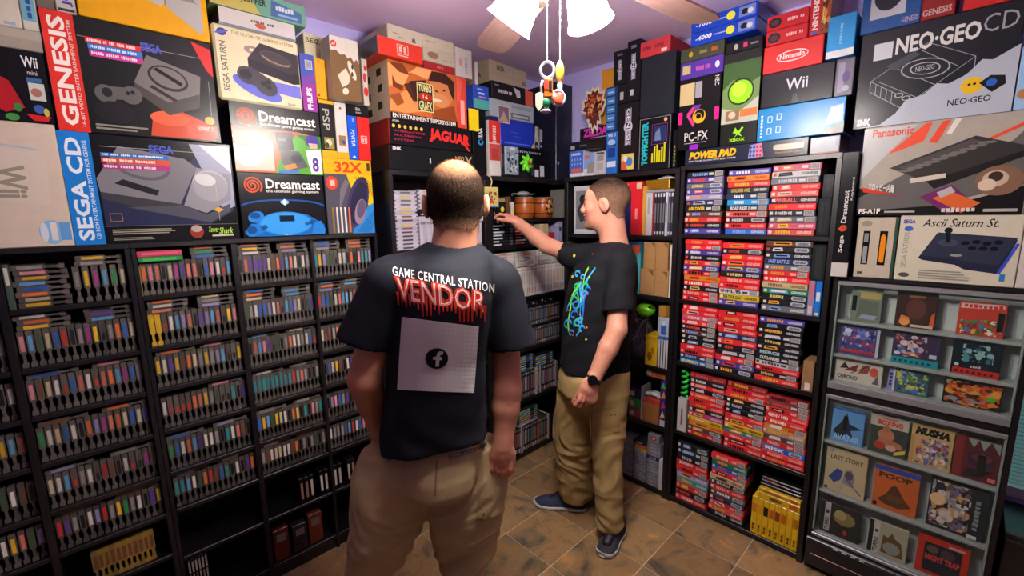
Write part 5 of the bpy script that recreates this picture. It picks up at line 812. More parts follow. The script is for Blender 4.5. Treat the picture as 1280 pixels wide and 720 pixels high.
# wide pale grey cartridges
WT, WW = .0182, .128
def wide_profile():
    return [(-WW / 2, 0), (WW / 2, 0), (WW / 2, WT * .3), (WW * .42, WT * .34), (WW * .42, WT * .66), (WW / 2, WT * .7), (WW / 2, WT), (-WW / 2, WT), (-WW / 2, WT * .7), (-WW * .42, WT * .66), (-WW * .42, WT * .34), (-WW / 2, WT * .3)]
m = MB(); m.prism(wide_profile(), 0, .08); wide_me = m.mesh('wide_cartridge', PLASTIC)
m = MB(); m.prism([(z - WT / 2, x + WW / 2) for x, z in wide_profile()][::-1], 0, .08); wide_up = m.mesh('wide_cartridge', PLASTIC)
m = MB(); m.box(-.026, .03, -.0006, -.00005, WT * .3, WT * .72); wlab = m.mesh('label', LABEL)
def wide(u, v, label, upright=False, strip=None):
    loc, rz = place('L', XU - .012 + ru.uniform(-.003, .003), u, v + .0006); o = new_obj('wide_cartridge', wide_up if upright else wide_me, None, loc, rz)
    o.color = rgba(ru.choice(['#a7a3ae', '#b0acb4', '#9d99a6', '#aaa5ae'])); tag(o, label, 'cartridge', 'wide pale cartridges')
    if not upright:
        l = new_obj('label', wlab, o); l.color = rgba(strip or ru.choice(['#2a2a30', '#3a3640', '#7a3a3c', '#b8a84a', '#55525c', '#2c2c34']))
for k in range(15): wide(1.153 + ru.uniform(-.004, .004), 1.435 + k * .0190, f'wide pale grey cartridge lying in the left pile, {ORD[14 - k]} from top, beside the man\'s ear')
for k in range(5): wide(1.285 + ru.uniform(-.004, .004), 1.435 + .198 + k * .0190, f'wide pale grey cartridge above the dark printed game box, {ORD[4 - k]} from top')
for k in range(9): wide(1.234 + k * .0188, 1.435, f'wide pale grey cartridge standing upright under the pale console box, {ORD[k]} from left', True)
Lb('console_box', 'pale grey flat box under a dark printed one, beside the balding head', 1.223, 1.40, 1.565, 1.596, .1, '#a19da8')
Lb('game_box', 'small dark box with red and white print beside the balding head', 1.223, 1.35, 1.5966, 1.6328, .1, '#221c22', [('p', [(.1, .2), (.3, .8), (.5, .4), (.7, .85), (.9, .2)], '#c8c0bc'), ('e', .75, .25, .12, .15, '#c22a4a')])
for k in range(7): wide(1.508 + k * .0188, 1.435, f'wide pale grey cartridge upright right of the balding head, {ORD[k]} from left', True)
Lb('game_box', 'white box with blue badge right of the balding head', 1.55, 1.645, 1.565, 1.66, .06, '#c2c2cc', [('e', .7, .6, .2, .25, '#3a4aa0'), ('e', .7, .64, .1, .12, '#c8d0e8'), ('r', .05, .1, .5, .3, '#8a8a98')])
for k in range(5):
    Lb('disc_case', f'black case lying low in the left bay of the corner bookcase, {ORD[4 - k]} from top', 1.45, 1.64, 1.0836 + k * .0152, 1.0982 + k * .0152, .13, '#1c1b20', [('r', .1, .3, .5, .7, '#6a6a74')], cat='game case')
Lb('game_box', 'small white upright box on the dark shelf above the lettered shoulder', 1.60, 1.612, 1.1605, 1.25, .08, '#c9ccd0')
# hanging card by the reaching hand
c0 = on_left(605, 259, XU + .03); c1 = on_left(623, 234, XU + .03)
g = empty('hanging_game_card', (XU + .03, (c0[0] + c1[0]) / 2, c0[1]), math.pi / 2); tag(g, 'pale yellow game card hanging by a loop near the reaching hand', 'game card')
Wc, Hc = c1[0] - c0[0], c1[1] - c0[1]
m = MB(); m.box(-Wc / 2, Wc / 2, 0, .012, 0, Hc, lin('#c9bd6e')); me = m.mesh('card', CARD); bevel_mesh(me, .002); new_obj('card', me, g)
m = MB(); art_mb(m, Wc, Hc, speckle(71, .12, .12, .88, .8, ['#5a6a2a', '#c8503a', '#3a3a28', '#d8a83a', '#8a3a4a'], 26) + [('r', .0, 0, 1, .08, '#4a7ab8')], ox=-Wc / 2); m.build('cover_print', INK, g)
m = MB(); m.tube([(0, .006, Hc - .004), (.012, .004, Hc + .03), (.004, .01, Hc + .055), (-.014, .02, Hc + .07)], .0035, n=6); m.build('loop', mat('loop_cream', '#cfc28a', rough=.6), g)
m = MB(); m.tube([(-.014, .02, Hc + .07), (-.014, .045, Hc + .072)], .003, n=6); m.build('hook', DARKP, g)
# barrels
BAR = mat('orange_wood', '#a8561f', rough=.35, noise=.25, nscale=18, stretch=(1, 1, .2)); HOOP = mat('dark_hoop', '#3a1f10', rough=.4)
for k, px in enumerate((657, 680)):
    u = on_left(px, 272, XU - .075)[0] if k == 0 else on_left(px, 272, XU - .075)[0]
    g = empty('barrel_drum', (XU - .085, u, 1.5726), math.pi / 2); tag(g, ('plain orange brown barrel drum on the middle shelf', 'orange brown barrel drum with a dark painted figure')[k], 'barrel')
    m = MB(); prof = [(.001, 0), (.058, 0), (.064, .03), (.067, .064), (.064, .098), (.058, .126)]
    m.lathe(prof, n=28); m.build('staves', BAR, g)
    m = MB(); m.lathe([(.0588, .126), (.061, .126), (.061, .132), (.05, .134), (.001, .134)], n=28); m.build('drum_skin', mat('drum_rim', '#8c7a66', rough=.4), g)
    for z, r_ in ((.028, .0642), (.092, .0648)):
        m = MB(); m.lathe([(r_, z), (r_ + .0012, z), (r_ + .0012, z + .006), (r_, z + .006)], n=28); m.build('hoop', HOOP, g)
    if k:
        m = MB(); rr = random.Random(3)
        for q in range(26):
            t = -math.pi / 2 + rr.uniform(-.5, .5); z = rr.uniform(.02, .115); rad = .0685 + .0004 * (q % 3); s_ = rr.uniform(.006, .013); c = lin(rr.choice(['#2a1a10', '#5a2c14', '#d88a2a', '#3a2412', '#c8b08a']))
            m.poly([(rad * math.cos(t + a * s_ / rad), rad * math.sin(t + a * s_ / rad), z + b * s_) for a, b in ((-1, -.6), (.8, -1), (1, .7), (-.5, 1))], c)
        m.build('painted_figure', INK, g)
g = empty('cable_bundle', (XU - .07, 2.03, 1.708), math.pi / 2); tag(g, 'grey controller with coiled cable lying on the barrel drums', 'controller')
m = MB(); m.tube([(-.1 + .012 * k, .012 * math.sin(k), .006 + .012 * abs(math.sin(k * .7))) for k in range(17)], .005, n=6); m.build('cable', mat('cable_grey', '#6a6a6e', rough=.5), g)
m = MB(); m.ball((.0, 0, .018), (.05, .03, .016)); m.build('controller', mat('pad_grey', '#9a9a9e', rough=.4), g)
for k, (u0, u1, h, c, nm) in enumerate(((1.712, 1.748, .1, '#1c1a1c', 'black slim box'), (1.75, 1.822, .125, '#1d1714', 'black box with a yellow spot'), (1.824, 1.862, .13, '#5a3a24', 'brown figure box'), (1.864, 1.89, .1, '#c2c0ba', 'white slim case'))):
    Lb('game_box', f'{nm} left of the barrel drums', u0, u1, 1.5726, 1.5726 + h, .1, c, [('e', .6, .45, .2, .12, '#d8c83a'), ('r', .1, .8, .9, .95, '#8a7a5a')] if k == 1 else ([('r', .2, .1, .8, .5, '#d8c84a')] if k == 3 else speckle(k, .1, .1, .9, .9, ['#8a5a3a', '#2a1c14', '#a88a6a'], 8)))
# dark cases under the barrels
cols = ['#1c1c22', '#22202a', '#1a1a1c']
for p_, (u0, u1) in enumerate(((1.71, 1.885), (1.89, 2.06))):
    for k in range(7):
        Lb('disc_case', f'black case with pale title lying in the {("left", "right")[p_]} pile under the barrels, {ORD[6 - k]} from top', u0, u1, 1.4156 + k * .0182, 1.433 + k * .0182, .13, cols[k % 3],
           [('r', .04, .25, .04 + ru.uniform(.25, .6), .75, ru.choice(['#9aa8b8', '#b8b8bc', '#c86a3a', '#7a9ab8', '#a8442c'] if p_ else ['#9aa8b8', '#8a98a8', '#b8bcc0'])), ('r', .8, .2, .94, .8, '#5a5a64')], cat='game case', group='black cases under the barrels')
Lb('storage_box', 'beige upright box under the right hand barrel drum', 2.10, 2.2, 1.4156, 1.535, .1, '#b0a078', [('r', .1, .5, .5, .9, '#c2b48c')])
Lb('game_box', 'small red box at the right end under the barrels', 2.225, 2.262, 1.4156, 1.48, .08, '#a82a34')
Lb('folder', 'pale lilac folder leaning in the corner of the bookcase', 2.30, 2.345, 1.4156, 1.55, .1, '#9a98bc', [('r', .2, .5, .7, .7, '#3a3a50')])
# white game cases
u = 1.713; k = 0; WCOL = ['#c9c6c0', '#c2bfb8', '#d0cdc6', '#bdb9b2']
while u < 2.41:
    t_ = .0146; o = Lb('white_game_case', f'white game case standing {ORD[k]} from left, under the lying white cases', u, u + t_ - .0007, 1.0836, 1.272 + ru.uniform(-.002, .002), .12, ru.choice(WCOL),
       [('r', .25, .1, .75, .3, ru.choice(['#8d8a86', '#b8605a', '#6a7a94', '#a8a49c'])), ('r', .3, .36, .7, .8, ru.choice(['#a8a49e', '#9a8a84', '#b4a8a0', '#8a8c94', '#c27a6a'])), ('r', .3, .88, .7, .93, '#b84a44')], cat='game case', group='white game cases in the corner bookcase')
    u += t_; k += 1
for p_ in range(3):
    for k in range(6):
        u0 = 1.712 + p_ * .192 + ru.uniform(-.002, .002)
        Lb('white_game_case', f'white game case lying in the {("left", "middle", "right")[p_]} stack over the standing ones, {ORD[5 - k]} from top', u0, u0 + .187, 1.2755 + k * .0158 + .0012, 1.2911 + k * .0158, .12, ru.choice(WCOL),
           [('r', .04, .25, .1, .75, '#4a4a50'), ('r', .14, .3, .6, .7, ru.choice(['#8d8a86', '#b8605a', '#6a7a94', '#a8a49c'])), ('r', .9, .25, .96, .75, '#8a8a90')], cat='game case', group='white game cases in the corner bookcase')
# dark lower shelves of the right bay
def upright_row(u0, u1, z0, h, t_, cols, text, cat='game case', P=XU - .012, depth=.12, pr=('#8a8a90', '#b0b0b4', '#6a6a74', '#a85a4a', '#5a7a9a', '#8a7a4a')):
    u = u0; k = 0
    while u + t_ < u1:
        hh = h + ru.uniform(-.003, .001)
        Lb('disc_case', f'{text}, {ORD[k]} from left', u, u + t_ - .0008, z0 + .0006, z0 + hh, depth, ru.choice(cols), [('r', .2, .08, .8, .22, ru.choice(pr)), ('r', .28, .3, .72, .8, ru.choice(pr)), ('r', .2, .88, .8, .95, ru.choice(pr))], cat=cat, P=P, group='dark cases in the corner bookcase')
        u += t_; k += 1
DK = ['#26262a', '#303036', '#1c1c20', '#3a3a40', '#2c3034']
upright_row(1.84, 2.32, .745, .125, .0128, DK, 'clear dark disc case, lower row on the shelf below the white cases')
board_u = board('riser', 0, 0, 0, 0, 0, 0) if False else None
rs = empty('shelf_riser', (XU - .012, 1.84, .745), math.pi / 2); tag(rs, 'dark riser board carrying the second row of disc cases', 'riser')
board('board', -.09, .49, .0, .14, .13, .136, SHELF, rs); board('foot', -.0985, -.0905, .0, .14, .0006, .136, SHELF, rs); board('foot', .4905, .4985, .0, .14, .0006, .136, SHELF, rs)
upright_row(1.84, 2.32, .745 + .1365, .125, .0128, DK, 'clear dark disc case, upper row on the shelf below the white cases')
for k in range(5):
    u0 = 1.86 + k * .085; Lb('game_controller_box', f'small dark gadget box with a painted glint on the disc cases, {ORD[k]} from left', u0, u0 + .07, .745 + .2636, .745 + .2636 + .038 + .010 * (k % 2), .09, '#17171b', [('e', .3, .6, .12, .16, '#b8866a'), ('e', .7, .4, .1, .1, '#4a4a54')], cat='box')  # the glint is a tan ellipse put into the print colour
upright_row(1.8, 2.3, .40, .19, .0146, ['#26242a', '#3a2c2a', '#2a3446', '#8f8f94', '#1c1c20', '#2a2a2e', '#9a9590'], 'film style game case on the fourth shelf of the corner bookcase')
for p_, (u0, n_) in enumerate(((1.86, 7), (2.06, 5))):
    for k in range(n_):
        Lb('disc_case', f'blue and black case lying, {("left", "right")[p_]} pile, {ORD[n_ - 1 - k]} from top, fourth corner shelf', u0, u0 + .187, .5915 + k * .0152, .606 + k * .0152, .12, ru.choice(['#1c2430', '#1a1a1e', '#26344a', '#33485e']), [('r', .05, .2, .6, .8, ru.choice(['#5a86b0', '#a8b4c0', '#8a98b0', '#b8a43a'])), ('r', .8, .2, .95, .8, '#7a8088')], cat='game case', group='cases lying low in the corner bookcase')
upright_row(1.75, 2.22, .03, .19, .0146, ['#26242a', '#3a2c2a', '#8a3a34', '#a8a4a0', '#1c1c20', '#2a2a2e', '#bdb8b0', '#243424'], 'film style game case on the bottom shelf of the corner bookcase')
for k in range(7):
    Lb('disc_case', f'dark green or black case lying over the bottom shelf row, {ORD[6 - k]} from top', 1.9, 2.087, .2215 + k * .0152, .236 + k * .0152, .12, ['#8a8f90', '#1f3a6a', '#7a2a28', '#1f3a2a', '#2c4a34', '#1c1c20', '#26302a'][k], [('r', .05, .2, .6, .8, ru.choice(['#8ab0a0', '#a8b4c0', '#b89a6a'])), ('r', .8, .2, .95, .8, '#7a8088')], cat='game case', group='cases lying over the bottom shelf row')

# ================================================================== contents of the bookcase behind the man with the watch
def Bb(name, label, u0, u1, v0, v1, depth, col, art=None, P=YB + .012, cat='box', **k): return card_box(name, label, cat, 'B', P, u0, u1, v0, v1, depth, col, art, bev=.002, **k)
S1, S2, S3, S4, S5 = 1.4756, 1.1506, .7556, .4156, .0356
Bb('framed_print', 'white bordered print behind the face of the man with the watch', -1.715, -1.55, S1, 1.76, .012, '#bfc2c2', [('r', .1, .1, .9, .9, '#7a7f80'), ('p', [(.15, .5), (.5, .85), (.85, .55), (.6, .3), (.3, .25)], '#3a3c40'), ('e', .4, .72, .14, .1, '#2a2a2c')], cat='print')
Lb('binder', 'grey upright binder in the corner beside a yellow tag', 2.355, 2.40, 1.5726, 1.76, .12, '#7a766e')
Lb('tag_card', 'yellow tag card in the corner bookcase', 2.405, 2.443, 1.5726, 1.66, .03, '#d2c22a', cat='card')
Bb('console_box', 'red carton with white panels behind the shaved head', -1.40, -1.253, S1, 1.765, .2, '#c8242c', [('r', .12, .78, .45, .86, '#e0c4bc'), ('r', .1, .9, .42, .96, '#e0c4bc'), ('r', .76, .86, .96, .97, '#cfc4a0'), ('r', .72, .3, .82, .5, '#e08a84'), ('r', .0, .0, .55, .72, '#1a2150'), ('r', .45, .64, .5, .67, '#c8d0e8')])
Bb('book', 'gold spined book between the red carton and the white one', -1.2515, -1.2325, S1, 1.735, .16, '#c8963a', cat='book')
Bb('game_case', 'wide white upright case beside the black ones, under the gold tape roll', -1.231, -1.194, S1, 1.70, .14, '#b9b9b9', [('r', .3, .5, .7, .9, '#9a9a9c')], cat='game case')
Bb('game_case', 'thin dark red upright case beside the wide white one', -1.1925, -1.183, S1, 1.70, .14, '#8a2630', cat='game case')
for k in range(7):
    u0 = -1.1815 + k * .0153; c = ['#2c2c30', '#26262a', '#34343a', '#2a2a30', '#b0b2b8', '#3c4058', '#2c2a30'][k]
    Bb('disc_case', f'slim {"white" if k == 4 else "dark"} upright case under the gold tape roll, {ORD[k]} from left', u0, u0 + .0145, S1, 1.70, .14, c, [('r', .2, .9, .8, .98, '#c2c2c4'), ('r', .25, .3, .75, .75, '#6a6a70'), ('r', .2, .03, .8, .1, '#a8a8ac')], cat='game case')
Bb('disc_case', 'grey case lying flat on the upright dark cases', -1.235, -1.072, 1.7006, 1.7145, .13, '#8f8f92', cat='game case')
g = empty('gold_box', (-1.165, YB + .03, 1.7151)); tag(g, 'shiny gold box with a folded paper on top', 'box')
m = MB(); m.box(-.083, .055, 0, .09, 0, .052); me = m.mesh('body', mat('gold_foil', '#c89a2e', rough=.25, metal=.85)); bevel_mesh(me, .006, 2); new_obj('body', me, g)
m = MB(); m.add([(-.02, .0, .053), (.085, .0, .053), (.03, .02, .074), (-.02, .06, .053), (.085, .06, .053), (.03, .05, .074)], [(0, 1, 2), (3, 5, 4), (0, 2, 5, 3), (1, 4, 5, 2), (0, 3, 4, 1)], lin('#c9c5bd')); m.build('folded_paper', CARD, g)
# cartons
Bb('game_box', 'upright box with teal and yellow cover left of the tan cartons', -1.37, -1.252, S2, 1.44, .16, '#2f8f96', [('r', .0, .8, 1, 1, '#2a5a8a'), ('r', .1, .74, .5, .9, '#c8c23a'), ('r', .55, .76, .95, .94, '#c85a34'), ('r', .86, 0, 1, .78, '#4aa0a4'), ('r', .1, .3, .6, .6, '#c8c8b8')])
for k, (u0, u1, v0, v1) in enumerate(((-1.25, -1.165, S2, 1.295), (-1.1635, -1.086, S2, 1.295), (-1.235, -1.165, 1.2956, 1.44), (-1.1635, -1.094, 1.2956, 1.44))):
    Bb('tan_carton', f'plain tan cardboard carton, {("lower left", "lower right", "upper left", "upper right")[k]} of four', u0, u1, v0, v1, .16, '#a07a4e', [('p', [(.55, .95), (.9, .95), (.9, .72)], '#6a4a2a'), ('l', [(.02, .5), (.98, .5)], .0015, '#8a663e')] if k < 2 else [('l', [(.02, .3), (.98, .3)], .0015, '#8a663e'), ('p', [(.6, .98), (.95, .98), (.95, .8)], '#7a5632')], group='tan cartons')
Bb('white_box', 'narrow white upright box right of the tan cartons', -1.084, -1.07, S2, 1.43, .12, '#c2beb4')
# third shelf: toys, wires
g = empty('plush_ball', (-1.24, YB + .07, 1.055)); tag(g, 'lime green rubber ball on the pile of wires', 'toy'); m = MB(); m.ball((0, 0, 0), (.055, .05, .04)); m.build('ball', mat('lime_rubber', '#6fd01e', rough=.35), g)
m = MB(); m.tube([(.03, -.03, .02), (.05, -.035, .028), (.058, -.02, .03)], .004, n=6); m.build('valve', DARKP, g)
g = empty('wire_tangle', (-1.26, YB + .05, S3)); tag(g, 'tangle of grey cables and clear bags on the third shelf', 'cables'); rr = random.Random(15)
for q in range(10):
    pts = [(rr.uniform(-.13, .03), rr.uniform(-.02, .1), .02 + rr.uniform(0, .24)) for _ in range(5)]; P2 = []
    for i in range(4):
        for t in range(5): P2.append(Vector(pts[i]).lerp(Vector(pts[i + 1]), t / 5) + Vector((0, 0, .012 * math.sin(t * 1.9))))
    m = MB(); m.tube(P2, .0035, n=5); m.build('cable', mat(('cable_grey', 'cable_dark', 'cable_pale')[q % 3], ('#6a6a6e', '#2a2a2e', '#9a9aa0')[q % 3], rough=.5), g)
m = MB(); m.lathe([(.001, 0.0), (.05, .01), (.066, .09), (.06, .17), (.04, .23), (.02, .255)], n=22); o = m.build('clear_bag', mat('bag_film', '#9aa0a4', rough=.2, alpha=.22), g); o.location = (-.02, .06, .0008)
Bb('game_box', 'yellow box with brown print on the third shelf', -1.205, -1.135, S3, .93, .1, '#d2ae24', [('e', .4, .3, .2, .15, '#8a5a1c'), ('e', .65, .5, .15, .12, '#a8741c'), ('r', .1, .85, .9, .95, '#c8a01e')])
for k in range(4):
    u0 = -1.133 + k * .0152; Bb('disc_case', f'slim white and black upright case, {ORD[k]} from left beside the yellow box', u0, u0 + .0144, S3, .93 + .004 * (k % 2), .1, '#c2c4c6', [('r', .1, 0, .4, .9, '#1c1c20'), ('r', 0, .92, 1, 1, '#2a5ab0')], cat='game case')
Bb('game_box', 'white and blue badge box on top of the slim cases', -1.136, -1.072, .9346, 1.04, .08, '#a8b4c4', [('r', .3, .1, .75, .6, '#3a62b0'), ('e', .5, .7, .2, .12, '#c8d0dc')])
Bb('storage_box', 'small tan wedge shaped carton on the badge box', -1.138, -1.092, 1.0406, 1.10, .08, '#a87c3a', turn=-14)
# fourth shelf
Bb('folder_stack', 'brown carton under red folders on the fourth shelf', -1.21, -1.11, S4, .53, .14, '#9a6a3a')
for k in range(5): Bb('red_folder', f'thin red folder lying on the brown carton, {ORD[4 - k]} from top', -1.212 + .002 * k, -1.108, .5306 + k * .0062, .5362 + k * .0062, .13, '#a8302e' if k % 2 else '#b8483a', cat='folder', group='red folders')
Bb('toy_box', 'purple box with bright triangles standing beside the brown carton', -1.106, -1.07, S4, .68, .12, '#3a2a7a', [('p', [(.1, .86), (.9, .86), (.5, .98)], '#4ab83a'), ('p', [(.1, .62), (.9, .66), (.6, .8)], '#d8902a'), ('p', [(.2, .4), (.9, .45), (.5, .58)], '#c83a4a'), ('p', [(.1, .2), (.9, .22), (.5, .36)], '#d8c83a'), ('r', .1, .02, .9, .16, '#b8b8c0')])
g = empty('game_controller', (-1.16, YB + .06, .5625)); tag(g, 'white and green game controller on the red folders', 'controller')
m = MB(); m.ball((0, 0, .016), (.042, .03, .014)); m.ball((-.035, -.014, .012), (.016, .02, .011)); m.ball((.035, -.014, .012), (.016, .02, .011)); m.build('shell', mat('pad_white', '#b8bcbc', rough=.35), g)
m = MB(); m.ball((-.012, -.008, .029), (.012, .01, .005)); m.build('thumb_pad', mat('pad_green', '#2fb84a', rough=.35), g)
Bb('storage_box', 'orange and white flat box leaning on the fourth shelf top', -1.2, -1.09, .684, .72, .1, '#b86a3a', [('r', 0, .2, .25, .95, '#c2beb8'), ('r', .5, .3, .8, .7, '#a8482a')], P=YB + .03)
for k in range(3): Bb('toy_box', f'green topped small box at the dark left end, {ORD[2 - k]} from top', -1.30, -1.225, S4 + k * .06, S4 + .059 + k * .06, .1, ['#8a3a4a', '#2f8a3a', '#26263a'][k], [('r', .1, .2, .5, .7, '#b8a89a')])
Bb('game_box', 'white angled box beside the green topped boxes', -1.222, -1.213, S4, .62, .1, '#b0b4b8')
# bottom shelf: pale cartridges in piles
for p_, (u0, n_) in enumerate(((-1.345, 12), (-1.258, 12), (-1.172, 13))):
    for k in range(n_):
        c = ru.choice(['#7d7f86', '#8a8c92', '#72747c']) if not (p_ == 1 and k in (9, 10, 11)) else ['#c8a83a', '#c85a2c', '#2a2a30'][k - 9]
        if p_ == 2 and k == 8: c = '#2a2a6a'
        Bb('pale_cartridge', f'{"pale grey" if c[1] in "78" else "coloured"} cartridge lying in the {("left", "middle", "right")[p_]} bottom pile, {ORD[n_ - 1 - k]} from top', u0 + ru.uniform(-.002, .002), u0 + .081, S5 + k * .0205, S5 + .0198 + k * .0205, .09, c, [('r', .2, .3, .7, .7, '#9a9ca2')], cat='cartridge', group='pale cartridges on the bottom shelf')
Bb('game_box', 'grey box with red round print on the right bottom pile', -1.17, -1.10, S5 + 13 * .0205, S5 + 13 * .0205 + .05, .09, '#7f8288', [('e', .5, .55, .25, .25, '#a8423a'), ('e', .5, .55, .12, .12, '#c8c4c0')])
Bb('white_box', 'tall white plastic case standing in front of the bottom piles', -1.094, -1.0695, S5, .22, .09, '#b9bab8', P=YB + .008)
g = empty('storage_chest', (.42, 2.22, 0)); tag(g, 'low black storage chest under the blinds at the right edge', 'chest')
board('body', -.225, .4, 0, .255, .012, .44, SHELF, g, .004); board('lid', -.228, .403, -.004, .257, .4408, .466, SHELF, g, .004); board('plinth', -.21, .385, .012, .24, .0006, .0115, DARKP, g)
board('handle', .03, .15, -.014, -.0008, .36, .372, GREYM, g, .002)
# ================================================================== people: distance fields turned into continuous surfaces
class Field:
    def __init__(s, lo, hi, h):
        s.lo = np.array(lo, np.float32); s.h = h; s.n = np.ceil((np.array(hi) - np.array(lo)) / h).astype(int) + 1
        s.D = np.full(s.n, 1.0, np.float32); s.ax = [(s.lo[i] + h * np.arange(s.n[i])).astype(np.float32) for i in range(3)]
    def block(s, a, b):
        i0 = np.maximum(0, np.floor((np.array(a) - s.lo) / s.h).astype(int)); i1 = np.minimum(s.n, np.ceil((np.array(b) - s.lo) / s.h).astype(int) + 1)
        if (i1 <= i0).any(): return None
        sl = tuple(slice(i0[k], i1[k]) for k in range(3)); X = s.ax[0][sl[0]][:, None, None]; Y = s.ax[1][sl[1]][None, :, None]; Z = s.ax[2][sl[2]][None, None, :]
        return sl, X, Y, Z
    def mix(s, sl, d, k, sub=False):
        a = s.D[sl]
        if sub: a2, d2 = -a, d; h = np.maximum(k - np.abs(a2 - d2), 0) / max(k, 1e-6); s.D[sl] = -(np.minimum(a2, d2) - h * h * k / 4)
        else: h = np.maximum(k - np.abs(a - d), 0) / max(k, 1e-6); s.D[sl] = np.minimum(a, d) - h * h * k / 4
    def cap(s, a, b, ra, rb, k=.01, sub=False):
        a, b = np.array(a, float), np.array(b, float); r = max(ra, rb) + k + 3 * s.h
        B_ = s.block(np.minimum(a, b) - r, np.maximum(a, b) + r)
        if B_ is None: return
        sl, X, Y, Z = B_; ab = b - a; L2 = max((ab ** 2).sum(), 1e-9)
        t = np.clip(((X - a[0]) * ab[0] + (Y - a[1]) * ab[1] + (Z - a[2]) * ab[2]) / L2, 0, 1)
        d = np.sqrt((X - a[0] - t * ab[0]) ** 2 + (Y - a[1] - t * ab[1]) ** 2 + (Z - a[2] - t * ab[2]) ** 2) - (ra + (rb - ra) * t)
        s.mix(sl, -d if False else d, k, sub) if not sub else s.mix(sl, d, k, True)
    def ell(s, c, r, axes=None, k=.01, sub=False):
        c = np.array(c, float); r = np.array(r, float); R_ = r.max() + k + 3 * s.h
        B_ = s.block(c - R_, c + R_)
        if B_ is None: return
        sl, X, Y, Z = B_; A = np.eye(3) if axes is None else np.array([list(v) for v in axes])
        q = [(X - c[0]) * A[i][0] + (Y - c[1]) * A[i][1] + (Z - c[2]) * A[i][2] for i in range(3)]
        k0 = np.sqrt(sum((q[i] / r[i]) ** 2 for i in range(3))); k1 = np.sqrt(sum((q[i] / r[i] ** 2) ** 2 for i in range(3)))
        s.mix(sl, k0 * (k0 - 1) / np.maximum(k1, 1e-4), k, sub)
    def loft(s, rows, k=.02, sub=False, p=2.2, zc=.02, grow=0.0):
        """rows: (z, cx, cy, a, b, yaw) sorted by z; a lies along the yaw direction"""
        R_ = np.array(sorted(rows)); m = max(R_[:, 3].max(), R_[:, 4].max()) + k + .03
        B_ = s.block((R_[:, 1].min() - m, R_[:, 2].min() - m, R_[0, 0] - k - .03), (R_[:, 1].max() + m, R_[:, 2].max() + m, R_[-1, 0] + k + .03))
        if B_ is None: return
        sl, X, Y, Z = B_; z = Z[0, 0]; f = lambda i: np.interp(z, R_[:, 0], R_[:, i]).astype(np.float32)[None, None, :]
        cx, cy, a, b, yw = f(1), f(2), f(3) + grow, f(4) + grow, f(5)
        u = (X - cx) * np.cos(yw) + (Y - cy) * np.sin(yw); v = -(X - cx) * np.sin(yw) + (Y - cy) * np.cos(yw)
        q = (np.abs(u / a) ** p + np.abs(v / b) ** p) ** (1 / p); g = np.sqrt((u / a ** 2) ** 2 + (v / b ** 2) ** 2)
        d = np.where(q > .3, (q - 1) * q / np.maximum(g, 1e-3), (q - 1) * np.minimum(a, b))
        dz = np.maximum(Z - R_[-1, 0], R_[0, 0] - Z) + 0 * d
        h = np.maximum(zc - np.abs(d - dz), 0) / zc; d = np.maximum(d, dz) + h * h * zc / 4
        s.mix(sl, d, k, sub)
    def plane_cut(s, p, n, lo, hi):                      # removes what lies on the side n points to, inside the block
        B_ = s.block(lo, hi); sl, X, Y, Z = B_
        d = (X - p[0]) * n[0] + (Y - p[1]) * n[1] + (Z - p[2]) * n[2]; s.D[sl] = np.maximum(s.D[sl], d)
    def ripple(s, amp, fn):
        X = s.ax[0][:, None, None]; Y = s.ax[1][None, :, None]; Z = s.ax[2][None, None, :]
        near = np.abs(s.D) < .05; s.D = np.where(near, s.D + amp * fn(X, Y, Z), s.D).astype(np.float32)
    def surface(s):
        D = s.D; S = D < 0; n = np.array(D.shape) - 1
        c = [(i, j, k) for i in (0, 1) for j in (0, 1) for k in (0, 1)]
        cnt = sum(S[i:n[0] + i, j:n[1] + j, k:n[2] + k].astype(np.int8) for i, j, k in c)
        I = np.argwhere((cnt > 0) & (cnt < 8)); V = np.zeros((len(I), 3)); W = np.zeros(len(I))
        for a in c:
            for ax in range(3):
                if a[ax]: continue
                b = list(a); b[ax] = 1
                d0 = D[I[:, 0] + a[0], I[:, 1] + a[1], I[:, 2] + a[2]]; d1 = D[I[:, 0] + b[0], I[:, 1] + b[1], I[:, 2] + b[2]]
                x = (d0 < 0) != (d1 < 0); t = np.where(x, d0 / np.where(x, d0 - d1, 1), 0)
                for q in range(3): V[:, q] += np.where(x, a[q] + (t if q == ax else 0), 0)
                W += x
        V = s.lo + (I + V / W[:, None]) * s.h
        idx = np.full(tuple(n), -1, np.int32); idx[I[:, 0], I[:, 1], I[:, 2]] = np.arange(len(I)); F = []
        for ax in range(3):
            u, v = (ax + 1) % 3, (ax + 2) % 3
            lo = [slice(None)] * 3; hi = [slice(None)] * 3; lo[ax] = slice(0, -1); hi[ax] = slice(1, None)
            E = np.argwhere(S[tuple(lo)] != S[tuple(hi)]); E = E[(E[:, u] > 0) & (E[:, v] > 0) & (E[:, u] < n[u]) & (E[:, v] < n[v])]
            ins = S[E[:, 0], E[:, 1], E[:, 2]]
            def at(du, dv): q = E.copy(); q[:, u] += du; q[:, v] += dv; return idx[q[:, 0], q[:, 1], q[:, 2]]
            Q = np.stack([at(-1, -1), at(0, -1), at(0, 0), at(-1, 0)], 1); Q[~ins] = Q[~ins][:, ::-1]; F.append(Q[(Q >= 0).all(1)])
        return V, np.concatenate(F)
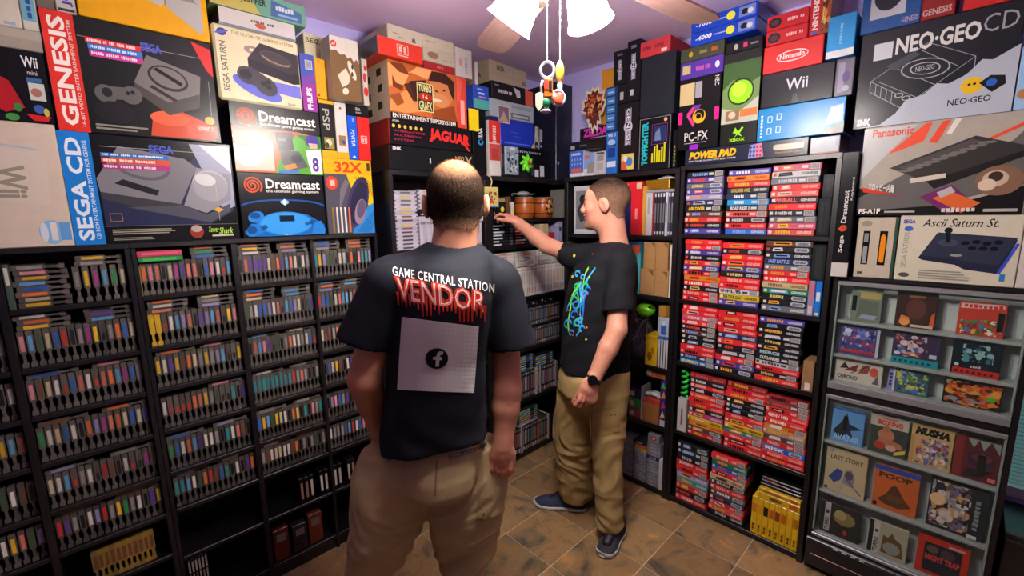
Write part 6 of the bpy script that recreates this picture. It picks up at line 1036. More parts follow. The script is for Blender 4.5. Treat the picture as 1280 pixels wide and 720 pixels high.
def smooth_pts(V, F, it=2, lam=.5):
    e = np.concatenate([F[:, [0, 1]], F[:, [1, 2]], F[:, [2, 3]], F[:, [3, 0]]]); n = len(V); deg = np.bincount(e.ravel(), minlength=n)[:, None]
    for _ in range(it):
        A = np.zeros_like(V)
        for q in range(3): A[:, q] = np.bincount(e[:, 0], V[e[:, 1], q], n) + np.bincount(e[:, 1], V[e[:, 0], q], n)
        V = V + lam * (A / np.maximum(deg, 1) - V)
    return V
def field_obj(name, V, F, material, parent=None, colors=None):
    me = bpy.data.meshes.new(name); me.vertices.add(len(V)); me.vertices.foreach_set('co', V.astype(np.float32).ravel())
    me.loops.add(F.size); me.loops.foreach_set('vertex_index', F.astype(np.int32).ravel()); me.polygons.add(len(F))
    me.polygons.foreach_set('loop_start', np.arange(0, F.size, 4, dtype=np.int32)); me.polygons.foreach_set('use_smooth', np.ones(len(F), bool))
    me.update(calc_edges=True); me.validate(); me.materials.append(material)
    ca = me.color_attributes.new('Col', 'FLOAT_COLOR', 'POINT'); C_ = np.ones((len(V), 4), np.float32)
    if colors is not None: C_[:, :3] = colors
    ca.data.foreach_set('color', C_.ravel())
    return new_obj(name, me, parent)
npv = lambda v: np.array([v[0], v[1], v[2]], float)
def frame(fw, up=(0, 0, 1)):
    f = Vector(fw).normalized(); l = Vector(up).cross(f).normalized(); u = f.cross(l); return f, l, u

SKIN = bpy.data.materials.new('skin'); SKIN.use_nodes = True
def _skin():
    nt = SKIN.node_tree; N = nt.nodes; L = nt.links; b = N['Principled BSDF']
    a = N.new('ShaderNodeAttribute'); a.attribute_name = 'Col'; n = N.new('ShaderNodeTexNoise'); n.inputs['Scale'].default_value = 45; n.inputs['Detail'].default_value = 4
    tc = N.new('ShaderNodeTexCoord'); L.new(tc.outputs['Object'], n.inputs['Vector'])
    r = N.new('ShaderNodeMapRange'); r.inputs['To Min'].default_value = .88; r.inputs['To Max'].default_value = 1.1; L.new(n.outputs['Fac'], r.inputs['Value'])
    mx = N.new('ShaderNodeMix'); mx.data_type = 'RGBA'; mx.blend_type = 'MULTIPLY'; mx.inputs['Factor'].default_value = 1; L.new(a.outputs['Color'], mx.inputs['A']); L.new(r.outputs[0], mx.inputs['B'])
    L.new(mx.outputs['Result'], b.inputs['Base Color']); b.inputs['Roughness'].default_value = .48
    b.inputs['Subsurface Weight'].default_value = .12; b.inputs['Subsurface Radius'].default_value = (.012, .005, .003); b.inputs['Subsurface Scale'].default_value = 1
_skin()
HAIR = mat('short_hair', source='attr', rough=.8, noise=.4, nscale=240, bump=.5, bscale=320, spec=.1)
def cloth(name, c, rough=.85, noise=.12): return mat(name, c, rough=rough, noise=noise, nscale=9, bump=.25, bscale=520, spec=.2)

def head_shape(F, H, fr, neck_to, s=1.0, beard=0):
    f, l, u = fr
    P = lambda x, y, z: npv(H + f * (x * s) + l * (y * s) + u * (z * s)); ax = [npv(f), npv(l), npv(u)]
    E = lambda c, r, k=.012, sub=False, a=ax: F.ell(P(*c), [q * s for q in r], a, k, sub)
    E((-.014, 0, .036), (.098, .077, .082)); E((.030, 0, -.028), (.064, .060, .088), .03); E((.036, 0, -.072), (.052, .050, .045), .03)
    E((.070, 0, .040), (.022, .052, .030), .03); E((.086, 0, .018), (.012, .042, .010), .012); E((.082, 0, -.098), (.022, .024, .018), .02)
    for q in (-1, 1):
        E((.060, q * .042, -.018), (.026, .022, .026), .025)                       # cheek bone
        E((.098, q * .031, .002), (.014, .019, .011), .010, True)                   # eye socket
        E((.080, q * .031, .002), (.0135, .0145, .012), .003)                       # eyeball and lids
        E((.100, q * .012, -.032), (.010, .009, .008), .008)                        # nostril wing
        t = Vector(f) * .35 + Vector(u); t.normalize(); a2 = [npv(t), npv(l), npv(t.cross(l))]
        E((-.008, q * .083, -.006), (.034, .008, .019), .006, False, a2); E((-.018, q * .089, .0), (.031, .007, .018), .005, False, a2)
        E((-.004, q * .097, -.004), (.018, .009, .008), .006, True, a2)
    F.cap(P(.092, 0, .014), P(.112, 0, -.024), .0085 * s, .0125 * s, .012)
    E((.098, 0, -.050), (.010, .024, .0065), .006); E((.096, 0, -.063), (.011, .021, .0075), .006); E((.104, 0, -.0565), (.012, .024, .0018), .003, True)
    F.cap(P(-.022, 0, -.05), npv(neck_to), .060 * s, .065 * s, .035)
    return P
def head_hair(F, fr, H, s, line, name, parent, colour_fn, off=.0035, region=None, strands=0, length=.012):
    """a shell over the skull above the hairline"""
    f, l, u = fr; D = F.D; G = Field(F.lo, F.lo + F.h * (F.n - 1), F.h); G.D = D - off
    X = G.ax[0][:, None, None]; Y = G.ax[1][None, :, None]; Z = G.ax[2][None, None, :]
    lx = ((X - H.x) * f.x + (Y - H.y) * f.y + (Z - H.z) * f.z) / s; ly = ((X - H.x) * l.x + (Y - H.y) * l.y + (Z - H.z) * l.z) / s; lz = ((X - H.x) * u.x + (Y - H.y) * u.y + (Z - H.z) * u.z) / s
    zl = np.interp(lx, [p[0] for p in line], [p[1] for p in line]).astype(np.float32) + .004 * np.sin(lx * 160 + ly * 90)
    cut = np.maximum(zl - lz, np.abs(ly) - .0795)
    G.D = np.maximum(G.D, cut * s).astype(np.float32)
    V, Q = G.surface()
    if len(V) == 0: return
    d = V - npv(H); c = np.stack([d @ npv(f), d @ npv(l), d @ npv(u)], 1) / s
    o = field_obj(name, V, Q, HAIR, parent, colour_fn(c)); o_c = colour_fn(c)
    if strands:
        a, b, e = V[Q[:, 0]], V[Q[:, 1]], V[Q[:, 2]]; fn = np.cross(b - a, e - a); fn /= np.maximum(np.linalg.norm(fn, axis=1), 1e-9)[:, None]
        R = np.random.RandomState(2); pick = R.choice(len(Q), min(strands, len(Q)), replace=False); m = MB()
        for i in pick:
            ci = c[Q[i, 0]]; n = fn[i]
            if n @ (V[Q[i, 0]] - npv(H)) < 0: continue
            flow = -.9 * npv(u) - .35 * npv(f) + .35 * R.randn(3); flow -= n * (flow @ n); flow /= np.linalg.norm(flow); p0 = a[i] - n * .001; tip = p0 + (n * .45 + flow) * length * R.uniform(.6, 1.1); sd = np.cross(n, flow) * .0007
            m.poly([p0 - sd, p0 + sd, tip], o_c[Q[i, 0]] * R.uniform(.5, 1.0))
        st = m.build('hair_strands', HAIR, o); st['kind'] = 'stuff'
    return o
def hand(F, W, d, n, t, s=1.0, curl=(35, 45, 35), spread=.06, thumb=(25, 20), palm=.085):
    """W wrist, d towards the fingers, n back of the hand, t towards the thumb side"""
    d, n, t = Vector(d).normalized(), Vector(n).normalized(), Vector(t).normalized(); W = Vector(W)
    C_ = W + d * (palm * .5 * s)
    F.ell(npv(C_), [palm * .62 * s, .041 * s, .0155 * s], [npv(d), npv(t), npv(n)], .012)
    F.cap(npv(W - d * .02 * s), npv(W + d * .03 * s), .026 * s, .024 * s, .02)
    for i, (off, ln) in enumerate(((.029, .074), (.0095, .082), (-.0105, .076), (-.029, .06))):
        p = W + d * (palm - .006 * abs(i - 1)) * s + t * off * s; dirv = (d + t * spread * (1.4 - i)).normalized(); q = p - d * .02 * s; r = (.0095 - .0005 * i) * s; a = 0
        c = curl[i] if isinstance(curl[0], (tuple, list)) else curl
        F.cap(npv(q), npv(p), r * 1.05, r, .006)
        for j, fr_ in enumerate((.45, .31, .24)):
            a += math.radians(c[j]); w = dirv * math.cos(a) - n * math.sin(a); e = p + w * (ln * fr_ * s); F.cap(npv(p), npv(e), r * (1 - .06 * j), r * (.94 - .06 * j), .0025); p = e
    p = W + d * .022 * s + t * .026 * s; a = math.radians(thumb[0])
    w = (d * math.cos(a) + t * math.sin(a) - n * .45).normalized(); e = p + w * .042 * s; F.cap(npv(p), npv(e), .0145 * s, .0115 * s, .012)
    w = (w + (d * .7 - t * .25 - n * .3) * math.radians(thumb[1]) * 1.2).normalized(); e2 = e + w * .03 * s; F.cap(npv(e), npv(e2), .0112 * s, .0095 * s, .004); F.cap(npv(e2), npv(e2 + w * .02 * s), .0095 * s, .0075 * s, .003)
def shoe(name, heel, toe, parent, up_c, sole_c, label):
    """a trainer with sole, upper, tongue and laces, from heel to toe on the floor"""
    heel, toe = Vector(heel), Vector(toe); L_ = (toe - heel).length; f = (toe - heel).normalized(); l = Vector((0, 0, 1)).cross(f)
    g = empty(name, heel, math.atan2(f.y, f.x)); g.parent = parent; g['label'] = label
    N_ = 22; xs = [i / (N_ - 1) for i in range(N_)]
    wd = lambda x: np.interp(x, [0, .05, .2, .45, .7, .88, .96, 1], [.016, .030, .036, .036, .047, .042, .028, .010])
    hs = lambda x: np.interp(x, [0, .1, .3, .48, .62, .85, 1], [.085, .105, .115, .098, .068, .046, .03])
    m = MB(); rings = []
    for x in xs: w = float(wd(x)) + .004; rings.append([(x * L_, w * c, z + (.008 if x > .85 else .0) * (x - .85) / .15) for c, z in ((-.9, .002), (-1, .012), (-1, .024), (1, .024), (1, .012), (.9, .002))])
    vs = [v for r in rings for v in r]; fs = [(i * 6 + k, i * 6 + (k + 1) % 6, (i + 1) * 6 + (k + 1) % 6, (i + 1) * 6 + k) for i in range(N_ - 1) for k in range(6)] + [(0, 1, 2, 3, 4, 5), tuple((N_ - 1) * 6 + k for k in range(5, -1, -1))]
    m.add(vs, [f_[::-1] for f_ in fs], lin(sole_c), True); m.build('sole', mat('sole_' + sole_c, sole_c, rough=.6), g)
    m = MB(); rings = []; K_ = 12
    for x in xs:
        w = float(wd(x)); h = float(hs(x)); rings.append([(x * L_ * .99, w * math.cos(t) * (1 if math.sin(t) < .5 else .95), .022 + (h - .022) * max(0, math.sin(t)) ** .75) for t in [math.pi * k / (K_ - 1) for k in range(K_)]])
    vs = [v for r in rings for v in r]; fs = [(i * K_ + k, i * K_ + k + 1, (i + 1) * K_ + k + 1, (i + 1) * K_ + k) for i in range(N_ - 1) for k in range(K_ - 1)] + [tuple(range(K_ - 1, -1, -1)), tuple((N_ - 1) * K_ + k for k in range(K_))]
    m.add(vs, [f_[::-1] for f_ in fs], lin(up_c), True); m.build('upper', cloth('mesh_' + up_c, up_c, noise=.3), g)
    for i in range(5):
        x = .42 + i * .065; h = float(hs(x)) + .002; m = MB(); m.tube([(x * L_, -.02, h - .006), (x * L_ + .006, 0, h + .001), (x * L_, .02, h - .006)], .0028, n=6); m.build('lace', mat('lace_dark', '#2a2c33', rough=.8), g)
    return g
def on_cloth(tree, pts, dirs_from=None, off=.0016):
    """photo points carried onto the fabric surface"""
    out = []
    for px, py in pts:
        d = ray(px, py).normalized(); h = tree.ray_cast(EYE, d)
        if h[0] is None: out.append(None)
        else: nn = h[1] if h[1].dot(d) < 0 else -h[1]; out.append(h[0] + nn * off)
    return out
def cloth_print(tree, shapes, quad, name, parent, material=INK, off=.0016, maxe=6.0):
    """flat print items mapped into a photo quad (bl, br, tr, tl) and laid onto the fabric"""
    m0 = MB(); art_mb(m0, 1, 1, shapes, y=0, step=.00008); m = MB()
    bl, br, tr, tl = [Vector(q) for q in quad]
    def mp(v): a, b = v[0], v[2]; p = (bl * (1 - a) + br * a) * (1 - b) + (tl * (1 - a) + tr * a) * b; return (p.x, p.y)
    for f, c in zip(m0.f, m0.c):
        lay = -m0.v[f[0]][1]
        base = [mp(m0.v[i]) for i in f]; st = [(base[0], base[i], base[i + 1]) for i in range(1, len(base) - 1)]
        while st:
            t = st.pop(); e = [math.dist(t[i], t[(i + 1) % 3]) for i in range(3)]; k = e.index(max(e))
            if e[k] > maxe:
                a, b, c3 = t[k], t[(k + 1) % 3], t[(k + 2) % 3]; mid = ((a[0] + b[0]) / 2, (a[1] + b[1]) / 2); st += [(a, mid, c3), (mid, b, c3)]; continue
            q = on_cloth(tree, t, off=off + lay)
            if None in q: continue
            if max((q[i] - q[i - 1]).length for i in range(3)) > .06: continue
            m.poly(q, c)
    return m.build(name, material, parent)
def sil(rows, theta, yawv, fixed_b=None, fixed_a=None):
    """silhouette rows (y, x left, x right, depth) -> loft rows; yawv is the direction of the wide axis a"""
    out = []
    for r in rows:
        y, xl, xr, d = r[:4]; A, B_ = at_depth(xl, y, d), at_depth(xr, y, d); c = (A + B_) / 2; hw = (B_ - A).length / 2
        fb = r[4] if len(r) > 4 else (fixed_b if fixed_b else fixed_a)
        if fixed_b: a = math.sqrt(max(hw ** 2 - (fb * math.sin(theta)) ** 2, .0004)) / math.cos(theta); b = fb
        else: b = math.sqrt(max(hw ** 2 - (fb * math.sin(theta)) ** 2, .0004)) / math.cos(theta); a = fb
        out.append((c.z, c.x, c.y, a, b, yawv))
    return out
from mathutils import noise as mnoise
def crumple(V, Q, amp_fn, sx=7.0, sz=13.0):
    """pushes vertices along their normals into irregular folds"""
    a, b, c = V[Q[:, 0]], V[Q[:, 1]], V[Q[:, 2]]; fn = np.cross(b - a, c - a); N = np.zeros_like(V)
    for i in range(4):
        for q in range(3): N[:, q] += np.bincount(Q[:, i], fn[:, q], len(V))
    N /= np.maximum(np.linalg.norm(N, axis=1), 1e-9)[:, None]; h = np.empty(len(V))
    for i, p in enumerate(V):
        w = mnoise.noise(Vector((p[0] * 3.1 + 5, p[1] * 3.1, p[2] * 3.1)))
        n1 = mnoise.noise(Vector((p[0] * sx + w * 2.5, p[1] * sx, p[2] * sz + w * 4 + 2.5 * p[0]))); n2 = mnoise.noise(Vector((p[0] * sx * 2.2, p[1] * sx * 2.2 + 7, p[2] * sz * 1.7 + w * 6)))
        h[i] = (1 - abs(n1) * 2.2) * .8 + n2 * .5
    return V + N * (h * amp_fn(V))[:, None]
def shade_verts(V, base, spots): 
    C_ = np.tile(np.array(lin(base)), (len(V), 1))
    for p, r, c, wgt in spots:
        t = np.minimum(np.clip(1 - np.linalg.norm(V - npv(p), axis=1) / r, 0, 1)[:, None] ** .7 * wgt, 1); C_ = C_ * (1 - t) + np.array(lin(c)) * t
    return C_
# ------------------------------------------------------------------ the man seen from behind, lettered shirt
def man_back():
    root = empty('person', (-1.12, .70, 0)); tag(root, 'man seen from behind in a dark lettered T-shirt and khaki cargo shorts', 'person')
    rinv = Vector(root.location)
    P = at_depth; yr = math.radians(53 + 17 - 90)               # direction of the wide axis of the trunk (his right)
    th = math.radians(17)
    F = Field((-1.62, .22, -.02), (-.62, 1.16, 1.78), .0041)
    H = P(570, 256, 1.27); fr = frame((math.cos(math.radians(90 + 52)), math.sin(math.radians(90 + 52)), -.06))
    nk = P(567, 318, 1.275)
    head_shape(F, H, fr, nk, 1.0)
    LS, RS = P(481, 356, 1.215), P(629, 354, 1.335)
    LE, RE = P(456, 474, 1.26), P(634, 486, 1.365)
    LW, RW = P(476, 545, 1.58), P(628.5, 556, 1.36)
    F.cap(npv(nk), npv(P(560, 350, 1.29)), .056, .06, .03)
    nk2 = P(562, 352, 1.29); F.cap(npv(LS), npv(nk2), .036, .036, .03); F.cap(npv(RS), npv(nk2), .036, .036, .03)
    F.cap(npv(LS), npv(LE), .044, .045, .02); F.cap(npv(LE), npv(LW), .045, .03, .012)
    F.cap(npv(LE), npv(LE.lerp(LW, .4)), .044, .043, .01)
    F.cap(npv(RS), npv(RE), .044, .043, .02); F.cap(npv(RE), npv(RE.lerp(RW, .35)), .043, .042, .012); F.cap(npv(RE.lerp(RW, .35)), npv(RW), .042, .028, .012)
    body = [(365, 500, 606, 1.285, .085), (400, 494, 602, 1.30, .095), (470, 494, 596, 1.33, .10), (540, 488, 596, 1.37, .105), (596, 484, 596, 1.40, .105)]
    F.loft(sil(body, th, yr, fixed_b=.11), .03)
    # legs
    LH, RH = P(503, 606, 1.385), P(578, 604, 1.44)
    LK, RK = P(470, 712, 1.42), P(583, 708, 1.49)
    LA, RA = Vector((LK.x - .03, LK.y - .01, .09)), Vector((RK.x - .02, RK.y + .03, .09))
    for a, b, c in ((LH, LK, LA), (RH, RK, RA)):
        F.cap(npv(a), npv(b), .066, .052, .03); cm = b.lerp(c, .3) - Vector((fr[0].x, fr[0].y, 0)) * .012; F.cap(npv(b), npv(cm), .053, .055, .02); F.cap(npv(cm), npv(c), .054, .036, .02)
        F.cap(npv(c), npv(c + Vector((fr[0].x, fr[0].y, 0)) * .12 - Vector((0, 0, .05))), .036, .028, .02); F.cap(npv(c), npv(c - Vector((0, 0, .045)) - Vector((fr[0].x, fr[0].y, 0)) * .02), .036, .034, .015)
    dR = (RW - RE).normalized(); right = Vector((math.cos(yr), math.sin(yr), 0)); fwd = Vector((-math.sin(yr), math.cos(yr), 0))
    hand(F, RW, dR, right * .9 - fwd * .3, fwd * .9 + right * .3, .98, curl=((40, 55, 35), (46, 60, 38), (52, 64, 40), (58, 66, 40)), spread=.03, thumb=(14, 26))
    hand(F, LW, (LW - LE).normalized(), -right, fwd, .98, curl=(30, 40, 30))
    V, Q = F.surface(); V = smooth_pts(V, Q, 1, .4)
    col = shade_verts(V, '#c98a6c', [(RW + dR * .08, .09, '#c97a66', .6), (RE, .07, '#bd7862', .5), (H - fr[1] * .08, .04, '#d88a6a', .6), (H + fr[1] * .08, .04, '#d88a6a', .6), (LE, .06, '#b57860', .4)])
    o = field_obj('body', V - npv(rinv), Q, SKIN, root, col)
    # hair
    G = Field(npv(H) - .14, npv(H) + .16, .0036); head_shape(G, H, fr, nk, 1.0); 
    def hc(c):
        r = np.random.RandomState(3); crown = np.array([-.055, .0, .10]); dd = np.linalg.norm((c - crown) * np.array([.9, 1, 1]), axis=1)
        dens = np.clip((dd - .022) / .05, 0, 1) ** .8; dens = np.clip(dens + .22 * (r.rand(len(c)) - .5), .12, 1)[:, None]
        low = np.clip((c[:, 2] + .09) / .05, 0.25, 1)[:, None]
        t = dens * low; return np.array(lin('#b98a66')) * (1 - t) + np.array(lin('#231812')) * t
    hr = head_hair(G, fr, H, 1.0, [(-.12, -.066), (-.06, -.070), (-.035, -.045), (-.018, .0), (.02, .012), (.06, .085), (.1, .12)], 'hair', root, hc, strands=7000)
    hr.location = -rinv
    # shirt
    S = Field((-1.62, .26, .75), (-.62, 1.16, 1.62), .0062)
    rows = [(311, 541, 598, 1.275, .075), (318, 524, 607, 1.275, .09), (330, 496, 622, 1.275, .105), (346, 474, 634, 1.28, .118), (370, 468, 634, 1.285, .128), (400, 470, 626, 1.295, .132), (440, 473, 617, 1.315, .135), (500, 473, 614, 1.345, .145), (545, 465, 617, 1.37, .157), (600, 458, 620, 1.40, .165)]
    LSE, RSE = P(455, 424, 1.235), P(640, 430, 1.345)
    S.cap(npv(P(486, 358, 1.22)), npv(LSE), .073, .074, .035); S.cap(npv(P(622, 358, 1.33)), npv(RSE), .073, .072, .035)
    dl = (LSE - P(478, 352, 1.22)).normalized(); dr = (RSE - P(630, 352, 1.33)).normalized()
    S.plane_cut(LSE + dl * .012, dl, npv(LSE) - .11, npv(LSE) + .11); S.plane_cut(RSE + dr * .012, dr, npv(RSE) - .11, npv(RSE) + .11)
    S.cap(npv(LSE - dl * .05), npv(LSE + dl * .1), .062, .068, .004, True); S.cap(npv(RSE - dr * .05), npv(RSE + dr * .1), .06, .066, .004, True)
    hl, hm, hr_ = P(470, 572, 1.30), P(535, 569, 1.215), P(612, 543, 1.345); nn = (hm - hl).cross(hr_ - hl).normalized(); nn = nn if nn.z < 0 else -nn
    S.loft(sil(rows, th, yr, fixed_b=.13), .03, p=2.4)
    S.cap(npv(P(500, 350, 1.23)), npv(P(556, 326, 1.27)), .066, .06, .05); S.cap(npv(P(610, 349, 1.32)), npv(P(574, 326, 1.285)), .066, .06, .05)
    S.plane_cut(hl, nn, (-1.62, .26, .75), (-.62, 1.16, 1.12))
    S.cap(npv(nk + Vector((0, 0, .03))), npv(nk + Vector((0, 0, .13))), .062, .068, .006, True)
    S.ripple(1, lambda X, Y, Z: .0025 * np.sin(46 * (X * .8 - Y * .5) + 26 * Z + 2.2 * np.sin(9 * Z + 3 * X)) * np.clip(1.28 - Z, 0, .3) * 3 + .0022 * np.sin(70 * Z + 30 * (X + Y)) * np.clip(1.12 - Z, 0, .2) * 5)
    V, Q = S.surface(); V = smooth_pts(V, Q, 3)
    sh = field_obj('shirt', V - npv(rinv), Q, cloth('navy_cotton', '#181b23'), root)
    tree = BVHTree.FromPolygons(V.tolist(), Q.tolist())
    def pr(name, shapes, quad, **k): q = cloth_print(tree, shapes, quad, name, sh, **k); q.location = -rinv
    wht = '#dcd8d2'
    quad = [(491, 357), (618, 386), (620, 361), (491, 331)]
    pr('lettering', [('t', 'GAME CENTRAL STATION', 0, .0, 1, 1, wht, dict(bold=.01, space=1.12))], [(491, 344.5), (617, 366), (617.5, 355), (490, 333)], maxe=4)
    r = random.Random(4); drip = []
    for i in range(22):
        x = .0 + .046 * i; e = -.1 - .55 * r.random(); drip.append(('p', [(x, .35), (x + .034, .35), (x + .024, e), (x + .01, e)], '#c23422'))
    vend = [(496, 374), (607, 391), (608, 365), (493, 346)]
    pr('drip_print', [('t', 'VENDOR', -.01, -.06, 1.01, 1.05, '#c23422', dict(bold=.07))] + drip, vend, maxe=4)
    pr('big_lettering', [('t', 'VENDOR', .02, .02, .98, .98, '#efd2c6', dict(bold=-.004)), ('t', 'VENDOR', .026, .05, .974, .95, '#d8402c', dict(bold=-.034))], vend, maxe=4, off=.0032)
    pr('white_panel', [('r', 0, 0, 1, 1, '#e2dfd9')], [(497, 487), (592, 491), (598, 408), (503, 396)])
    pr('round_emblem', [('e', .5, .5, .5, .5, '#17181e'), ('r', .47, .12, .62, .62, '#d8d5cf'), ('p', [(.34, .44), (.74, .44), (.72, .58), (.34, .58)], '#d8d5cf'), ('p', [(.47, .6), (.62, .6), (.64, .7), (.76, .72), (.76, .85), (.6, .86), (.5, .76)], '#d8d5cf')], [(531, 460), (559, 461), (561, 435), (533, 434)], off=.0032, maxe=4)
    # shorts
    K_ = Field((-1.62, .3, .42), (-.7, 1.12, 1.06), .0062)
    rows = [(522, 480, 607, 1.36, .112), (545, 474, 611, 1.375, .12), (566, 466, 615, 1.385, .125), (582, 463, 616, 1.395, .118), (594, 480, 604, 1.405, .09), (601, 505, 585, 1.41, .06)]
    K_.loft(sil(rows, th, yr, fixed_b=.135), .03, p=2.5, zc=.06)
    ll = [(556, 468, 530, 1.36, .11), (585, 460, 536, 1.365, .137), (608, 456, 536, 1.368, .137), (640, 449, 526, 1.38, .118), (675, 446, 513, 1.40, .102), (695, 444, 500, 1.41, .092), (706, 443, 495, 1.415, .088)]
    rl_ = [(554, 552, 612, 1.39, .11), (583, 548, 618, 1.405, .137), (606, 546, 619, 1.412, .137), (640, 549, 618, 1.43, .118), (675, 552, 613, 1.47, .10), (692, 555, 610, 1.475, .092), (701, 556, 609, 1.48, .088)]
    K_.loft(sil(ll, th, yr, fixed_b=.1), .035, p=2.2, zc=.008); K_.loft(sil(rl_, th, yr, fixed_b=.1), .02, p=2.2, zc=.008)
    K_.cap(npv(LK - Vector((0, 0, .10))), npv(LK + Vector((0, 0, .05))), .062, .06, .006, True); K_.cap(npv(RK - Vector((0, 0, .10))), npv(RK + Vector((0, 0, .05))), .062, .06, .006, True)
    V, Q = K_.surface(); V = crumple(smooth_pts(V, Q, 2), Q, lambda v: .012 * np.clip((.93 - v[:, 2]) * 3.0, .12, 1))
    so = field_obj('shorts', V - npv(rinv), Q, cloth('khaki_twill', '#b09a70', noise=.16), root)
    tree = BVHTree.FromPolygons(V.tolist(), Q.tolist())
    def pk(name, shapes, quad, **k): q = cloth_print(tree, shapes, quad, name, so, **k); q.location = -rinv
    pk('back_pocket', [('r', 0, 0, 1, 1, '#a89470'), ('p', [(0, .45), (1, .55), (1, .3), (.9, .15), (.05, .15)], '#5c503c'), ('p', [(.08, .42), (.94, .5), (.9, .3), (.1, .22)], '#8c8578')], [(560, 577), (608, 562), (609, 549), (559, 560)], off=.003)
    pk('cargo_flap', [('r', 0, 0, 1, 1, '#98825c'), ('r', 0, 0, 1, .12, '#6f5d40'), ('e', .5, .25, .06, .08, '#5c4c34')], [(594, 651), (613, 648), (616, 622), (597, 622)], off=.004)
    pk('centre_seam', [('r', .35, 0, .65, 1, '#7d6a4a')], [(541, 620), (547, 620), (549, 575), (543, 575)], off=.002)
    for nm, a in (('shoe', LA), ('shoe', RA)):
        hd = Vector((fr[0].x, fr[0].y, 0)).normalized(); he = Vector((a.x, a.y, 0)) - hd * .075 - rinv; shoe(nm, he, he + hd * .275, root, '#3a3c42', '#b4b0a8', 'dark trainer with pale sole')
man_back()
# ------------------------------------------------------------------ the man in profile reaching to the corner bookcase
def man_side():
    root = empty('person', (-1.24, 1.68, 0)); tag(root, 'man in profile with shaved head, printed dark T-shirt and khaki trousers, reaching out', 'person')
    rinv = Vector(root.location); P = at_depth
    V_ = Vector((-.57, .82, 0)); R_ = Vector((.82, .57, 0)); th = math.radians(20)
    fwd = (-R_ * math.cos(th) - V_ * math.sin(th)).normalized(); rgt = Vector((fwd.y, -fwd.x, 0)); yr = math.atan2(rgt.y, rgt.x)
    F = Field((-2.02, 1.38, -.02), (-.86, 2.14, 1.82), .0041)
    hf = (-R_ * math.cos(math.radians(15)) + V_ * math.sin(math.radians(15))); fr = frame((hf.x, hf.y, -.02)); H = P(757.5, 255, 2.02)
    nk = P(768, 312, 2.045)
    s = .98; head_shape(F, H, fr, nk, s)
    LS, RS = P(775, 340, 1.94), P(726, 322, 2.17)
    LE, RE = P(771, 412, 1.895), P(684, 307, 2.33)
    LW, RW = P(740, 478, 1.885), P(648, 279, 2.47)
    nk2 = P(760, 350, 2.06); F.cap(npv(nk), npv(nk2), .056, .06, .03); F.cap(npv(LS), npv(nk2), .034, .036, .03); F.cap(npv(RS), npv(nk2), .034, .036, .03)
    F.cap(npv(LS), npv(LE), .042, .043, .02); F.cap(npv(LE), npv(LE.lerp(LW, .35)), .043, .042, .012); F.cap(npv(LE.lerp(LW, .35)), npv(LW), .042, .028, .012)
    F.cap(npv(RS), npv(RE), .042, .043, .02); F.cap(npv(RE), npv(RE.lerp(RW, .35)), .043, .042, .012); F.cap(npv(RE.lerp(RW, .35)), npv(RW), .042, .027, .012)
    rows = [(360, 726, 782, 2.06), (400, 722, 778, 2.08), (440, 718, 772, 2.11), (480, 714, 768, 2.14)]
    F.loft(sil(rows, th, yr, fixed_a=.12), .03)
    LH, RH = P(757, 474, 2.10), P(722, 472, 2.20)
    LK, RK = P(758, 560, 2.14), P(714, 548, 2.33)
    lh, lt = Vector((-1.085, 1.80, 0)), Vector((-1.045, 1.565, 0)); rh, rt = Vector((-1.305, 1.80, 0)), Vector((-1.545, 1.635, 0))
    lf, rf = (lt - lh).normalized(), (rt - rh).normalized()
    LA, RA = lh + lf * .06 + Vector((0, 0, .09)), rh + rf * .06 + Vector((0, 0, .09))
    for a, b, c, f in ((LH, LK, LA, lf), (RH, RK, RA, rf)):
        F.cap(npv(a), npv(b), .075, .052, .03); F.cap(npv(b), npv(b.lerp(c, .35)), .05, .05, .02); F.cap(npv(b.lerp(c, .35)), npv(c), .05, .034, .02); F.cap(npv(c), npv(c + f * .12 - Vector((0, 0, .045))), .032, .024, .02); F.cap(npv(c), npv(c - Vector((0, 0, .04)) - f * .02), .033, .03, .015)
    dl = (LW - LE).normalized(); hand(F, LW, (dl + Vector((0, 0, -.25))).normalized(), -rgt + fwd * .2, fwd, .98, curl=(28, 38, 26), thumb=(18, 20))
    tgt = on_left(624, 261, XU + .034); tgt = Vector((XU + .034, tgt[0], tgt[1]))
    dr = (tgt - RW).normalized(); n2 = Vector((0, 0, 1)) * .8 + V_ * .3 + Vector((.3, -.2, 0)); n2 = (n2 - dr * n2.dot(dr)).normalized(); t2 = n2.cross(dr); t2 = t2 if t2.dot(R_) < 0 else -t2
    hand(F, RW, dr, n2, t2, 1.0, curl=((22, 34, 22), (38, 48, 30), (50, 56, 34), (58, 60, 36)), thumb=(22, 10))
    V, Q = F.surface(); V = smooth_pts(V, Q, 1, .4)
    f, l, u = fr; hp = lambda x, y, z: H + f * (x * s) + l * (y * s) + u * (z * s)
    col = shade_verts(V, '#c78c72', [(hp(.10, .008, -.057), .021, '#b8324e', 1.6), (hp(.082, .012, -.102), .032, '#6a4a38', .75), (hp(.05, .05, -.03), .05, '#d0826c', .5), (hp(-.01, .085, -.01), .04, '#d0806a', .6), (LW + dl * .07, .08, '#c4705e', .6), (RW + dr * .08, .08, '#c87a68', .6), (hp(.093, .03, .02), .014, '#5a4232', .8), (hp(.095, .03, .003), .009, '#e0dcd6', .7)] + [(q, .16, '#1c1c22', 8) for q in (LA + lf * .06, RA + rf * .06)])
    field_obj('body', V - npv(rinv), Q, SKIN, root, col)
    m = MB(); 
    for q in (-1, 1): m.ball(hp(.0905, q * .031, .002) - rinv, .0055)
    m.build('iris', mat('iris_dark', '#2a2018', rough=.2), root)
    m = MB()
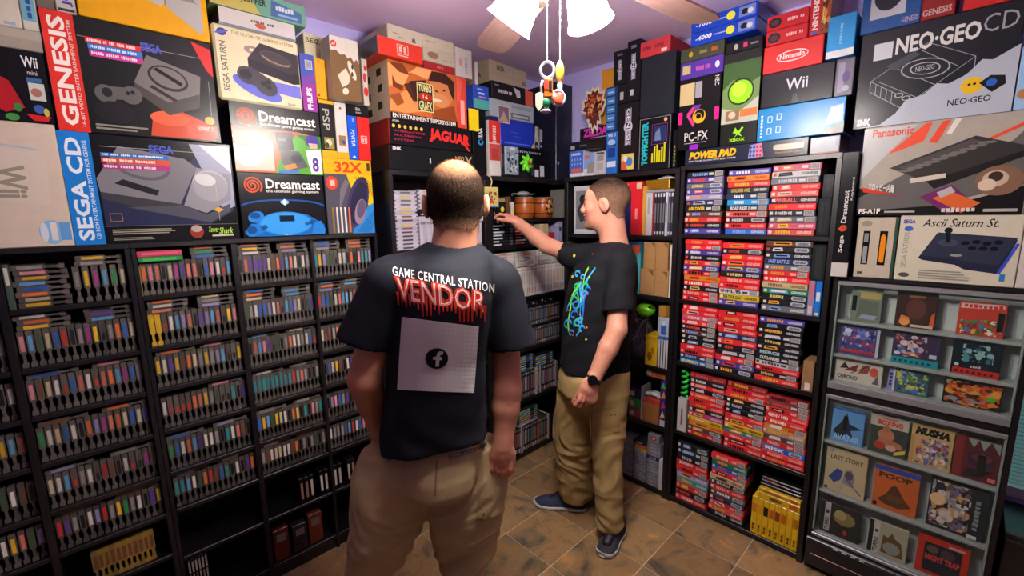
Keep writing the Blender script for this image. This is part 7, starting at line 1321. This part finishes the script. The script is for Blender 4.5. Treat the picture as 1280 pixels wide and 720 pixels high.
    for q in (-1, 1): m.tube([hp(.092, q * .016, .022) - rinv, hp(.094, q * .032, .027) - rinv, hp(.084, q * .048, .021) - rinv], [.004, .0045, .002], n=6)
    m.build('eyebrow', mat('brow_hair', '#4a3526', rough=.8), root)
    G = Field(npv(H) - .15, npv(H) + .15, .0036); head_shape(G, H, fr, nk, s)
    def hc(c):
        r = np.random.RandomState(5); t = np.clip((c[:, 2] - .02) / .075, 0, 1) * .45 + .5; t = np.clip(t + .18 * (r.rand(len(c)) - .5) - .35 * np.clip((-.03 - c[:, 2]) / .05, 0, 1), .1, 1)[:, None]
        return np.array(lin('#9a745e')) * (1 - t) + np.array(lin('#1c130e')) * t
    hr = head_hair(G, fr, H, s, [(-.12, -.072), (-.06, -.066), (-.035, -.03), (-.012, .005), (.02, .012), (.036, .05), (.062, .066), (.085, .082), (.12, .1)], 'hair', root, hc, off=.0025, strands=5000, length=.006); hr.location = -rinv
    # shirt
    S = Field((-1.72, 1.36, .85), (-.9, 2.08, 1.56), .0062)
    rows = [(303, 750, 783, 2.04, .07), (310, 741, 788, 2.045, .10), (322, 728, 793, 2.05, .14), (345, 714, 795, 2.06, .15), (380, 706, 793, 2.08, .148), (420, 703, 788, 2.105, .148), (450, 701, 785, 2.125, .15), (485, 699, 784, 2.15, .152)]
    LSE, RSE = P(773, 388, 1.905), P(708, 317, 2.225)
    S.cap(npv(P(775, 334, 1.94)), npv(LSE), .066, .066, .02); S.cap(npv(P(731, 326, 2.15)), npv(RSE), .068, .064, .03)
    da = (LSE - LS).normalized(); db = (RSE - P(731, 324, 2.15)).normalized()
    S.plane_cut(LSE + da * .01, da, npv(LSE) - .09, npv(LSE) + .09); S.plane_cut(RSE + db * .01, db, npv(RSE) - .09, npv(RSE) + .09)
    S.cap(npv(LSE - da * .015), npv(LSE + da * .1), .052, .054, .004, True); S.cap(npv(RSE - db * .04), npv(RSE + db * .1), .054, .06, .004, True)
    S.loft(sil(rows, th, yr, fixed_a=.18), .012, p=2.3)
    S.cap(npv(P(774, 330, 1.955)), npv(P(768, 318, 2.03)), .064, .058, .04); S.cap(npv(P(735, 322, 2.13)), npv(P(762, 316, 2.06)), .062, .058, .04)
    hl, hr_ = P(703, 460, 2.12), P(784, 470, 2.1); dv = (hr_ - hl).normalized(); nn = dv.cross(V_); nn = nn if nn.z < 0 else -nn
    S.plane_cut(hl, nn, (-1.72, 1.36, .85), (-.9, 2.08, 1.18))
    S.cap(npv(nk + Vector((0, 0, .015))), npv(nk + Vector((0, 0, .13))), .06, .066, .006, True)
    S.ripple(1, lambda X, Y, Z: .003 * np.sin(50 * (X * .4 + Y * .7) + 30 * Z + 2 * np.sin(10 * Z)) * np.clip((1.35 - Z) * 3, 0, 1) + .0016 * np.sin(80 * Z - 40 * X))
    V, Q = S.surface(); V = smooth_pts(V, Q, 3)
    sh = field_obj('shirt', V - npv(rinv), Q, cloth('black_cotton', '#0f1015'), root)
    tree = BVHTree.FromPolygons(V.tolist(), Q.tolist()); rr = random.Random(8); shapes = []
    pal = ['#2f6fd0', '#3aa0d8', '#2fb46a', '#7ad84a', '#e2783a', '#d84a6a', '#8a5ad0', '#d8c84a', '#4a90e0', '#2a4aa8']
    for q in range(9):                                          # long looping outlines, then dots
        x0 = .2 + .07 * q; ph = rr.uniform(0, 6); pts = []
        for i in range(18):
            z = .04 + .9 * i / 17; wv = .10 * math.sin(5.2 * z * 2 + ph) + .05 * math.sin(19 * z + ph * 2); pts.append((x0 + wv + .28 * (z - .5) * (1 if q % 2 else .6), z))
        a, b = sorted((rr.randint(0, 9), rr.randint(9, 17))); b = max(b, a + 5); shapes.append(('l', pts[a:b + 1], rr.uniform(.022, .05), pal[(q * 3) % 4] if q % 3 else '#3aa0d8'))
    for q in range(16):
        z = rr.uniform(.12, .85); x = rr.uniform(.15, .8); c = ['#2f6fd0', '#3aa0d8', '#2fb46a', '#4a90e0'][q % 4]; R1 = rr.uniform(.06, .14)
        shapes.append(('l', [(x + R1 * math.cos(t * .7), z + .3 * R1 * math.sin(t * .7)) for t in range(8)], .022, c))
    for q in range(14): shapes.append(('e', rr.uniform(0, 1), rr.uniform(.05, 1), rr.uniform(.02, .05), rr.uniform(.008, .018), rr.choice(['#e2783a', '#d84a6a', '#7ad84a', '#8a5ad0', '#d8c84a'])))
    pr = cloth_print(tree, shapes, [(700, 430), (733, 430), (751, 316), (718, 316)], 'colour_print', sh, maxe=5); pr.location = -rinv
    # trousers
    T = Field((-1.72, 1.36, .05), (-.86, 2.08, 1.02), .0062)
    rows = [(455, 705, 782, 2.12, .145), (470, 702, 783, 2.13, .15), (485, 700, 782, 2.14, .148), (497, 708, 775, 2.15, .12), (506, 720, 765, 2.155, .09)]
    T.loft(sil(rows, th, yr, fixed_a=.16), .04, p=2.3, zc=.05)
    def leg(rows):
        out = []
        for y, xl, xr, d in rows: A, B_ = P(xl, y, d), P(xr, y, d); c = (A + B_) / 2; r = (B_ - A).length / 2; out.append((c.z, c.x, c.y, r, r * 1.05, yr))
        T.loft(out, .04)
    leg([(462, 742, 783, 2.09), (498, 736, 782, 2.10), (540, 738, 779, 2.12), (580, 742, 777, 2.135), (615, 746, 776, 2.15), (640, 748, 778, 2.165), (657, 747, 779, 2.18)])
    leg([(462, 704, 742, 2.17), (496, 697, 740, 2.205), (540, 693, 736, 2.29), (575, 696, 737, 2.35), (600, 699, 738, 2.39), (620, 701, 739, 2.43)])
    V, Q = T.surface(); V = crumple(smooth_pts(V, Q, 2), Q, lambda v: .0125 * np.clip((1.0 - v[:, 2]) * 1.6, .3, 1), 7, 12)
    tr = field_obj('trousers', V - npv(rinv), Q, cloth('sand_twill', '#9c8455', noise=.15), root)
    tree = BVHTree.FromPolygons(V.tolist(), Q.tolist())
    for nm, sh_, qd in (('cargo_pocket', [('r', 0, 0, 1, 1, '#957d4f'), ('r', 0, .0, 1, .08, '#5f4e30'), ('r', 0, .8, 1, .86, '#4c3f28')], [(752, 545), (774, 540), (775, 512), (752, 516)]), ('side_seam', [('r', 0, 0, .5, 1, '#6f5c3a')], [(739, 600), (741, 600), (742, 505), (740, 505)])):
        q = cloth_print(tree, sh_, qd, nm, tr, off=.003); q.location = -rinv
    shoe('shoe', lh - rinv, lt - rinv, root, '#33363d', '#b8b6b2', 'dark grey trainer pointing to the camera'); shoe('shoe', rh - rinv, rt - rinv, root, '#2f3548', '#b8b6b2', 'navy trainer pointing left')
    # wrist watch
    g = empty('wrist_watch', LW - rinv - dl * .012); g.parent = root; g['label'] = 'black wrist watch'
    q = dl.to_track_quat('Z', 'Y').to_matrix().to_4x4(); m = MB(); m.lathe([(.031, -.011), (.0345, -.011), (.0345, .011), (.031, .011), (.031, -.011)], n=24, M=q); m.build('strap', mat('watch_rubber', '#121214', rough=.5), g)
    out = (-V_ - R_ * .2).normalized(); out = (out - dl * out.dot(dl)).normalized(); q2 = Matrix.Translation(out * .034) @ out.to_track_quat('Z', 'Y').to_matrix().to_4x4()
    m = MB(); m.lathe([(.001, -.003), (.021, -.003), (.021, .007), (.018, .009)], n=24, M=q2); m.build('case', mat('watch_case', '#1c1d20', rough=.3, metal=.5), g)
    m = MB(); m.lathe([(.018, .0092), (.001, .0092)], n=24, M=q2); m.build('dial', mat('watch_dial', '#0c0d10', rough=.08), g)
man_side()
# ================================================================== ceiling fan with lit glass shades
FX, FY, FZ = -.705, .862, 2.172
fan = empty('ceiling_fan', (FX, FY, 0)); tag(fan, 'ceiling fan with wooden blades and lit white glass shades', 'ceiling fan')
BRASS = mat('fan_metal', '#8a7a6a', rough=.3, metal=.9)
m = MB(); m.lathe([(.001, CEIL - .001), (.075, CEIL - .001), (.07, CEIL - .05), (.02, CEIL - .07)], n=28); m.build('canopy', BRASS, fan)
m = MB(); m.lathe([(.014, CEIL - .06), (.014, FZ + .08)], n=14); m.build('down_rod', BRASS, fan)
m = MB(); m.lathe([(.001, FZ + .075), (.03, FZ + .075), (.062, FZ + .055), (.068, FZ + .008), (.055, FZ - .018), (.03, FZ - .03), (.001, FZ - .03)], n=32); m.build('motor', BRASS, fan)
m = MB(); m.lathe([(.02, FZ - .03), (.034, FZ - .045), (.034, FZ - .068), (.018, FZ - .08), (.001, FZ - .08)], n=24); m.build('light_hub', BRASS, fan)
BLADE = mat('blade_wood', '#93706a', rough=.45, noise=.2, nscale=6, stretch=(1, 14, 1))
bm_ = MB(); n_ = 10; SB = .88; out = [(x * SB, y * SB * .88) for x, y in [(.19, -.055), (.30, -.062), (.50, -.072), (.62, -.074), (.67, -.062), (.685, -.03), (.685, .03), (.67, .062), (.62, .074), (.50, .072), (.30, .062), (.19, .055)]]
bm_.add([(x, y, -.003) for x, y in out] + [(x, y, .003) for x, y in out], [tuple(range(11, -1, -1)), tuple(range(12, 24))] + [(i, (i + 1) % 12, 12 + (i + 1) % 12, 12 + i) for i in range(12)])
blade_me = bm_.mesh('blade', BLADE)
am = MB(); am.box(.055, .22, -.014, .014, -.012, -.004); am.box(.18, .22, -.04, .045, -.012, -.004); arm_me = am.mesh('blade_arm', BRASS); bevel_mesh(arm_me, .002)
for k in range(5):
    a = math.radians(83 + 72 * k); b = new_obj('blade', blade_me, fan, (0, 0, FZ), a); b.rotation_euler = (math.radians(9), 0, a)
    c = new_obj('blade_arm', arm_me, b)
# three tulip glass shades on short arms
GLASS = mat('lit_frosted_glass', '#fff1e2', rough=.4, emit=LAMP_POWER)
GLASS.node_tree.nodes['Principled BSDF'].inputs['Emission Color'].default_value = (*LAMP_TINT, 1)
for l_ in list(GLASS.node_tree.links):
    if l_.to_socket.name == 'Emission Color': GLASS.node_tree.links.remove(l_)
tul = [(r * .92, z * .92) for r, z in [(.018, 0), (.03, .012), (.044, .035), (.052, .065), (.058, .095), (.066, .112), (.062, .112), (.054, .094), (.048, .065), (.04, .035), (.026, .014), (.001, .006)]]
for k, (a, tilt, dz) in enumerate(((194, 40, .03), (309, 74, .035), (104, 44, .045))):
    a = math.radians(a); d = Vector((math.cos(a), math.sin(a), 0)); st = d * .028 + Vector((0, 0, FZ - .055)); en = d * .085 + Vector((0, 0, FZ - .060 + dz))
    m = MB(); m.tube([st, d * .068 + Vector((0, 0, FZ - .066 + dz)), en], .009, n=8); arm = m.build('lamp_arm', BRASS, fan)
    ax = (d * math.sin(math.radians(tilt)) - Vector((0, 0, math.cos(math.radians(tilt))))); M = Matrix.Translation(en) @ ax.to_track_quat('Z', 'Y').to_matrix().to_4x4()
    m = MB(); m.lathe(tul, n=32, M=M); m.build('glass_shade', GLASS, fan)
# pull chains with charms
CHAIN = mat('bead_chain', '#d8d2cc', rough=.3, metal=.3)
def chain(px, y_end, dd):
    top = at_depth(px, 0, dd); end = at_depth(px + .5, y_end, dd); top = Vector((top.x, top.y, FZ - .10)); n = int((top.z - end.z) / .0048); m = MB()
    for i in range(n): m.ball((end.x - FX, end.y - FY, end.z + .0048 * (i + .5)), .0017, n=6, m=4)
    m.build('pull_chain', CHAIN, fan); return end
e1 = chain(683.5, 76, .97); e2 = chain(699.5, 76, .99)
g = empty('key_charm', e1, math.radians(40)); g.scale = (.86,) * 3; tag(g, 'bunch of small toy charms hanging on the left pull chain', 'charm')
sc_ = .0195
m = MB(); m.tube([(.0175 * math.cos(t * .5236), 0, -.022 + .0195 * math.sin(t * .5236)) for t in range(12)], .0035, n=6, closed=True); m.build('clear_ring', mat('ring_clear', '#b8bccc', rough=.15, alpha=.75), g)
m = MB(); m.ball((0, 0, -.003), .004, n=8, m=6); m.build('clasp', CHAIN, g)
m = MB(); m.box(-.008, .014, -.006, .004, -.088, -.044); me = m.mesh('toy_console', mat('charm_orange', '#d8741e', rough=.4)); bevel_mesh(me, .002); new_obj('toy_console', me, g)
m = MB(); m.box(-.008, .002, -.0075, -.0062, -.07, -.046); m.build('red_panel', mat('charm_red', '#c23a28', rough=.4), g)
m = MB(); m.box(.004, .012, -.0075, -.0062, -.074, -.05); m.build('dark_screen', DARKP, g)
m = MB(); m.lathe([(.001, -.003), (.017, -.003), (.0185, 0), (.017, .003), (.001, .003)], n=20, M=Matrix.Translation((.027, .004, -.09)) @ Matrix.Rotation(math.radians(70), 4, 'X') @ Matrix.Rotation(math.radians(30), 4, 'Y')); m.build('red_disc', mat('charm_disc', '#d85a3a', rough=.3), g)
m = MB(); m.tube([(.027 + .0185 * math.cos(t * .5236), .004 + .004 * math.cos(t * .52), -.09 + .0185 * math.sin(t * .5236)) for t in range(12)], .0028, n=6, closed=True); m.build('disc_rim', mat('charm_rim', '#a8c0d8', rough=.3), g)
m = MB(); m.prism([(-.03, -.11), (-.022, -.122), (-.012, -.11), (-.01, -.08), (-.02, -.076), (-.03, -.08)], -.008, -.004); m.build('white_tag', mat('charm_white', '#d8d4b8', rough=.5), g)
m = MB(); m.ball((-.003, 0, -.102), (.011, .007, .013)); m.build('green_bead', mat('charm_green', '#1f7a4a', rough=.35), g)
m = MB(); m.ball((-.004, 0, -.122), (.014, .008, .006)); m.build('grey_bead', mat('charm_grey', '#b8a8a8', rough=.35), g)
m = MB(); m.tube([(-.012, 0, -.046), (-.016, .002, -.06), (-.015, .002, -.078)], .003, n=6); m.build('strap', CHAIN, g)
m = MB(); m.lathe([(.001, 0), (.0045, -.002), (.009, -.014), (.0095, -.026), (.0075, -.038), (.004, -.045), (.001, -.046)], n=18); g2 = m.build('chain_pull', mat('warm_pull', '#e0b23a', rough=.35), None, e2); tag(g2, 'yellow drop shaped pull on the right chain', 'pull')
m = MB(); m.lathe([(.004, -.045), (.0062, -.05), (.005, -.075), (.002, -.078)], n=12); m.build('grey_tip', mat('pull_tip', '#a89aa0', rough=.4), g2)
